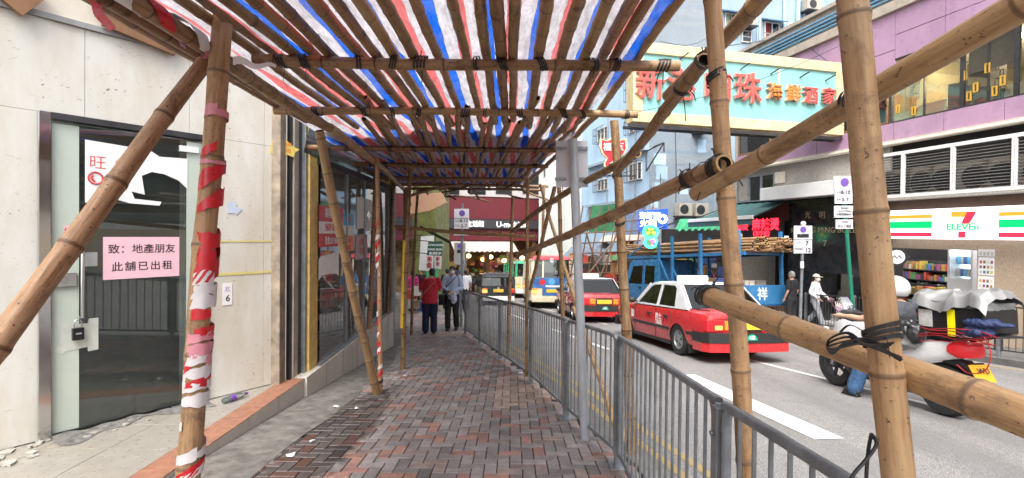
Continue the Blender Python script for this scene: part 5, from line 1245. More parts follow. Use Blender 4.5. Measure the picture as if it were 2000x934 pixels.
def acu(x, y, w_, h_, fr, n, lab, dep=.5):
    a = fr.hit(x, y, n + dep); o = thing('air_conditioner', lab, 'air conditioner', fr.P(a[0], a[1] - h_ / 2, n), 'air conditioners on the blue block')
    MB().fbox(fr, a[0] - w_ / 2, a[0] + w_ / 2, a[1] - h_ / 2, a[1] + h_ / 2, n + .05, n + dep).build('casing', MATS['ac_beige'], o, bevel=.02)
    m = MB(); m.lathe([(0, .004), (.05, .012), (h_ * .36, .012), (h_ * .38, 0)], fr.P(a[0] - w_ * .12, a[1], n + dep), fr.n, 16); m.build('fan_grille', M_DSTEEL, o)
    m = MB(); m.fbox(fr, a[0] - w_ / 2 - .05, a[0] + w_ / 2 + .05, a[1] - h_ / 2 - .06, a[1] - h_ / 2 - .005, n, n + dep + .1); m.build('shelf', M_DSTEEL, o)
acu(1592, 8, .95, .6, BS, .36, 'air conditioner on brackets at the top of the blue block'); acu(1468, 41, .6, .45, BS, .36, 'small air conditioner beside the hooded window on the blue block'); acu(1372, 249, .5, .45, BS, 0, 'small air conditioner alone on the plain blue side wall')
acu(1340, 409, .75, .65, BS, .1, 'farther of two air conditioners above the street shelf on the blue block'); acu(1372, 410, .75, .65, BS, .1, 'air conditioner next to the green awning on the blue block')
m = MB(); a = BS.hit(1493, 64, 1.2); b = BS.hit(1556, 66, 1.2)
for zz in (a[1], a[1] - .35, a[1] - .7): m.bar(BS.P(a[0], zz, 1.2), BS.P(b[0], zz, 1.2), .03, .03)
for i in range(15): uu = a[0] + (b[0] - a[0]) * i / 14; m.bar(BS.P(uu, a[1] - .7, 1.2), BS.P(uu, a[1], 1.2), .018, .018)
m.build('balcony_rail', pm('rusty_rail', (.30, .20, .16), .7, var=.3), blk); MB().fbox(BS, a[0] - .1, b[0] + .1, a[1] - .82, a[1] - .72, .35, 1.25).build('balcony_slab', M_BLU2, blk)
for (x0, y0, x1, y1) in ((1230, 234, 1258, 256), (1229, 318, 1255, 352), (1168, 350, 1188, 372), (1230, 150, 1258, 190), (1168, 250, 1188, 275)): bwin(BF, x0, y0, x1, y1, 3, 1, cage=True)
MB().fbox(BF, 0, 8, 3.35, 3.5, 0, .3).build('ledge', M_BLU2, blk); MB().fbox(BF, 0, 8, 5.9, 6.05, 0, .25).build('ledge', M_BLU2, blk)
MB().fbox(BF, 7.9, 8.9, -3, 19, -6, -.1).build('pilaster', M_DBLU, blk); MB().fbox(BF, 0, 7.9, -3, 19, -6, -.003).build('wall', pm('white_blue_render', (.46, .50, .53), .8, var=.1, dirt=.5, dcol=(.25, .27, .28), dsc=1.2), blk)
m = MB(); c1 = BS.hit(1297, 279, 1.2); c0 = BS.hit(1262, 296, .0); c2 = BS.hit(1262, 335, 0)
for p, q in ((BS.P(c1[0], c1[1], 1.2), BS.P(c0[0], c0[1], 0)), (BS.P(c1[0], c1[1], 1.2), BS.P(c2[0], c2[1], 0)), (BS.P(c1[0], c1[1], 1.2), BS.P(c1[0], c1[1] - .45, 1.2)), (BS.P(c1[0], c1[1], 1.2), BS.P(c1[0] + .1, c1[1], 0)), (BS.P(c0[0], c0[1], 0), BS.P(c2[0], c2[1], 0))): m.bar(p, q, .05, .05)
m.build('sign_bracket', M_DSTEEL, blk)
m = MB()
for x in (1186, 1240, 1275, 1291): a = BF.hit(x, 380, .05) if x < 1264 else BS.hit(x, 420, .05); fr = BF if x < 1264 else BS; m.cyl(fr.P(a[0], -1, .06), fr.P(a[0], 4.5 if x > 1264 else 9, .06), .035, n=6)
m.build('thin_pipes', M_GREYP, blk)
rp = random.Random(77)                          # repainted patches and cables on the plain side wall
for i in range(7):
    a = BS.hit(rp.uniform(1275, 1395), rp.uniform(230, 400)); w_, h_ = rp.uniform(.3, 1.0), rp.uniform(.2, .8); MB().fbox(BS, a[0] - w_ / 2, a[0] + w_ / 2, a[1] - h_ / 2, a[1] + h_ / 2, 0, .006).build('repair_patch', pm('patched_blue_%d' % (i % 3), [(.40, .56, .72), (.46, .63, .79), (.36, .50, .62)][i % 3], .8, var=.08), blk)
for x, y0, y1 in ((1405, 150, 470), (1318, 210, 430), (1290, 340, 470)):
    a = BS.hit(x, y0, .03); b = BS.hit(x + 2, y1, .03); m = MB(); m.tube([BS.P(a[0], a[1], .03), BS.P((a[0] + b[0]) / 2 + .05, (a[1] + b[1]) / 2, .03), BS.P(b[0], b[1], .03)], .018, 5); m.build('cable', M_DSTEEL, blk)
# shield sign, neon signs, stalls at the foot of the block
bd = thing('shield_sign', 'old red shield shaped sign with white characters on the blue block', 'sign', BF.P(3.6, 4.2, 1.2)); sp_ = V((6.0, 25.5, 0))
def bdp(px, py): return at(px, py, 25.5)
def outline(lst, m_, nm, par, Y, th=.2, dy=0): 
    q = MB(); pts = [at(x, y, Y) for x, y in lst]; q.add([p + V((0, dy, 0)) for p in pts] + [p + V((0, dy + th, 0)) for p in pts], [tuple(range(len(pts))), tuple(range(len(pts), 2 * len(pts)))[::-1]] + [(i, (i + 1) % len(pts), len(pts) + (i + 1) % len(pts), len(pts) + i) for i in range(len(pts))]); return q.build(nm, m_, par)
SH = [(1172, 270), (1184, 274), (1197, 268), (1211, 274), (1224, 270), (1226, 288), (1219, 302), (1207, 309), (1217, 318), (1216, 330), (1206, 337), (1195, 338), (1184, 333), (1179, 322), (1186, 309), (1176, 300), (1171, 286)]
outline(SH, M_CRY, 'rim', bd, 25.5); cx_, cy_ = 1198, 300
outline([(cx_ + (x - cx_) * .85, cy_ + (y - cy_) * .9) for x, y in SH], M_RED, 'face', bd, 25.5, .1, -.03)
for s_, x, y, h in (('福', 1186, 288, .42), ('頭', 1210, 288, .42), ('金', 1198, 322, .38)): q = MB(); put_text(q, s_, h, at(x, y, 25.44), (1, 0, 0), bold=.03, depth=.02); q.build('character', M_PAPER, bd)
m = MB(); m.bar(at(1160, 344, 25.6), at(1240, 344, 27), .06, .06); m.build('bracket', M_DSTEEL, bd)
nn_ = thing('neon_sign', 'blue neon box sign with white characters beyond the bamboo rail', 'sign', at(1278, 452, 21.5)); M_NB = glow('neon_blue', (.01, .05, .75), .9); M_NW = glow('neon_white', (.9, .95, 1.0), 1.6)
outline([(1251, 412), (1304, 408), (1304, 447), (1287, 447), (1280, 443), (1251, 452)], M_NB, 'box', nn_, 21.5, .3)
for s_, x, y, h in (('海鮮酒', 1269, 422, .30), ('火鍋', 1266, 437, .36)): q = MB(); put_text(q, s_, h, at(x, y, 21.47), (1, 0, 0), bold=.03, depth=.02); q.build('characters', M_NW, nn_)
q = MB(); q.lathe([(.2, 0), (.2, .03), (.1, .03), (.1, 0)], at(1294, 428, 21.47), (0, -1, 0), 16); q.build('ring_mark', MATS['neon_white'], nn_)
ng = thing('neon_sign', 'green outlined neon figure of two stacked rounds above the blue truck', 'sign', at(1271, 486, 19.5)); M_NG = glow('neon_green', (.05, .95, .50), 1.5); M_NY = glow('neon_yellow', (1, .62, .05), 1.4); M_NP = glow('neon_pink', (.95, .05, .6), 1.4)
for cx_, cy_, r in ((1271, 453, .27), (1271, 474, .22)):
    q = MB(); c = at(cx_, cy_, 19.5); q.tube([c + V((math.cos(t * .35) * r * (1 + .06 * math.sin(t * 2)), 0, math.sin(t * .35) * r * .85)) for t in range(18)], .045, 6, closed=True); q.build('green_tube', M_NG, ng)
    q = MB(); q.cyl(c + V((0, .12, 0)), c + V((0, .06, 0)), r * 1.05, n=20); q.build('back_plate', GM[2], ng)
for (x, y, dx, dz) in ((1266, 455, .07, .05), (1277, 455, .07, .05), (1271, 448, .1, .04)): q = MB(); q.ball(at(x, y, 19.45), dx, .03, dz, 10, 6); q.build('yellow_lamp', M_NY, ng)
q = MB(); q.tube([at(1273, 479, 19.45), at(1274, 472, 19.45), at(1270, 470, 19.45), at(1277, 468, 19.45), at(1279, 474, 19.45)], .03, 6); q.build('pink_tube', M_NP, ng)
m = MB(); m.bar(at(1271, 453, 19.7), at(1330, 430, 24), .06, .06); m.build('bracket', M_DSTEEL, ng)
ys2 = thing('shop_sign', 'small yellow shop sign with red characters behind the bamboo lattice', 'sign', at(1222, 482, 23.5)); outline([(1207, 464), (1237, 462), (1237, 482), (1207, 483)], pm('yellow_board', (.62, .42, .03), .5), 'board', ys2, 23.5, .1); q = MB(); put_text(q, '押 金', .36, at(1222, 472, 23.46), (1, 0, 0), bold=.03, depth=.01); q.build('characters', M_RED, ys2)
# clutter at the block's foot
lw = thing('stall_row', 'row of dark stalls with sheet metal roofs at the foot of the blue block', 'stalls', BF.P(3, -2.2, .5))
MB().fbox(BF, -.2, 9, -4, .55, .0, .6).build('stall_front', M_DARK, lw); MB().fbox(BS, .7, 9, -4, 1.9, .0, .4).build('stall_front', M_DARK, lw)
outline([(1222, 415), (1256, 408), (1256, 458), (1222, 462)], pm('blue_corrugated', (.16, .22, .33), .5, .3, var=.25, sc=9), 'corrugated_panel', lw, 24.2, .15)
outline([(1155, 402), (1232, 398), (1240, 452), (1150, 456)], pm('green_net', (.03, .16, .07), .85, var=.4, sc=3), 'green_net', lw, 26.3, .05)
m = MB(); m.grid(lambda s, t: at(1120 + 75 * s - 22 * t, 478 + 24 * t - 4 * s, 24 - 1.6 * t) + V((0, 0, .04 * math.sin(s * 25))), 16, 4); m.build('canvas_roof', pm('grey_blue_canvas', (.16, .19, .24), .7, var=.2, dirt=.5), lw)
m = MB(); m.grid(lambda s, t: at(1328 + 120 * s - 10 * t, 428 + 22 * t - 3 * s, 22.5 - .8 * t) + V((0, 0, .05 * math.sin(s * 60) * t)), 60, 4); m.build('green_roof', pm('green_canvas_bright', (.04, .30, .14), .7, var=.25, dirt=.4), lw)
m = MB(); m.add([at(1180, 460, 24.5), at(1260, 458, 23.0), at(1260, 470, 22.2), at(1170, 472, 23.2)], [(0, 1, 2, 3)]); m.build('sheet_roof', M_CONC2, lw)
rg = random.Random(9); m = MB()
for i in range(40): m.mat(rg.randrange(10)); c = at(rg.uniform(1120, 1420), rg.uniform(492, 560), rg.uniform(21.5, 24)); s = rg.uniform(.1, .3); m.box(c.x - s, c.x + s, c.y - .1, c.y + .1, c.z - s * .8, c.z + s * .8)
o = m.build('stall_goods', GM, lw); o['kind'] = 'stuff'
lat = thing('bamboo_lattice', 'leaning lattice of thin bamboo in front of the stalls behind the second taxi', 'lattice', at(1180, 575, 22)); k = 0
for i in range(9):
    k += 1; x = 1105 + i * 17; a_, b_ = at(x, 588, 21.6), at(x + 34, 402, 22.6)
    m = MB(); m.cyl(a_, b_, .034, .026, 7); m.build('upright', M_BAM, lat, smooth=60)
for i in range(8):
    y = 430 + i * 20; m = MB(); m.cyl(at(1100 + (560 - y) * .2, y + 6, 21.8), at(1238 + (560 - y) * .15, y, 21.8), .03, .026, 7); m.build('crosspiece', M_BAM, lat, smooth=60)
for a_, b_ in (((1145, 455), (1185, 580)), ((1215, 430), (1165, 560)), ((1130, 560), (1200, 470))): m = MB(); m.cyl(at(*a_, 21.4), at(*b_, 21.4), .04, .03, 7); m.build('brace', M_BAM, lat, smooth=60)
# ------------------------------------------------------------------ white block and the red market front closing the street
C = Fr(0, 42, .93, .367, 1); cU = lambda px, n=0: C.hit(px, 455, n)[0]
mk = thing('market_building', 'red fronted market building closing the end of the street', 'building', C.P(0, -3)); M_MRED = pm('market_red', (.15, .018, .026), .55, var=.12, sc=1, dirt=.35)
def cb(nm, m_, x0, x1, y0, y1, n0, n1, par=mk, **k): a, b = cU(x0, n1), cU(x1, n1); xm = (x0 + x1) / 2; return MB().fbox(C, min(a, b), max(a, b), C.hit(1000, y1, n1)[1], C.hit(1000, y0, n1)[1], n0, n1).build(nm, m_, par, **k)
cb('upper_wall', pm('pale_render', (.52, .50, .48), .8, var=.1, dirt=.5), 700, 1180, 180, 386, -6, -.1); cb('red_fascia', M_MRED, 740, 1170, 388, 429, -4, .4)
cb('sign_band', pm('dark_band', (.05, .045, .05), .5), 740, 1170, 429.5, 447, -4, .6); cb('lower_band', pm('dark_red_band', (.17, .02, .03), .5), 740, 1170, 448, 470, -4, .3); cb('back_wall', pm('warm_shop_back', (.30, .20, .10), .7, var=.6, sc=1.5), 740, 1170, 470.5, 600, -4, -3)
for i in range(7): x = 905 + i * 45; cb('pier', M_BROWN if i % 2 else M_CONC2, x, x + 7, 470.5, 600, -.5, .1)
M_WTX = glow('band_letters', (.95, .95, .95), .5)
m = MB()
for s_, x in (('生活館', 928), ('U-mo', 986), ('生活館', 1016), ('U-mo', 1072), ('生活館', 1103)): a = C.hit(x, 438 + (x - 928) * .02, .6); put_text(m, s_, .5 if s_[0] != 'U' else .62, C.P(a[0], a[1], .61), C.u, bold=.03, depth=.02)
m.build('lettering', M_WTX, mk)
m = MB(); a = C.hit(1012, 459, .3); put_text(m, '萬勝物廊 CATERING', .62, C.P(a[0], a[1], .33), C.u, bold=.03, depth=.03, sx=.95); m.build('lettering', pm('dull_maroon_letter', (.34, .10, .09), .5), mk)
m = MB(); a0, a1 = cU(880, .5), cU(1002, .5); z_ = C.hit(940, 472, .5)[1]; m.grid(lambda s, t: C.P(a0 + (a1 - a0) * s, z_ - t * .75 + .04 * math.sin(s * 80) * t, .5 + 1.3 * t), 60, 5); m.build('white_awning', pm('white_canvas', (.45, .42, .38), .8, var=.1, dirt=.4), mk)
rg = random.Random(14); m = MB()
for i in range(110): m.mat(rg.randrange(10)); a = C.hit(rg.uniform(880, 1110), rg.uniform(498, 560), -1.5); s = rg.uniform(.1, .35); m.fbox(C, a[0] - s, a[0] + s, a[1] - s * .7, a[1] + s * .7, -1.6 - rg.random(), -1.4)
o = m.build('shop_goods', GM, mk); o['kind'] = 'stuff'
for i, x in enumerate((915, 944, 958, 985, 1020, 1060)): a = C.hit(x, 500 + (i * 7) % 12, -.8); m = MB(); m.ball(C.P(a[0], a[1], -.8), .22, .22, .18, 10, 6); m.build('lamp', glow('market_lamp', (1.0, .55, .2), 2.5), mk)
for i in range(6): a = C.hit(880 + i * 52, 372, -.1); MB().fbox(C, a[0] - .7, a[0] + .7, a[1] - .3, a[1] + 1.6, -.11, -.06).build('window', M_DKGL, mk)
wbk = thing('white_apartment_block', 'white apartment block between the market and the blue block', 'building', (3.5, 36, -2.6)); c = []
for z in (-3, 18):
    for px, Y in ((1052, 38), (1152, 34.5), (1185, 44), (1060, 47)): p = at(px, 455, Y); c.append((p.x, p.y, z))
MB().hexa(c).build('wall', pm('white_render', (.58, .57, .56), .8, var=.08, dirt=.7, dcol=(.33, .32, .31), dsc=1.4, streak=.1), wbk)
for (x0, y0, x1, y1) in ((1062, 372, 1072, 382), (1098, 355, 1110, 378), (1062, 330, 1072, 345), (1125, 330, 1136, 350)): outline([(x0, y0), (x1, y0), (x1, y1), (x0, y1)], M_DKGL, 'window', wbk, 34.4 + (1152 - x0) * .035, .3)
# left side of the far street
gs = thing('green_shop', 'yellow green painted shop front beyond the hanging signs', 'shop', at(830, 560, 24)); c = []
outline([(806, 300), (852, 300), (852, 585), (806, 585)], pm('olive_paint', (.22, .24, .07), .6, var=.45, sc=1.8), 'front', gs, 24, 5)
outline([(800, 380), (862, 376), (872, 396), (838, 412), (800, 418)], pm('peach_canvas', (.62, .36, .22), .7), 'canvas', gs, 22.5, .2)
q = MB(); q.tube([at(834, 585, 23.8), at(834, 512, 23.8), at(843, 503, 23.8), at(852, 512, 23.8), at(852, 585, 23.8)], .06, 8); q.build('door_arch', pm('mint_paint', (.05, .4, .22), .5), gs)
rg = random.Random(2); m = MB()
for i in range(24): m.mat(rg.randrange(10)); cc = at(rg.uniform(800, 850), rg.uniform(560, 600), rg.uniform(19, 22)); s = rg.uniform(.08, .2); m.box(cc.x - s, cc.x + s, cc.y - s, cc.y + s, cc.z - s, cc.z + s)
o = m.build('shop_goods', GM, gs); o['kind'] = 'stuff'
def board(pts, Y, m_, lab, texts, cat='sign', name='hanging_sign', th=.1, group=None):
    o = thing(name, lab, cat, at((pts[0][0] + pts[2][0]) / 2, pts[2][1], Y), group); outline(pts, m_, 'board', o, Y, th)
    for s_, x, y, h, tm, b_ in texts: q = MB(); put_text(q, s_, h, at(x, y, Y - .02), (1, 0, 0), bold=b_, depth=.008); q.build('lettering', tm, o)
    m = MB(); t_ = at((pts[0][0] + pts[1][0]) / 2, pts[0][1], Y + th / 2); m.bar(t_, t_ + V((-1.2, 0, .12)), .03, .03); m.build('bracket', M_DSTEEL, o); return o
board([(822, 462), (847, 460), (845, 530), (818, 528)], 19, M_PAPER, 'tall white hanging sign with red characters beyond the walkway', [('茶', 839, 507, .22, M_RED, .02), ('舍', 838, 519, .22, M_RED, .02)])
board([(849, 498), (862, 498), (861, 526), (848, 524)], 18.6, M_PAPER, 'narrow white hanging sign with red characters near the walking man', [('茶', 855, 506, .16, M_RED, .02), ('舍', 855, 516, .16, M_RED, .02)])
board([(836, 473), (864, 471), (863, 500), (834, 499)], 18, pm('deep_green_board', (.01, .08, .05), .5), 'dark green hanging sign with red lettering over the pavement', [('KOWLOON', 850, 479, .105, M_PAPER, .03), ('KING BUN', 850, 487.5, .105, M_PAPER, .03), ('香港麵飽', 850, 495.5, .11, M_PAPER, .02)])
m = MB(); m.grid(lambda s, t: at(820 + 58 * s, 440 + 30 * s + 6 * t, 19.5 + t), 8, 4); tag(m.build('awning', pm('black_canvas', (.02, .022, .02), .8), loc=at(850, 455, 20)), 'sagging black awning above the hanging signs', 'awning')
# traffic plates
M_SGN = pm('sign_face', (.62, .62, .66), .4, var=.04); M_PURP = pm('sign_purple', (.16, .08, .35), .4); M_SGREY = pm('faded_sign_face', (.30, .31, .30), .5, var=.1)
def plate(o, x0, y0, x1, y1, Y, m_=M_SGN, nm='plate'): return outline([(x0, y0), (x1, y0), (x1, y1), (x0, y1)], m_, nm, o, Y, .03)
def disc(o, x, y, r, Y, m_=None): q = MB(); c = at(x, y, Y); q.cyl(c + V((0, -.004, 0)), c + V((0, -.012, 0)), r, n=20); q.build('no_stopping_disc', m_ or M_PURP, o)
def ptext(o, s_, x, y, h, Y, m_=M_INK, b_=.02, sx=1): q = MB(); put_text(q, s_, h, at(x, y, Y - .012), (1, 0, 0), bold=b_, depth=.004, sx=sx); q.build('lettering', m_, o)
def pline(o, x0, x1, y, Y): q = MB(); q.bar(at(x0, y, Y - .008), at(x1, y, Y - .008), .004, .012); q.build('rule', M_INK, o)
t1 = thing('no_stopping_sign', 'white no stopping plate with two time ranges above the walking man', 'traffic sign', (-1.42, 14.5, gz(14.5)))
Y = 14.4; plate(t1, 887, 408, 916, 447, Y); disc(t1, 902.5, 416.5, .085, Y); pline(t1, 888, 915, 426.5, Y); ptext(t1, '8-10', 906, 431.5, .125, Y); ptext(t1, '5-7', 906, 441.5, .125, Y); ptext(t1, '上午', 893, 431.5, .07, Y, b_=0); ptext(t1, '下午', 893, 441.5, .07, Y, b_=0); plate(t1, 886, 452, 915, 460, Y); ptext(t1, '公眾假期除外', 900.5, 456, .07, Y, b_=.01)
m = MB(); m.cyl((at(903, 400, 14.5).x, 14.5, gz(14.5)), at(903, 398, 14.5), .035, n=10); m.build('pole', M_STEEL, t1)
t2 = thing('no_stopping_sign', 'faded grey no stopping plate with a bus mark behind the walking man', 'traffic sign', (-1.85, 18, gz(18))); Y = 18
plate(t2, 887, 474, 909, 498, Y, M_SGREY); disc(t2, 898, 481, .09, Y); plate(t2, 886.5, 498.5, 908.5, 517, Y, M_SGREY); ptext(t2, '7', 903, 503, .13, Y); ptext(t2, '12', 903, 512, .14, Y); m = MB(); m.box(*sum(([at(893, 492, Y).x, at(903, 492, Y).x], [Y - .01, Y - .005], [at(893, 494, Y).z, at(893, 488, Y).z]), [])); m.build('bus_mark', M_INK, t2)
m = MB(); m.cyl((at(899, 470, 18.06).x, 18.06, gz(18)), at(899, 474, 18.06), .035, n=10); m.build('pole', M_STEEL, t2)
t3 = thing('no_stopping_sign', 'white no stopping plate with a bus, seven to twelve, by the black stone lobby', 'traffic sign', G(1563, 640)); Y = 14.0
plate(t3, 1551, 441, 1586.5, 468, Y); disc(t3, 1568.5, 448.5, .085, Y); plate(t3, 1550.5, 469.5, 1586, 495, Y); ptext(t3, '7', 1576, 476, .17, Y); ptext(t3, '12', 1578, 489, .17, Y); ptext(t3, '上午', 1560, 474, .07, Y, b_=0); ptext(t3, 'midnight', 1560, 486, .07, Y, b_=.01)
q = MB(); q.prism([(1557, 464), (1557, 458), (1559, 457), (1562, 457), (1563, 458), (1566, 457), (1580, 457), (1580, 464)], lambda a, b, d: at(a, b, Y - .01) + V((0, d, 0)), 0, .004); q.build('bus_mark', M_INK, t3)
m = MB(); m.cyl(at(1562, 655, 14.06), at(1569, 438, 14.06), .04, n=12); m.build('pole', M_STEEL, t3); m = MB(); m.ball(at(1569, 437, 14.06), .07); m.build('cap', M_WHITEP, t3, smooth=60); plate(t3, 1564, 511, 1570, 524, 13.98, M_PAPER, 'sticker')
t4 = thing('no_stopping_sign', 'green post with stacked no stopping plates half behind the thick bamboo', 'traffic sign', G(1668, 640)); Y = 12.8
plate(t4, 1629, 344, 1664, 369, Y); disc(t4, 1649.5, 356, .105, Y); plate(t4, 1631, 369.8, 1665, 398, Y); ptext(t4, '8-10', 1652, 376, .13, Y); ptext(t4, '5-7', 1651, 390, .13, Y); ptext(t4, '上午', 1638, 376, .065, Y, b_=0); ptext(t4, '下午', 1638, 390, .065, Y, b_=0)
plate(t4, 1630, 402, 1666, 425, Y); ptext(t4, 'Except', 1650, 406, .07, Y); ptext(t4, 'General Holidays', 1650, 412, .05, Y); ptext(t4, '公眾假期除外', 1648, 419, .062, Y, b_=.01); plate(t4, 1633, 429, 1666, 447, Y); ptext(t4, 'Except', 1650, 433, .06, Y); ptext(t4, '的士上落客', 1650, 442, .07, Y, b_=.01)
m = MB(); m.cyl(at(1669, 650, 12.86), at(1645, 344, 12.86), .045, n=12); m.build('pole', pm('green_post_paint', (.01, .16, .10), .4, var=.15), t4)
# railing on the far kerb
fr_ = thing('kerb_railing', 'dark steel railing of thin bars along the far kerb before the store', 'railing', (kerb_far(12) + .25, 12, gz(12)))
def fk(y, h): return V((kerb_far(y) + .28, y, gz(y, h)))
yy = [4.5, 6.5, 8.4, 10.2, 12.0, 13.8, 15.6, 17.4, 19.2, 21]
for y in yy: m = MB(); m.bar(fk(y, -.02), fk(y, 1.05), .06, .06, FD); m.build('post', M_STEEL, fr_, bevel=.004)
for a, b in zip(yy, yy[1:]):
    a += .06; b -= .06; m = MB(); m.tube([fk(a, .12), fk(a, 1.0), fk(b, 1.0), fk(b, .12)], .018, 6); m.bar(fk(a, .14), fk(b, .14), .025, .025); n_ = 15
    for i in range(1, n_): y = a + (b - a) * i / n_; m.cyl(fk(y, .14), fk(y, 1.0), .008, n=5, caps=False)
    m.build('panel', M_DSTEEL if b < 30 else M_STEEL, fr_)
# overhead lines
for i, (p, q, lab) in enumerate(((at(1290, 80, 14.4), at(1400, 60, 19), 'thin black cable above the left end of the turquoise sign'), (at(1240, 220, 14.1), at(1700, 60, 15), 'thin black cable slanting across the turquoise sign face'))):
    m = MB(); m.tube([p + (q - p) * (t / 12) + V((0, 0, -.3 * math.sin(math.pi * t / 12))) for t in range(13)], .008, 5); tag(m.build('cable', M_BLACK, loc=p), lab, 'cable')
# ------------------------------------------------------------------ vehicles
def paint(name, c, dirt=.25): return pm(name, c, .28, var=.05, sc=2, dirt=dirt, dcol=[x * .55 for x in c], dsc=2.2, coat=.7)
P_RED = paint('taxi_red', (.50, .022, .026)); P_SIL = paint('silver_white', (.60, .61, .63)); P_BLK = paint('black_car_paint', (.012, .012, .014)); P_BLUE = paint('truck_blue', (.035, .17, .36), .5); P_CRM = paint('bus_cream', (.66, .58, .40)); P_BRED = paint('bus_red', (.52, .035, .05)); P_GRN = paint('bus_green', (.03, .36, .17)); P_WHT = paint('scooter_white', (.72, .72, .72), .15)
M_CARG = glass('car_glass', (.52, .56, .55), .01, .10, (.02, .024, .024)); M_TRIM = pm('black_trim', (.018, .018, .019), .55, var=.1); M_RIM = pm('grey_wheel_rim', (.36, .37, .38), .35, .7, var=.15); M_SEAT = pm('dark_seat', (.03, .03, .034), .8)
M_TAILR = glow('tail_lamp_red', (.50, .012, .018), .15); M_TAILL = glow('brake_lamp', (1.0, .22, .05), 1.3); M_AMB = pm('amber_lens', (.75, .25, .03), .2); M_WLENS = pm('white_lens', (.75, .72, .68), .2); M_PLATEY = pm('yellow_plate', (.72, .48, .04), .5); M_GDISC = pm('green_plaque', (.01, .32, .20), .5); M_UNDER = pm('underbody', (.012, .011, .011), .9)
def apply_mod(me, setup):
    o = bpy.data.objects.new('tmp', me); COL.objects.link(o); setup(o); return eval_mesh(o)
def wheel(par, x, y, r, w=.2, side=1, rim=M_RIM, spokes=5, hubk=.62):
    m = MB(); ax = (0, side, 0); o = (x, y - side * w, 0 + r)
    m.lathe([(r * .55, 0), (r * .9, 0), (r * .98, w * .12), (r, w * .3), (r, w * .7), (r * .98, w * .88), (r * .92, w), (r * .66, w * .98), (r * .62, w * .86)], o, ax, 28)
    t = m.build('wheel', M_RUBBER, par, world=False, smooth=45)
    m = MB(); m.lathe([(r * .62, w * .95), (r * .57, w * .97), (r * .55, w * .80), (r * .30, w * .55), (0, w * .55)], o, ax, 28); m.mat(0)
    for k in range(spokes):
        a = k * 2 * math.pi / spokes; c = V((x, y - side * w + side * w * .78, r)); d = V((math.cos(a), 0, math.sin(a))); m.bar(c + d * r * .05, c + d * r * .56, r * .17, w * .22, (0, 1, 0))
    m.lathe([(r * .16, w * .9), (r * .12, w * .95), (0, w * .95)], o, ax, 14); m.build('rim', rim, t, world=False, smooth=40)
    return t
def ring(x, w, zb, zt, crown=.02, tuck=.06):
    h = [(0, zb), (w * .7, zb), (w * .95, zb + .05), (w, zb + .2), (w * 1.0, zb + (zt - zb) * .55), (w * .985, zt - .12), (w * .95, zt - .04), (w * .86, zt), (w * .4, zt + crown * .8)]
    return [V((x, y, z)) for y, z in h] + [V((x, 0, zt + crown))] + [V((x, -y, z)) for y, z in h[:0:-1]]
def body_shell(st, arches, m_paint):
    m = MB(); m.loft([ring(*s) for s in st]); me = bpy.data.meshes.new('tmpb'); me.from_pydata([tuple(v) for v in m.v], [], m.f); me.materials.append(m_paint); me.materials.append(M_UNDER)
    bm = bmesh.new(); bm.from_mesh(me); bmesh.ops.recalc_face_normals(bm, faces=bm.faces); bm.to_mesh(me); bm.free()
    cut = MB()
    for x, r in arches:
        for s in (-1, 1): cut.cyl((x, s * .50, r * .86), (x, s * 1.3, r * .86), r * 1.18, n=28)
    cme = bpy.data.meshes.new('tmpc'); cme.from_pydata([tuple(v) for v in cut.v], [], cut.f); cme.materials.append(M_UNDER)
    bm = bmesh.new(); bm.from_mesh(cme); bmesh.ops.recalc_face_normals(bm, faces=bm.faces); bm.to_mesh(cme); bm.free()
    co = bpy.data.objects.new('tmpc', cme); COL.objects.link(co)
    def su(o): md = o.modifiers.new('b', 'BOOLEAN'); md.operation = 'DIFFERENCE'; md.object = co; md.solver = 'EXACT'; md.material_mode = 'TRANSFER'
    r = apply_mod(me, su); bpy.data.objects.remove(co); return r
def mesh_part(me, name, par, smooth=35):
    me.name = name; me.polygons.foreach_set('use_smooth', [True] * len(me.polygons)); me.set_sharp_from_angle(angle=R(smooth)); o = link(bpy.data.objects.new(name, me)); o.parent = par; WM[o.name] = WM[par.name].copy(); return o
def side_frame(par, outer, holes, yb, zb, k, m_, glassm=M_CARG, th=.03, nm='side_frame'):
    for s in (1, -1):
        me = plate_mesh(outer, holes, th)
        for v in me.vertices: x, z, d = v.co; v.co = (x, s * (yb - (z - zb) * k + d), z)
        me.materials.clear(); me.materials.append(m_); o = mesh_part(me, nm, par, 30)
        for h in holes:
            g = MB(); g.prism(h, lambda a, b, d: V((a, s * (yb - (b - zb) * k - .004 + d), b)), -.003, .003); g.build('side_window', glassm, o, world=False)
def bx(par, nm, m_, x0, x1, y0, y1, z0, z1, bevel=0, **k): return MB().box(x0, x1, y0, y1, z0, z1).build(nm, m_, par, world=False, bevel=bevel, **k)
def ltext(par, s_, size, o, xd, yd, m_, bold=.02, nm='lettering', sx=1): q = MB(); put_text(q, s_, size, o, xd, yd, bold=bold, depth=.003, sx=sx); return q.build(nm, m_, par, world=False)
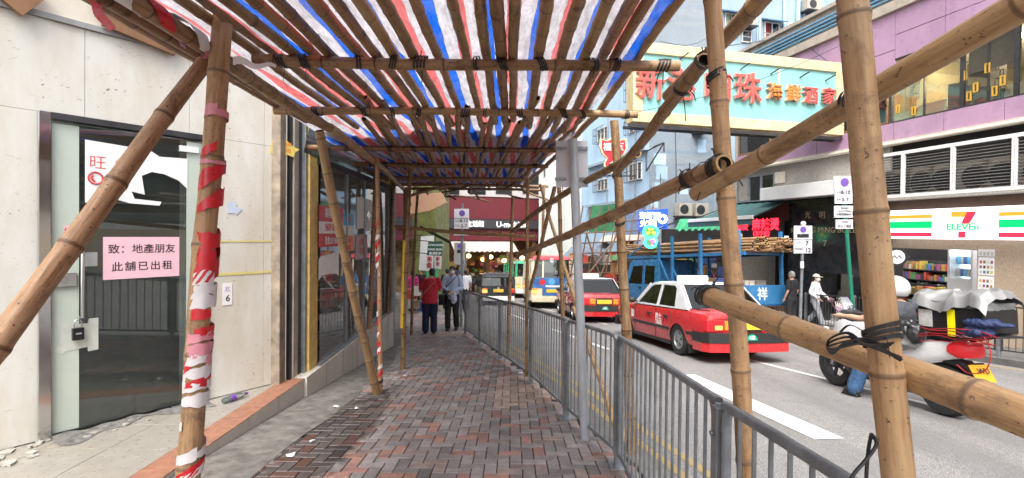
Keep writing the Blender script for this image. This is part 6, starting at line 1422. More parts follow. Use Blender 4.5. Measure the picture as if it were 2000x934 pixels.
def taxi(x, y, label, sc=1.05, lamp=M_TAILR, hd=-9):
    M = road_mat(x, y, heading(hd)) @ Matrix.Scale(sc, 4); o = thing('taxi', label, 'taxi', M, 'red taxis queuing in the street')
    st = [(-2.33, .74, .44, .80), (-2.29, .80, .36, .89), (-2.15, .835, .27, .925), (-1.7, .85, .22, .945), (-1.2, .85, .20, .945), (0, .85, .18, .93), (.9, .85, .18, .925), (1.35, .845, .20, .905), (1.95, .825, .24, .86), (2.22, .795, .28, .81), (2.32, .74, .36, .72)]
    b = mesh_part(body_shell(st, [(-1.245, .31), (1.435, .31)], P_RED), 'body', o)
    outer = [(1.0, .915), (.38, 1.37), (.16, 1.44), (-.85, 1.445), (-1.08, 1.40), (-1.62, .93)]
    holes = [[(.80, .955), (.30, 1.335), (.14, 1.385), (-.20, 1.395), (-.20, .955)], [(-.29, .955), (-.29, 1.395), (-.84, 1.385), (-.95, 1.33), (-1.06, .955)]]
    side_frame(o, outer, holes, .80, .92, .30, P_SIL)
    m = MB(); m.grid(lambda s, t: V((.40 - 1.48 * s, (t - .5) * 2 * (.655 - .0 * s), 1.405 + .065 * (1 - (2 * t - 1) ** 4) ** .5 * (1 - (2 * s - 1) ** 6) * .9 + .01)), 20, 16); m.grid(lambda s, t: V((.40 - 1.48 * s, (t - .5) * 1.3, 1.385)), 4, 4); m.build('roof', P_SIL, o, world=False, smooth=60)
    def gq(nm, p, th): g = MB(); g.add([V(q) for q in p] + [V(q) + V(th) for q in p], [(0, 1, 2, 3), (7, 6, 5, 4), (0, 4, 5, 1), (1, 5, 6, 2), (2, 6, 7, 3), (3, 7, 4, 0)]); return g.build(nm, M_CARG, o, world=False)
    gq('windscreen', [(1.02, -.77, .925), (1.02, .77, .925), (.40, .65, 1.40), (.40, -.65, 1.40)], (.01, 0, .01)); gq('rear_window', [(-1.63, .76, .945), (-1.63, -.76, .945), (-1.09, -.645, 1.395), (-1.09, .645, 1.395)], (-.01, 0, .01))
    for s in (1, -1):
        m = MB(); m.bar((-1.655, s * .775, .94), (-1.09, s * .655, 1.41), .09, .02, (0, s, .3)); m.build('rear_pillar', P_SIL, o, world=False); m = MB(); m.bar((1.03, s * .785, .92), (.39, s * .66, 1.40), .06, .02, (0, s, .3)); m.build('front_pillar', P_SIL, o, world=False)
    bx(o, 'cabin_deck', M_SEAT, -1.6, 1.0, -.74, .74, .93, .955)
    for sx, sy in ((.05, .38), (.05, -.38)): bx(o, 'front_seat', M_SEAT, sx - .1, sx + .08, sy - .24, sy + .24, .95, 1.16, .04); bx(o, 'headrest', M_SEAT, sx - .1, sx - .02, sy - .12, sy + .12, 1.18, 1.33, .03)
    bx(o, 'rear_seat', M_SEAT, -1.15, -.95, -.66, .66, .95, 1.13, .05); bx(o, 'dashboard', M_SEAT, .6, .9, -.7, .7, .95, 1.02, .03); 
    dm = MB(); dm.ball((.12, -.38, 1.24), .085, .075, .11); dm.ball((.02, -.38, 1.02), .1, .2, .16); dv = dm.build('driver_shape', pm('driver_cloth', (.16, .15, .15), .9), o, world=False, smooth=60)
    for s in (1, -1):
        for xa, xb, ya in ((-.90, 1.05, .853), (-2.2, -1.6, .848), (1.8, 2.2, .832)): bx(o, 'side_moulding', M_TRIM, xa, xb, s * ya - .013, s * ya + .013, .47, .525, .006)
        bx(o, 'sill_skirt', M_TRIM, -.88, 1.05, s * .80 - .02, s * .80 + .02, .17, .235)
    m = MB()
    for s in (1, -1):
        for xa in (-.245, .92): m.bar((xa, s * .853, .26), (xa, s * .842, .90), .014, .008, (0, 1, 0))
        m.bar((-1.03, s * .853, .62), (-.92, s * .848, .90), .008, .006, (0, 1, 0))
    m.build('door_seam', M_TRIM, o, world=False)
    for s in (1, -1):
        for xa in (-.82, .02): bx(o, 'door_handle', M_TRIM, xa, xa + .17, s * .855 - .015, s * .855 + .015, .72, .765, .006)
        m = MB(); m.ball((.86, s * .93, 1.0), .06, .10, .07, 12, 8); m.bar((.86, s * .80, .96), (.86, s * .9, .99), .03, .03); m.build('wing_mirror', M_TRIM, o, world=False, smooth=50)
        # bumper corners, lamps
        bx(o, 'tail_lamp', M_TAILR, -2.36, -2.16, s * .66 - .165, s * .66 + .165, .59, .80, .02); bx(o, 'indicator', lamp, -2.37, -2.3, s * .60 - .075, s * .60 + .075, .62, .70, .012); bx(o, 'reverse_lamp', M_AMB, -2.352, -2.3, s * .39 - .08, s * .39 + .08, .61, .78, .012); bx(o, 'headlamp', M_WLENS, 2.22, 2.36, s * .56 - .17, s * .56 + .17, .56, .70, .02)
    m = MB(); m.loft([[V((x_, y_, z_)) for z_ in (.385, .565) for x_ in ((x0, x0 + .09) if z_ < .5 else (x0 + .09, x0))] for y_, x0 in ((-.86, -1.95), (-.87, -2.2), (-.80, -2.38), (-.4, -2.44), (.4, -2.44), (.80, -2.38), (.87, -2.2), (.86, -1.95))]); m.build('bumper_strip', M_TRIM, o, world=False, bevel=.01)
    m = MB(); m.loft([[V((x_, y_, z_)) for z_ in (.22, .383) for x_ in ((x0, x0 + .09) if z_ < .3 else (x0 + .09, x0))] for y_, x0 in ((-.85, -1.95), (-.86, -2.2), (-.79, -2.37), (-.4, -2.425), (.4, -2.425), (.79, -2.37), (.86, -2.2), (.85, -1.95))]); m.build('rear_bumper', P_RED, o, world=False, bevel=.015)
    bx(o, 'front_bumper', M_TRIM, 2.28, 2.40, -.82, .82, .26, .52, .03); bx(o, 'grille', M_TRIM, 2.30, 2.345, -.36, .36, .56, .70, .01)
    bx(o, 'garnish', M_TRIM, -2.345, -2.325, -.27, .27, .58, .80); bx(o, 'number_plate', M_PLATEY, -2.365, -2.35, -.24, .24, .62, .76, .004); ltext(o, 'TX 684', .12, (-2.368, 0, .69), (0, -1, 0), (0, 0, 1), M_INK, .01) if False else None
    m = MB(); m.add([(-2.452, .0 + .11 * math.cos(t * .3927), .44 + .11 * math.sin(t * .3927)) for t in range(9)] + [(-2.446, .0 + .11 * math.cos(t * .3927), .44 + .11 * math.sin(t * .3927)) for t in range(9)], [tuple(range(9)), tuple(range(9, 18))[::-1]] + [(i, (i + 1) % 9, 9 + (i + 1) % 9, 9 + i) for i in range(9)]); pq = m.build('seat_plaque', M_GDISC, o, world=False); ltext(pq, '4座', .08, (-2.455, 0, .485), (0, -1, 0), (0, 0, 1), M_PAPER, .02)
    m = MB(); m.box(-2.25, -1.66, -.70, -.695, .945, .962); m.box(-2.25, -1.66, .695, .70, .945, .962); m.box(-2.345, -2.338, -.70, .70, .815, .822); m.build('boot_seam', M_TRIM, o, world=False)
    rs_ = bx(o, 'roof_sign', glow('taxi_sign_white', (.9, .9, .9), .25), -.42, -.22, -.33, .33, 1.475, 1.60, .03); ltext(rs_, 'TAXI', .12, (-.423, 0, 1.535), (0, -1, 0), (0, 0, 1), M_RED, .02)
    for s in (1, -1):
        xd = (-s, 0, 0); ltext(o, '的士', .155, (-.40, s * .858, .70), xd, (0, 0, 1), M_PAPER, .02); ltext(o, 'TAXI', .135, (-.40, s * .858, .575), xd, (0, 0, 1), M_PAPER, .02); bx(o, 'door_label', M_PAPER, .99, 1.13, s * .853 - .003, s * .853 + .003, .58, .76)
        for xw in (-1.245, 1.435): wheel(o, xw, s * .835, .315, .19, s)
    m = MB(); m.cyl((-1.45, -.45, .95), (-1.75, -.45, 1.5), .004, n=5); m.build('aerial', M_TRIM, o, world=False)
    for s in (1, -1): bx(o, 'mud_flap', M_RUBBER, -1.66, -1.64, s * .72 - .1, s * .72 + .1, .1, .3)
    return o
taxi(4.2, 12.24, 'red taxi with white roof nearest the railing, its whole left side in view', lamp=M_TAILL)
taxi(2.97, 19.9, 'red taxi seen from the rear with a yellow plate, ahead of the nearer taxi', lamp=M_TAILR, hd=-5)
def box_van(x, y, label, cat, name, L, W, H, belt, lower, upper, roof, glassm, adv=None, zc=.3, group=None, hd=-9):
    o = thing(name, label, cat, road_mat(x, y, heading(hd)), group); h = L / 2
    def rect(xx, w, z0, z1, r=.08): return [V((xx, -w + r, z0)), V((xx, w - r, z0)), V((xx, w, z0 + r)), V((xx, w, z1 - r)), V((xx, w - r, z1)), V((xx, -w + r, z1)), V((xx, -w, z1 - r)), V((xx, -w, z0 + r))]
    m = MB(); m.loft([rect(-h, W * .48, zc + .05, belt), rect(-h + .08, W / 2, zc, belt), rect(h - .3, W / 2, zc, belt), rect(h, W * .46, zc + .1, belt - .1)]); m.build('lower_body', lower, o, world=False, smooth=30)
    t = .04; zr = H - .22
    for s in (1, -1):                            # pillars and window frames
        for i in range(6): pil = MB(); xx = -h + .12 + (L - .9) * i / 5; pil.bar((xx, s * W / 2 * .985, belt - .02), (xx, s * W / 2 * .94, zr), .09, .05, (0, 1, 0)); pil.build('pillar', upper, o, world=False)
        pil = MB(); pil.bar((-h + .05, s * W * .455, belt - .02), (-h + .15, s * W * .43, zr), .12, .09, (0, 1, 0)); pil.build('pillar', upper, o, world=False); pil = MB(); pil.bar((h - .12, s * W * .45, belt - .02), (h - .75, s * W * .43, zr), .1, .08, (0, 1, 0)); pil.build('pillar', upper, o, world=False)
    for yy in (-.42, .42): pil = MB(); pil.bar((-h + .04, yy * W * .5, belt), (-h + .14, yy * W * .48, zr), .08, .05, (1, 0, 0)); pil.build('rear_pillar', upper, o, world=False)
    rfm = MB(); rfm.grid(lambda s, t_: V((-h + .05 + (L - .75) * s, (t_ - .5) * W * .95, zr - .02 + .24 * max(0, (1 - (2 * t_ - 1) ** 6)) ** .5 * max(0, (1 - (2 * s - 1) ** 10)) ** .5)), 24, 20); rfm.grid(lambda s, t_: V((-h + .05 + (L - .75) * s, (t_ - .5) * W * .95, zr - .03)), 2, 2); rfm.build('roof', roof, o, world=False, smooth=60)
    for s in (1, -1): g = MB(); g.add([(-h + .12, s * W * .485, belt), (h - .2, s * W * .485, belt), (h - .78, s * W * .465, zr), (-h + .15, s * W * .465, zr)], [(0, 1, 2, 3)]); g.build('side_window', glassm, o, world=False)
    g = MB(); g.add([(-h + .055, -W * .45, belt), (-h + .055, W * .45, belt), (-h + .15, W * .43, zr), (-h + .15, -W * .43, zr)], [(0, 1, 2, 3)]); g.build('rear_window', glassm, o, world=False)
    g = MB(); g.add([(h - .12, -W * .45, belt - .1), (h - .12, W * .45, belt - .1), (h - .75, W * .43, zr), (h - .75, -W * .43, zr)], [(0, 1, 2, 3)]); g.build('windscreen', glassm, o, world=False)
    bx(o, 'seats', M_SEAT, -h + .5, h - 1.2, -W * .36, W * .36, zc + .3, belt + .28, .05)
    for s in (1, -1):
        bx(o, 'tail_lamp', M_TAILL if s > 0 else M_TAILR, -h - .03, -h + .05, s * W * .40 - .13, s * W * .40 + .13, zc + .42, zc + .58, .015); bx(o, 'indicator', M_AMB, -h - .028, -h + .05, s * W * .40 - .13, s * W * .40 + .13, zc + .585, zc + .65, .01)
        for xw in (-h + 1.2, h - 1.1): wheel(o, xw, s * W * .47, .33, .22, s)
        m = MB(); m.ball((h - .2, s * (W / 2 + .15), belt + .25), .05, .09, .14, 10, 6); m.bar((h - .2, s * W * .48, belt + .1), (h - .2, s * (W / 2 + .13), belt + .2), .03, .03); m.build('wing_mirror', M_TRIM, o, world=False)
    bx(o, 'rear_bumper', lower if adv else M_WHITEP, -h - .09, -h + .06, -W * .47, W * .47, zc + .02, zc + .26, .03); bx(o, 'number_plate', M_PLATEY, -h - .045, -h - .02, -.26, .26, zc + .46, zc + .62, .004)
    return o, h
o, h = box_van(1.76, 27.15, 'red roofed minibus with a cream body and a blue panel across its rear', 'minibus', 'minibus', 6.3, 2.0, 2.55, 1.42, P_CRM, P_CRM, P_BRED, M_CARG, adv=1, hd=-2.5)
bp = bx(o, 'advert_panel', pm('advert_blue', (.04, .16, .42), .4, var=.5, sc=4), -h - .02, -h + .01, -.93, .93, .98, 1.46, .004); bx(o, 'lower_blue_panel', MATS['advert_blue'], -h - .02, -h + .01, -.45, .45, .62, .975, .004)
m = MB(); m.cyl((-h - .022, .45, 1.25), (-h - .03, .45, 1.25), .14, n=16); m.build('red_spot', M_RED, bp, world=False); m = MB(); m.cyl((-h - .022, 0, 1.28), (-h - .03, 0, 1.28), .16, n=16); m.build('white_ring', M_BLUEP, bp, world=False); ltext(bp, '0120 44', .17, (-h - .025, -.25, 1.06), (0, -1, 0), (0, 0, 1), M_PAPER, .03) if False else bx(bp, 'white_strip', M_PAPER, -h - .026, -h - .021, -.6, .3, 1.02, 1.10)
m = MB(); m.cyl((-h + .09, 0, 2.28), (-h + .07, 0, 2.28), .1, n=16); m.build('seat_disc', M_PAPER, o, world=False)
box_van(.72, 36.5, 'green roofed minibus half hidden behind the black car', 'minibus', 'minibus', 6.3, 2.0, 2.5, 1.42, P_CRM, P_GRN, P_GRN, M_CARG)
o, h = box_van(-1.0, 28.1, 'black people carrier with a wide rear window behind the railing', 'car', 'people_carrier', 4.3, 1.75, 1.68, 1.0, P_BLK, P_BLK, P_BLK, M_CARG, zc=.22)
m = MB(); m.cyl((-h - .01, 0, .88), (-h - .03, 0, .88), .07, n=14); m.build('badge_ring', M_CHROME, o, world=False)
m = MB()
for s in (-.5, .5): m.bar((-1.7, s, 1.66), (1.0, s, 1.68), .04, .04)
m.build('roof_rails', M_TRIM, o, world=False)
# ---- blue truck carrying bamboo on an overhead rack
TD = V((-.33, .944, 0)).normalized(); TM = road_mat(6.57, 18.3, TD)
tk = thing('truck', 'blue flatbed truck with crew cab and an overhead rack of bamboo', 'truck', TM); TL, TW = 3.2, .875
def tbx(nm, m_, *a, **k): return bx(tk, nm, m_, *a, **k)
m = MB(); prof = [(1.02, .55), (3.12, .55), (3.22, .75), (3.2, 1.25), (2.95, 2.12), (2.75, 2.22), (1.10, 2.22), (1.02, 2.1)]
me = plate_mesh(prof, [[(1.2, 1.3), (1.2, 2.0), (1.86, 2.02), (1.86, 1.3)], [(2.0, 1.3), (2.0, 2.02), (2.68, 2.0), (2.98, 1.3)]], .05)
for s in (1, -1):
    c = me.copy()
    for v in c.vertices: x, z, d = v.co; v.co = (x, s * (TW - .03 - max(0, z - 1.3) * .08 + d), z)
    c.materials.clear(); c.materials.append(P_BLUE); sf = mesh_part(c, 'cab_side', tk)
    for hh in ([(1.2, 1.3), (1.2, 2.0), (1.86, 2.02), (1.86, 1.3)], [(2.0, 1.3), (2.0, 2.02), (2.68, 2.0), (2.98, 1.3)]): g = MB(); g.prism(hh, lambda a, b, d: V((a, s * (TW - .03 - max(0, b - 1.3) * .08 + d), b)), -.004, .004); g.build('side_window', M_CARG, sf, world=False)
    for xa in (1.25, 2.05): bx(tk, 'door_handle', M_TRIM, xa, xa + .14, s * TW - .02, s * TW + .025, 1.15, 1.2)
    m = MB(); m.bar((1.93, s * (TW + .002), .65), (1.93, s * (TW - .06), 2.1), .012, .012); m.build('door_seam', M_TRIM, tk, world=False)
    for xw in (2.35, -1.9): wheel(tk, xw, s * (TW - .02), .40, .24, s, rim=P_BLUE)
tbx('cab_roof', P_BLUE, 1.06, 2.85, -TW + .08, TW - .08, 2.18, 2.25, .03); tbx('cab_front', P_BLUE, 3.1, 3.2, -TW + .05, TW - .05, .55, 1.28, .03); tbx('cab_rear', P_BLUE, 1.02, 1.07, -TW + .03, TW - .03, .55, 2.18); tbx('cab_seats', M_SEAT, 1.3, 2.6, -.7, .7, .7, 1.55, .05)
g = MB(); g.add([(3.19, -.8, 1.28), (3.19, .8, 1.28), (2.93, .74, 2.12), (2.93, -.74, 2.12)], [(0, 1, 2, 3)]); g.build('windscreen', M_CARG, tk, world=False)
tbx('bumper', M_TRIM, 3.15, 3.32, -.85, .85, .4, .62, .03); tbx('chassis', M_UNDER, -3.1, 3.0, -.45, .45, .45, .7); tbx('bed_floor', P_BLUE, -3.2, 1.0, -TW, TW, .78, .88, .01)
for s in (1, -1):
    ds = tbx('drop_side', P_BLUE, -3.18, .95, s * TW - .03, s * TW + .03, .9, 1.36, .012)
    for i in range(6): bx(ds, 'rib', P_BLUE, -3.1 + i * .78, -3.04 + i * .78, s * TW - .045, s * TW + .045, .9, 1.36)
tg = tbx('tail_gate', P_BLUE, -3.22, -3.16, -TW, TW, .82, 1.40, .012); ltext(tg, '祥', .40, (-3.224, .12, 1.11), (0, -1, 0), (0, 0, 1), M_PAPER, .03)
for xp in (-3.05, -1.35, .15, .95):
    for s in (1, -1): tbx('rack_post', P_BLUE, xp - .045, xp + .045, s * (TW - .06) - .045, s * (TW - .06) + .045, 1.0, 3.05 if xp < .9 else 2.9, .005)
for s in (1, -1):
    tbx('rack_rail', P_BLUE, -3.2, 3.3, s * (TW - .14) - .03, s * (TW - .14) + .03, 2.30, 2.40)
    m = MB(); m.bar((1.0, s * .8, 2.32), (.35, s * .8, 1.4), .06, .06); m.build('rack_brace', P_BLUE, tk, world=False); m = MB(); m.bar((3.25, s * .75, 2.36), (2.0, s * .75, 2.85), .05, .05); m.build('rack_brace', P_BLUE, tk, world=False); m = MB(); m.bar((.15, s * .8, 1.9), (-.35, s * .8, 1.3), .05, .05); m.build('rack_brace', P_BLUE, tk, world=False)
for xp in (-3.1, -1.4, .15, 1.2, 2.3, 3.2): tbx('rack_beam', P_BLUE, xp - .03, xp + .03, -TW + .14, TW - .14, 2.31, 2.37)
m = MB()
for yy in (-.25, .42): m.bar((-2.0, yy, 2.40), (-2.0, yy, 3.05), .05, .05)
m.bar((-2.0, -.3, 2.98), (-2.0, .5, 2.98), .06, .08); m.bar((-2.0, -.3, 2.84), (-2.0, .5, 2.84), .04, .05); m.build('pale_frame', M_WOOD, tk, world=False)
GBX = random.Random(12)
for i in range(7):
    xx = GBX.uniform(-2.9, .6); yy = GBX.uniform(-.5, .5); s = GBX.uniform(.14, .26); lab = ['brown carton on the truck bed near the tailgate', 'small carton among the truck bed load', 'blue crate on the truck bed under the rack', 'dark crate against the truck cab', 'red crate on the truck bed behind the drop side', 'green bundle on the truck bed', 'pale carton mid way along the truck bed'][i]; mm_ = [pm('carton', (.34, .22, .11), .8, var=.2), M_CONC2, GM[3], GM[6], GM[0], GM[2], M_CRPIPE][i]
    bo = thing('crate', lab, 'crate', TM @ Matrix.Translation(V((xx, yy, .885)))); bx(bo, 'box', mm_, -s, s, -s, s, 0, s * 1.6 + .3, .01); bx(bo, 'lid', mm_, -s - .01, s + .01, -s - .01, s + .01, s * 1.6 + .303, s * 1.6 + .35, .01)
rl = random.Random(31); proto = []
for i in range(3):
    b0 = bamboo((0, 0, 0), (6.4 + i * .25, 0, 0), .045, .034, None, 'bamboo_pole', 900 + i, .42, .05, 7, .98); proto.append(b0)
LB = 'cut bamboo pole stacked on the rack of the blue truck'
for i in range(54):
    row = i // 11; yy = -.62 + (i % 11) * .124 + rl.uniform(-.03, .03); zz = 2.44 + row * .085 + rl.uniform(-.01, .01); xx = -3.55 + rl.uniform(-.25, .35)
    src = proto[i % 3]; o = src if i < 3 else src.copy()
    if i >= 3: COL.objects.link(o)
    d = V((1, rl.uniform(-.025, .025), rl.uniform(-.012, .02))); q_ = (TM.to_3x3() @ d).to_track_quat('Z', 'Y'); o.matrix_world = Matrix.Translation(TM @ V((xx, yy, zz))) @ q_.to_matrix().to_4x4() @ Matrix.Rotation(rl.uniform(0, 6), 4, 'Z'); tag(o, LB, 'bamboo', 'bamboo poles loaded on the truck rack')
# ---- delivery scooter
BD = V((-.17, .985, 0)).normalized(); BM = road_mat(5.27, 7.12, BD) @ Matrix.Scale(1.09, 4)
bk_ = thing('scooter', 'white delivery scooter waiting in the lane, heavily loaded behind its rider', 'scooter', BM)
def sw(par, x, r, w):
    m = MB(); m.lathe([(r * .62, -w / 2), (r * .9, -w / 2), (r * .98, -w * .3), (r, 0), (r * .98, w * .3), (r * .9, w / 2), (r * .62, w / 2), (r * .62, -w / 2)], (x, 0, r), (0, 1, 0), 32); t = m.build('wheel', M_RUBBER, par, world=False, smooth=45)
    m = MB(); m.lathe([(r * .64, -w * .4), (r * .56, -w * .35), (r * .56, w * .35), (r * .64, w * .4)], (x, 0, r), (0, 1, 0), 28)
    for k in range(5): a = k * 1.257; m.bar(V((x, 0, r)), V((x + math.cos(a) * r * .6, 0, r + math.sin(a) * r * .6)), .035, .03, (0, 1, 0))
    m.cyl((x, -w * .6, r), (x, w * .6, r), .05, n=12); m.build('rim', M_DSTEEL, t, world=False, smooth=40)
sw(bk_, -.76, .30, .15); sw(bk_, .80, .31, .13)
def ell(m, c, rx, ry, rz, **k): m.ball(c, rx, ry, rz, 16, 10, **k); return m
def pan(nm, secs, m_, par=bk_, smooth=45, bevel=0): m = MB(); m.loft([[V(p) for p in s_] for s_ in secs]); return m.build(nm, m_, par, world=False, smooth=smooth, bevel=bevel)
def oct_(x, w, z0, z1, k=.25): h_ = (z1 - z0); return [(x, -w * (1 - k), z0), (x, w * (1 - k), z0), (x, w, z0 + h_ * k), (x, w, z1 - h_ * k), (x, w * (1 - k), z1), (x, -w * (1 - k), z1), (x, -w, z1 - h_ * k), (x, -w, z0 + h_ * k)]
pan('rear_fairing', [oct_(-1.08, .07, .76, .84), oct_(-.98, .13, .68, .86), oct_(-.7, .19, .60, .85), oct_(-.35, .20, .50, .74), oct_(-.05, .16, .46, .72), oct_(.05, .12, .44, .62)], P_WHT)
pan('seat', [oct_(-.95, .10, .86, .90), oct_(-.7, .15, .855, .94), oct_(-.5, .17, .80, .88), oct_(-.38, .17, .72, .77), oct_(-.1, .15, .66, .73), oct_(.06, .10, .62, .68)], M_BLACK)
pan('foot_board', [oct_(-.1, .16, .24, .50), oct_(.15, .19, .22, .40), oct_(.42, .19, .24, .40), oct_(.55, .15, .30, .55)], M_BLACK)
pan('leg_shield', [oct_(.36, .22, .40, .92), oct_(.50, .24, .38, .98), oct_(.66, .18, .46, .92), oct_(.80, .08, .58, .80)], P_WHT); pan('front_mudguard', [oct_(.56, .07, .50, .58), oct_(.72, .08, .60, .66), oct_(.88, .08, .60, .66), oct_(1.06, .06, .44, .52)], P_WHT)
m = MB(); m.cyl((.80, .09, .31), (.62, .09, .82), .025); m.cyl((.80, -.09, .31), (.62, -.09, .82), .025); m.build('fork', M_STEEL, bk_, world=False)
pan('headset', [oct_(.42, .12, .95, 1.06), oct_(.55, .16, .93, 1.10), oct_(.66, .10, .95, 1.08)], M_BLACK); m = MB(); m.tube([(.38, .36, 1.04), (.45, .2, 1.06), (.5, 0, 1.06), (.45, -.2, 1.06), (.38, -.36, 1.04)], .016, 8); m.build('handlebar', M_BLACK, bk_, world=False, smooth=50)
for s in (1, -1):
    m = MB(); m.tube([(.44, s * .28, 1.06), (.47, s * .34, 1.16), (.45, s * .38, 1.22)], .008, 6); m.ball((.44, s * .40, 1.24), .018, .055, .036, 12, 8); m.build('mirror', [M_BLACK, pm('mirror_pink', (.16, .09, .12), .15, .4)][s > 0], bk_, world=False, smooth=50)
    bx(bk_, 'side_vent', M_BLACK, -.62, -.05, s * .155 - .02, s * .155 + .02, .40, .50, .01)
g = MB(); g.grid(lambda s, t: V((.62 + .1 * t - .04 * abs(s - .5), (s - .5) * .36 * (1 - .4 * t), 1.05 + .22 * t)), 8, 4); g.build('wind_screen', M_CARG, bk_, world=False)
pan('engine', [oct_(-.85, .07, .20, .42), oct_(-.5, .13, .18, .46), oct_(-.1, .13, .18, .46)], M_DSTEEL); m = MB(); m.cyl((-.3, -.2, .28), (-1.0, -.22, .42), .055, .07, 12); m.build('exhaust', M_DSTEEL, bk_, world=False)
pan('tail_lamp', [oct_(-1.14, .05, .76, .83), oct_(-1.10, .12, .70, .85), oct_(-1.0, .17, .69, .86), oct_(-.93, .18, .72, .84)], M_TAILR)
m = MB(); m.prism([(-.09, 0), (.09, 0), (.09, .19), (-.09, .19)], lambda a, b, d: V((-1.10 - .10 + b * .55, a, .46 + b)), 0, .001); m.build('plate_back', M_BLACK, bk_, world=False)
m = MB(); pts = [(-1.19, .12, .46), (-1.19, -.12, .46), (-1.10, -.12, .63), (-1.10, .12, .63)]; m.add([V(p) + V((-.008, 0, .004)) for p in pts] + [V(p) for p in pts], [(0, 1, 2, 3), (7, 6, 5, 4), (0, 4, 5, 1), (1, 5, 6, 2), (2, 6, 7, 3), (3, 7, 4, 0)]); npl = m.build('number_plate', pm('orange_plate', (.80, .36, .02), .5), bk_, world=False); ltext(npl, 'WU', .085, (-1.165, .0, .575), (0, -1, 0), V((.09, 0, .17)), M_INK, .03); m = MB()
pan('rear_mudguard', [oct_(-1.16, .05, .40, .50), oct_(-1.0, .08, .56, .66), oct_(-.8, .09, .60, .66)], M_BLACK); bx(bk_, 'rack', M_DSTEEL, -1.45, -.45, -.17, .17, .955, .975)
m = MB(); m.bar((-1.3, .12, .96), (-.95, .12, .86), .025, .025); m.bar((-1.3, -.12, .96), (-.95, -.12, .86), .025, .025); m.build('rack_stay', M_DSTEEL, bk_, world=False)
def fuse(mb, vox=.012, sm=6, fac=.5, disp=None):
    me = bpy.data.meshes.new('tmpf'); me.from_pydata([tuple(v) for v in mb.v], [], mb.f); bm = bmesh.new(); bm.from_mesh(me); bmesh.ops.holes_fill(bm, edges=bm.edges); bmesh.ops.recalc_face_normals(bm, faces=bm.faces); bm.to_mesh(me); bm.free()
    def su(o):
        r = o.modifiers.new('r', 'REMESH'); r.mode = 'VOXEL'; r.voxel_size = vox; s = o.modifiers.new('s', 'SMOOTH'); s.iterations = sm; s.factor = fac
    out = apply_mod(me, su)
    if disp:
        n = len(out.vertices); nn = [0.0] * (3 * n); cc = [0.0] * (3 * n); out.vertices.foreach_get('normal', nn); out.vertices.foreach_get('co', cc)
        for i in range(n):
            d = disp(V(cc[3 * i:3 * i + 3]))
            for j in range(3): cc[3 * i + j] += nn[3 * i + j] * d
        out.vertices.foreach_set('co', cc)
    return out
def soft(mb, nm, m_, par, vox=.012, sm=6, disp=None):
    me = fuse(mb, vox, sm, .5, disp); me.materials.clear(); me.materials.append(m_); me.name = nm; me.polygons.foreach_set('use_smooth', [True] * len(me.polygons)); o = link(bpy.data.objects.new(nm, me)); o.parent = par; WM[o.name] = WM[par.name].copy(); return o
def wr(a=.02, f=9, seed=0): return lambda c: a * noise.noise(V((c.x * f, c.y * f * 1.4, c.z * f * .8 + seed))) + a * .6 * noise.noise(V((c.x * f * 2.5, c.y * f * 2, c.z * f * 2.2 + seed)))
tbx_ = thing('delivery_box', 'black delivery box with a yellow tag strapped behind the scooter seat', 'box', BM @ Matrix.Translation(V((-1.0, 0, .98))))
o = bx(tbx_, 'case', M_BLACK, -.36, .36, -.22, .22, .0, .26, .02); bx(tbx_, 'yellow_tag', pm('yellow_tag', (.85, .75, .0), .5), -.07, .01, .222, .227, -.05, .24); bx(tbx_, 'white_label', pm('grey_label', (.48, .48, .46), .6, var=.2, sc=25), .18, .34, .222, .226, .03, .22)
cv = thing('rain_cover', 'crumpled silver grey waterproof cover heaped over the delivery box', 'cover', BM @ Matrix.Translation(V((-1.0, 0, 1.24)))); m = MB()
def cvf(s, t):
    x = -.42 + .84 * s; a = (t - .5) * 2; y = .26 * a
    z = .05 + .11 * (1 - abs(a) ** 3.2) * (.55 + .45 * math.sin(math.pi * min(1, max(0, s * .95 + .04)))) + .03 * math.sin(s * 7 + 1)
    z -= .085 * max(0, (abs(a) - .82) / .18) + .07 * max(0, abs(s - .5) * 2 - .88) / .12
    r_ = 1 - abs(noise.noise(V((x * 4 + y * 5, y * 3 - x * 1.5, 2)))) * 2; r2_ = 1 - abs(noise.noise(V((x * 9 - y * 4, y * 8, 7)))) * 2
    return V((x + .02 * math.sin(t * 9), y + .02 * math.sin(s * 17), z + .045 * r_ + .018 * r2_))
m.grid(cvf, 70, 44); _c = m.build('cover_cloth', pm('silver_cloth', (.20, .20, .20), .42, .1, var=.15, sc=4), cv, world=False, smooth=70); _u = MB(); _u.box(-.36, .34, -.21, .21, -.02, .07); soft(_u, 'cover_lining', pm('silver_cloth', (.20, .20, .20), .42, .1, var=.15, sc=4), cv, .014, 4, lambda c: .03 * abs(noise.noise(V((c.x * 3.2 + c.z * 4, c.y * 9, c.z * 6)))) + .022 * noise.noise(V((c.x * 5, c.y * 4 + c.x * 7, c.z * 3 + 4))) - .01)
nv = thing('navy_cloth', 'folded navy blue cloth hanging at the tail of the loaded scooter', 'cloth', BM @ Matrix.Translation(V((-1.30, .1, 1.06)))); m = MB(); ell(m, (0, .06, .04), .20, .12, .055); ell(m, (.03, .08, -.06), .16, .1, .06); ell(m, (-.12, .02, .03), .14, .1, .03); soft(m, 'cloth', pm('navy_fabric', (.015, .028, .09), .7), nv, .012, 2, wr(.022, 12, 3))
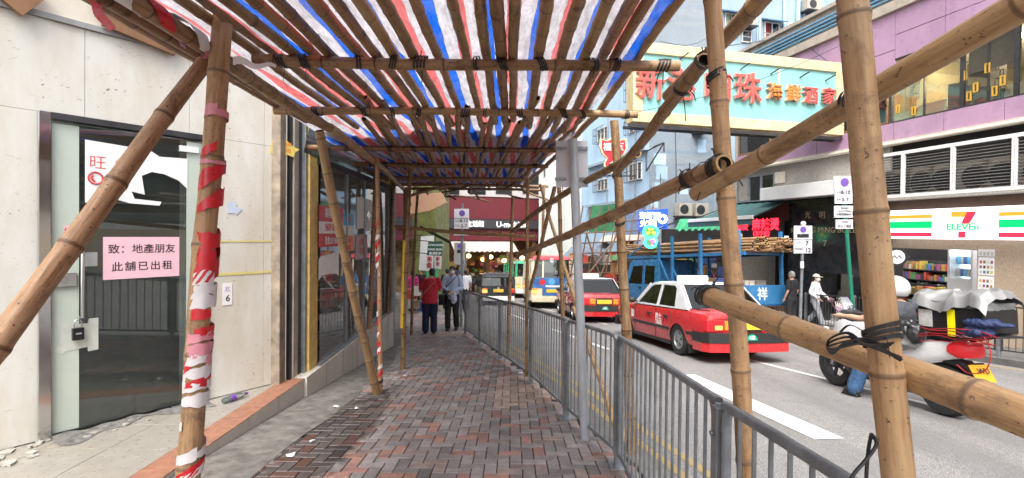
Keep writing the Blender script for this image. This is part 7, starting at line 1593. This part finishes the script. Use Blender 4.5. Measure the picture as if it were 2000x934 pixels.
bg_ = thing('saddle_bag', 'crumpled grey and black bag slung on the scooter side behind the rider', 'bag', BM @ Matrix.Translation(V((-.52, .24, .90)))); m = MB(); ell(m, (0, 0, 0), .20, .13, .17); ell(m, (.12, .0, -.1), .16, .10, .12); o = soft(m, 'bag_body', pm('grey_nylon', (.24, .24, .24), .45, var=.1), bg_, .012, 2, wr(.04, 9, 7)); m = MB(); ell(m, (.04, .0, .12), .19, .12, .07); ell(m, (-.14, .02, .02), .09, .1, .12); soft(m, 'bag_flap', M_BLACK, bg_, .012, 2, wr(.03, 9, 8))
cd = thing('red_cord', 'thin red elastic cord wound round the scooter luggage', 'cord', BM @ Matrix.Translation(V((-1.0, .2, .95)))); rc = random.Random(6); M_RC = pm('red_cord', (.30, .01, .015), .5)
for k in range(5):
    m = MB(); pts = [(-.5 + .2 * i, .08 + .05 * math.sin(i * 1.7 + k), -.07 + .03 * k + rc.uniform(-.035, .035)) for i in range(6)]; m.tube(smooth_path(pts, 5), .006, 5); m.build('strand', M_RC, cd, world=False, smooth=60)
m = MB(); m.tube(smooth_path([(-.42, .1, .02), (-.50, .14, -.12), (-.46, .16, -.30), (-.30, .16, -.36), (-.15, .12, -.30)], 6), .006, 5); m.build('strand', M_RC, cd, world=False, smooth=60)
lu = thing('water_bottle', 'pale blue bottle top poking from the grey cover on the scooter', 'bottle', BM @ Matrix.Translation(V((-.88, -.05, 1.36)))); m = MB(); m.lathe([(0, -.06), (.085, -.06), (.09, .02), (.06, .055), (0, .06)], n=16); m.build('shell', pm('pale_blue_plastic', (.22, .45, .72), .3), lu, world=False, smooth=50); m = MB(); m.lathe([(.03, .055), (.03, .075), (0, .078)], n=12); m.build('cap', M_PAPER, lu, world=False)
# ------------------------------------------------------------------ people (local: x to their right, y the way they face, z up, for 1.72 m)
M_SKIN = pm('skin', (.50, .30, .20), .55, var=.08, sc=12); M_HAIRB = pm('black_hair', (.012, .011, .011), .5, var=.3, sc=40); M_HAIRG = pm('grey_hair', (.22, .21, .20), .6, var=.3, sc=40); M_MASK = pm('white_mask', (.78, .80, .82), .8); M_SHOE = pm('black_shoe', (.015, .014, .014), .45); M_WSHOE = pm('white_shoe', (.6, .6, .6), .6)
def limb(m, pts, rs, n=10):
    m.tube(smooth_path(pts, 4), [rs[min(int(i / 4), len(rs) - 2)] + (rs[min(int(i / 4) + 1, len(rs) - 1)] - rs[min(int(i / 4), len(rs) - 2)]) * ((i % 4) / 4) if i < (len(pts) - 1) * 4 else rs[-1] for i in range((len(pts) - 1) * 4 + 1)], n)
    m.ball(pts[0], rs[0], n=8, k=6); m.ball(pts[-1], rs[-1], n=8, k=6)
def ellipse(c, rx, ry, n=14, ax=None): return [V(c) + V((math.cos(2 * math.pi * i / n) * rx, math.sin(2 * math.pi * i / n) * ry, 0)) for i in range(n)]
def person(label, M, shirt, trous, H=1.72, arms=None, legs=None, sleeve='short', hair=M_HAIRB, shoes=M_SHOE, mask=False, cap=None, wide=1.0, lean=(0, 0), head=(0, 0), vox=.012, slim=1.0, helmet=None, seated=False, cat='person', hairlong=False, skirt=None):
    o = thing('person', label, cat, M @ Matrix.Scale(H / 1.72, 4)); lx_, ly_ = lean
    def L(p): x, y, z = p; k = max(0, (z - .92)) / .8; return V((x + lx_ * k, y + ly_ * k, z))
    A = arms or {}; G_ = legs or {}
    sh = {s: L((s * .175 * slim, 0, 1.415)) for s in (-1, 1)}
    el = {s: A.get(('e', s)) or L((s * .235 * slim, -.02, 1.13)) for s in (-1, 1)}; wr_ = {s: A.get(('w', s)) or L((s * .245 * slim, .07, .90)) for s in (-1, 1)}
    hip = {s: V((s * .095, 0, .90)) for s in (-1, 1)}; kn = {s: G_.get(('k', s)) or V((s * .105, .02, .49)) for s in (-1, 1)}; an = {s: G_.get(('a', s)) or V((s * .11, -.02, .09)) for s in (-1, 1)}
    if seated: hip = {s: V((s * .10, 0, .90)) for s in (-1, 1)}
    hc = L((head[0], .025 + head[1], 1.60))
    m = MB(); m.loft([ellipse(L((0, 0, z)), rx * slim, ry) for z, rx, ry in ((.82, .14, .10), (.90, .155, .112), (1.0, .14, .10), (1.12, .135, .095), (1.28, .155, .108), (1.38, .155, .095), (1.44, .11, .075), (1.48, .06, .058))])
    m.cyl(L((0, 0, 1.44)), hc + V((0, -.02, -.06)), .056, .05, 10)
    m.ball(hc, .074, .093, .112, 14, 10); m.ball(hc + V((0, .025, -.06)), .055, .065, .065, 12, 8); m.ball(hc + V((0, .10, -.012)), .014, .02, .028, 8, 6)
    for s in (-1, 1):
        m.ball(hc + V((s * .076, -.005, -.01)), .012, .022, .032, 8, 6)
        limb(m, [sh[s], (sh[s] + el[s]) / 2, el[s], (el[s] + wr_[s]) / 2, wr_[s]], [.052, .046, .038, .036, .026]); d = (wr_[s] - el[s]).normalized(); sd_ = d.cross(V((0, 1, 0)) if abs(d.y) < .8 else V((0, 0, 1))).normalized()
        m.cyl(wr_[s], wr_[s] + d * .085, .028, .036, 8)
        for k, ln in ((-1.5, .060), (-.5, .075), (.5, .07), (1.5, .055)): b_ = wr_[s] + d * .08 + sd_ * k * .019; m.tube([b_, b_ + d * ln * .55, b_ + d * ln + V((0, .012, -.008))], [.0105, .0095, .008], 6)
        t0 = wr_[s] + d * .03 + sd_ * .03; m.tube([t0, t0 + d * .03 + sd_ * .02, t0 + d * .065 + sd_ * .022], [.012, .011, .009], 6)
        limb(m, [hip[s], (hip[s] + kn[s]) / 2, kn[s], (kn[s] * .55 + an[s] * .45) + V((0, -.012, 0)), an[s]], [.082, .072, .052, .05, .034]); m.ball(an[s] + V((0, .06, -.045)), .04, .11, .035, 10, 6)
    soft(m, 'body', M_SKIN, o, vox, 4)
    m = MB()                                   # shirt
    m.loft([ellipse(L((0, 0, z)), rx * slim, ry) for z, rx, ry in ((.80, .172 * wide, .125 * wide), (.90, .176 * wide, .130 * wide), (1.05, .168 * wide, .125 * wide), (1.2, .170 * wide, .125), (1.32, .178, .125), (1.40, .168, .108), (1.45, .115, .085), (1.475, .068, .066))])
    for s in (-1, 1):
        if sleeve == 'long': limb(m, [sh[s], (sh[s] + el[s]) / 2, el[s], (el[s] + wr_[s]) / 2, wr_[s] * .93 + el[s] * .07], [.072, .066, .058, .052, .044])
        else: e = sh[s] * .28 + el[s] * .72; limb(m, [sh[s], (sh[s] + e) / 2, e], [.074, .072, .070])
    soft(m, 'shirt', shirt, o, vox, 3, wr(.010, 9, M.translation.x))
    m = MB(); w_ = wide
    m.loft([ellipse((0, 0, z), rx, ry) for z, rx, ry in ((.80, .158, .125), (.90, .166, .128), (.97, .152, .115))])
    for s in (-1, 1): e = an[s] + V((0, 0, .01)); limb(m, [hip[s], (hip[s] + kn[s]) / 2, kn[s], (kn[s] + e) / 2, e], [.108, .098 * w_, .082 * w_, .080 * w_, .078 * w_])
    soft(m, 'trousers', trous, o, vox, 3, wr(.010, 8, 5))
    for s in (-1, 1): m = MB(); m.ball(an[s] + V((0, .055, -.045)), .048, .135, .045, 12, 8); m.ball(an[s] + V((0, -.03, -.02)), .045, .06, .05, 10, 6); m.box(an[s].x - .045, an[s].x + .045, an[s].y - .07, an[s].y + .18, an[s].z - .09, an[s].z - .068); soft(m, 'shoe', shoes, o, .012, 3)
    if not helmet:
        m = MB(); m.ball(hc + V((0, -.012, .03)), .083, .098, .098, 16, 10, z0=-.35); m.ball(hc + V((0, -.05, -.01)), .077, .06, .085, 14, 8)
        if hairlong: m.ball(hc + V((0, -.08, -.10)), .05, .04, .13, 12, 8)
        soft(m, 'hair', hair, o, .012, 2, wr(.006, 30, 2)) if not cap else (m.build('hair', hair, o, world=False, smooth=60))
    for s in (-1, 1): m = MB(); m.ball(hc + V((s * .030, .084, .012)), .012, .006, .007, 8, 6); m.build('eye', M_INK, o, world=False)
    if mask: m = MB(); m.ball(hc + V((0, .045, -.045)), .066, .072, .058, 16, 8); soft(m, 'mask', M_MASK, o, .01, 2)
    else: m = MB(); m.ball(hc + V((0, .092, -.062)), .022, .008, .006, 8, 6); m.build('mouth', pm('lip', (.35, .12, .10), .5), o, world=False)
    if cap: m = MB(); m.ball(hc + V((0, -.005, .045)), .092, .108, .085, 16, 8, z0=-.1); m.ball(hc + V((0, .12, .038)), .07, .075, .008, 14, 6); soft(m, 'cap', cap, o, .009, 2)
    if helmet:
        m = MB(); m.ball(hc + V((0, -.005, .035)), .160, .182, .160, 24, 14, z0=-.62); h_ = m.build('helmet', helmet, o, world=False, smooth=60); m = MB(); m.ball(hc + V((0, -.005, .035)), .153, .174, .151, 20, 10, z0=-.62); m.build('helmet_lining', M_BLACK, h_, world=False, smooth=60); m = MB(); m.lathe([(.100, -.065), (.118, -.068), (.128, -.05), (.125, -.03)], hc + V((0, -.005, 0)), n=28); m.build('helmet_rim', M_BLACK, h_, world=False, smooth=50); m = MB(); m.grid(lambda s, t: hc + V((math.sin((s - .5) * 2.4) * .142, math.cos((s - .5) * 2.4) * .165 - .005, -.05 + .12 * t)), 14, 4); m.build('visor', M_CARG, h_, world=False, smooth=60)
    return o
M_LBS = pm('light_blue_shirt', (.46, .55, .72), .85, var=.06, sc=9); M_DTR = pm('charcoal_trousers', (.022, .02, .024), .85); M_REDS = pm('red_shirt', (.52, .025, .045), .85, var=.1); M_NAV = pm('navy_trousers', (.014, .018, .055), .85); M_WTOP = pm('white_top', (.62, .62, .66), .85); M_GTR = pm('pale_grey_trousers', (.34, .35, .38), .85); M_BTS = pm('black_tshirt', (.014, .014, .017), .85); M_DGT = pm('dark_grey_tshirt', (.055, .06, .07), .85, var=.1); M_JEAN = pm('blue_jeans', (.035, .09, .19), .85, var=.25, sc=25); M_PNKT = pm('pink_top', (.62, .05, .25), .85)
def gp(px, py): p = G(px, py); return p.x, p.y
x, y = gp(883, 645); P1 = person('man in a light blue shirt and white mask walking towards the camera under the canopy', up_mat(x, y, gz(y), math.pi - .06), M_LBS, M_DTR, 1.75, mask=True, sleeve='long', arms={('e', 1): V((.25, .02, 1.14)), ('w', 1): V((.07, .22, 1.08)), ('e', -1): V((-.25, .02, 1.14)), ('w', -1): V((-.06, .24, 1.05))}, legs={('k', 1): V((.10, .10, .50)), ('a', 1): V((.10, .10, .09)), ('k', -1): V((-.10, .04, .49)), ('a', -1): V((-.10, -.12, .10))}, vox=.010)
mb_ = WM[P1.name]
def on(o, nm, label, cat, loc): return thing(nm, label, cat, WM[o.name] @ Matrix.Translation(V(loc)))
b_ = on(P1, 'shoulder_bag', 'black shoulder bag hanging at the hip of the man in light blue', 'bag', (.24, .08, .82)); bx(b_, 'pouch', M_BLACK, -.06, .09, -.13, .13, -.13, .14, .03); bx(b_, 'flap', M_TRIM, -.065, .095, -.135, .135, .02, .15, .02); m = MB(); m.tube(smooth_path([(.0, .1, .14), (-.12, .09, .35), (-.30, .085, .55), (-.39, .0, .66), (-.36, -.13, .55), (-.18, -.13, .3), (.0, -.1, .14)], 6), .014, 6, .4); m.build('strap', M_BLACK, b_, world=False, smooth=60)
u_ = on(P1, 'umbrella', 'furled dark umbrella hanging beside the man in light blue', 'umbrella', (-.30, .05, .8)); m = MB(); m.lathe([(.012, -.62), (.02, -.5), (.045, -.1), (.05, .0), (.02, .06), (.012, .07)], (0, 0, 0), (.16, .02, 1), 12); m.build('canopy', pm('dark_umbrella', (.05, .05, .07), .7), u_, world=False, smooth=60); m = MB(); m.tube(smooth_path([(.01, 0, .06), (.03, 0, .16), (.04, .0, .22), (.06, 0, .24), (.08, 0, .22)], 4), .010, 6); m.build('handle', M_BLACK, u_, world=False, smooth=60)
w_ = on(P1, 'plastic_bag', 'white plastic bag held in front of the man in light blue', 'bag', (-.08, .24, .88)); m = MB(); m.ball((0, 0, 0), .085, .05, .15, 12, 8); m.ball((0, 0, .12), .04, .03, .08, 10, 6); soft(m, 'sack', pm('thin_white_plastic', (.62, .68, .80), .4), w_, .012, 2, wr(.02, 14, 1))
x, y = gp(839, 651); P2 = person('person in a red shirt and wide navy trousers seen from behind on the pavement', up_mat(x, y, gz(y), .15), M_REDS, M_NAV, 1.66, wide=1.22, lean=(.04, .07), head=(.02, .05), arms={('e', 1): V((.28, .10, 1.16)), ('w', 1): V((.16, .27, 1.10)), ('e', -1): V((-.27, .08, 1.14)), ('w', -1): V((-.14, .26, 1.06))}, vox=.011); m = MB(); m.tube(smooth_path([(.16, -.09, 1.40), (.0, -.128, 1.25), (-.16, -.12, 1.08)], 5), .008, 6, .4); m.build('strap', pm('pale_strap', (.5, .45, .4), .7), P2, world=False)
person('woman in a cream cap and white top striding along the far pavement', up_mat(9.15, 15.4, gz(15.4), R(-140)), M_WTOP, M_GTR, 1.62, sleeve='long', mask=True, cap=pm('cream_cap', (.62, .54, .46), .8), slim=.9, wide=1.05, hairlong=True, shoes=M_WSHOE, arms={('e', 1): V((.22, -.06, 1.12)), ('w', 1): V((.23, .16, .98)), ('e', -1): V((-.22, .08, 1.13)), ('w', -1): V((-.21, .26, 1.0))}, legs={('k', 1): V((.09, .14, .52)), ('a', 1): V((.09, .26, .12)), ('k', -1): V((-.09, .0, .49)), ('a', -1): V((-.09, -.28, .14))})
person('man with grey hair in a black T-shirt standing behind the truck tail', up_mat(8.42, 15.35, gz(15.35), .5), M_BTS, M_DTR, 1.7, hair=M_HAIRG, vox=.014)
far = [(806, 632, 20.5, 'person in a bright pink top and white shorts by the shop stalls', M_PNKT, pm('white_shorts', (.6, .58, .56), .8), 0, 1.6), (822, 600, 23, 'person in a dark top behind the red shirted person', M_BTS, M_DTR, 3.0, 1.68), (874, 610, 21.5, 'person in dark clothes hidden behind the man in light blue', M_DTR, M_BTS, .2, 1.7), (910, 608, 22, 'person in a white top walking away by the far railing', M_WTOP, M_DTR, .3, 1.65), (1003, 566, 39.2, 'distant person in black before the lit market shops', M_BTS, M_BTS, 2.6, 1.7), (958, 566, 39, 'distant person in grey before the market shops', M_GTR, M_DTR, .5, 1.68)]
for px, py, Y, lab, a, c, ang, hh in far: p = at(px, 500, Y); person(lab, up_mat(p.x, Y, gz(Y, 0.0 if px < 950 else RD), ang), a, c, hh, vox=.018)
RM = BM @ Matrix.Translation(V((-.28, 0, -.21))) @ Matrix.Rotation(R(-90), 4, 'Z')
rd = person('scooter rider in a white helmet, dark grey T-shirt and blue jeans, foot on the road', RM, M_DGT, M_JEAN, 1.72, helmet=pm('white_helmet', (.55, .55, .55), .2, coat=.5), lean=(0, .10), head=(0, .03), arms={('e', -1): V((-.30, .32, 1.24)), ('w', -1): V((-.34, .58, 1.25)), ('e', 1): V((.30, .32, 1.24)), ('w', 1): V((.34, .58, 1.25))}, legs={('k', -1): V((-.24, .38, .70)), ('a', -1): V((-.30, .48, .30)), ('k', 1): V((.22, .40, .76)), ('a', 1): V((.20, .50, .66))}, vox=.010, wide=1.15)

bpy.data.scenes.remove(WORK)
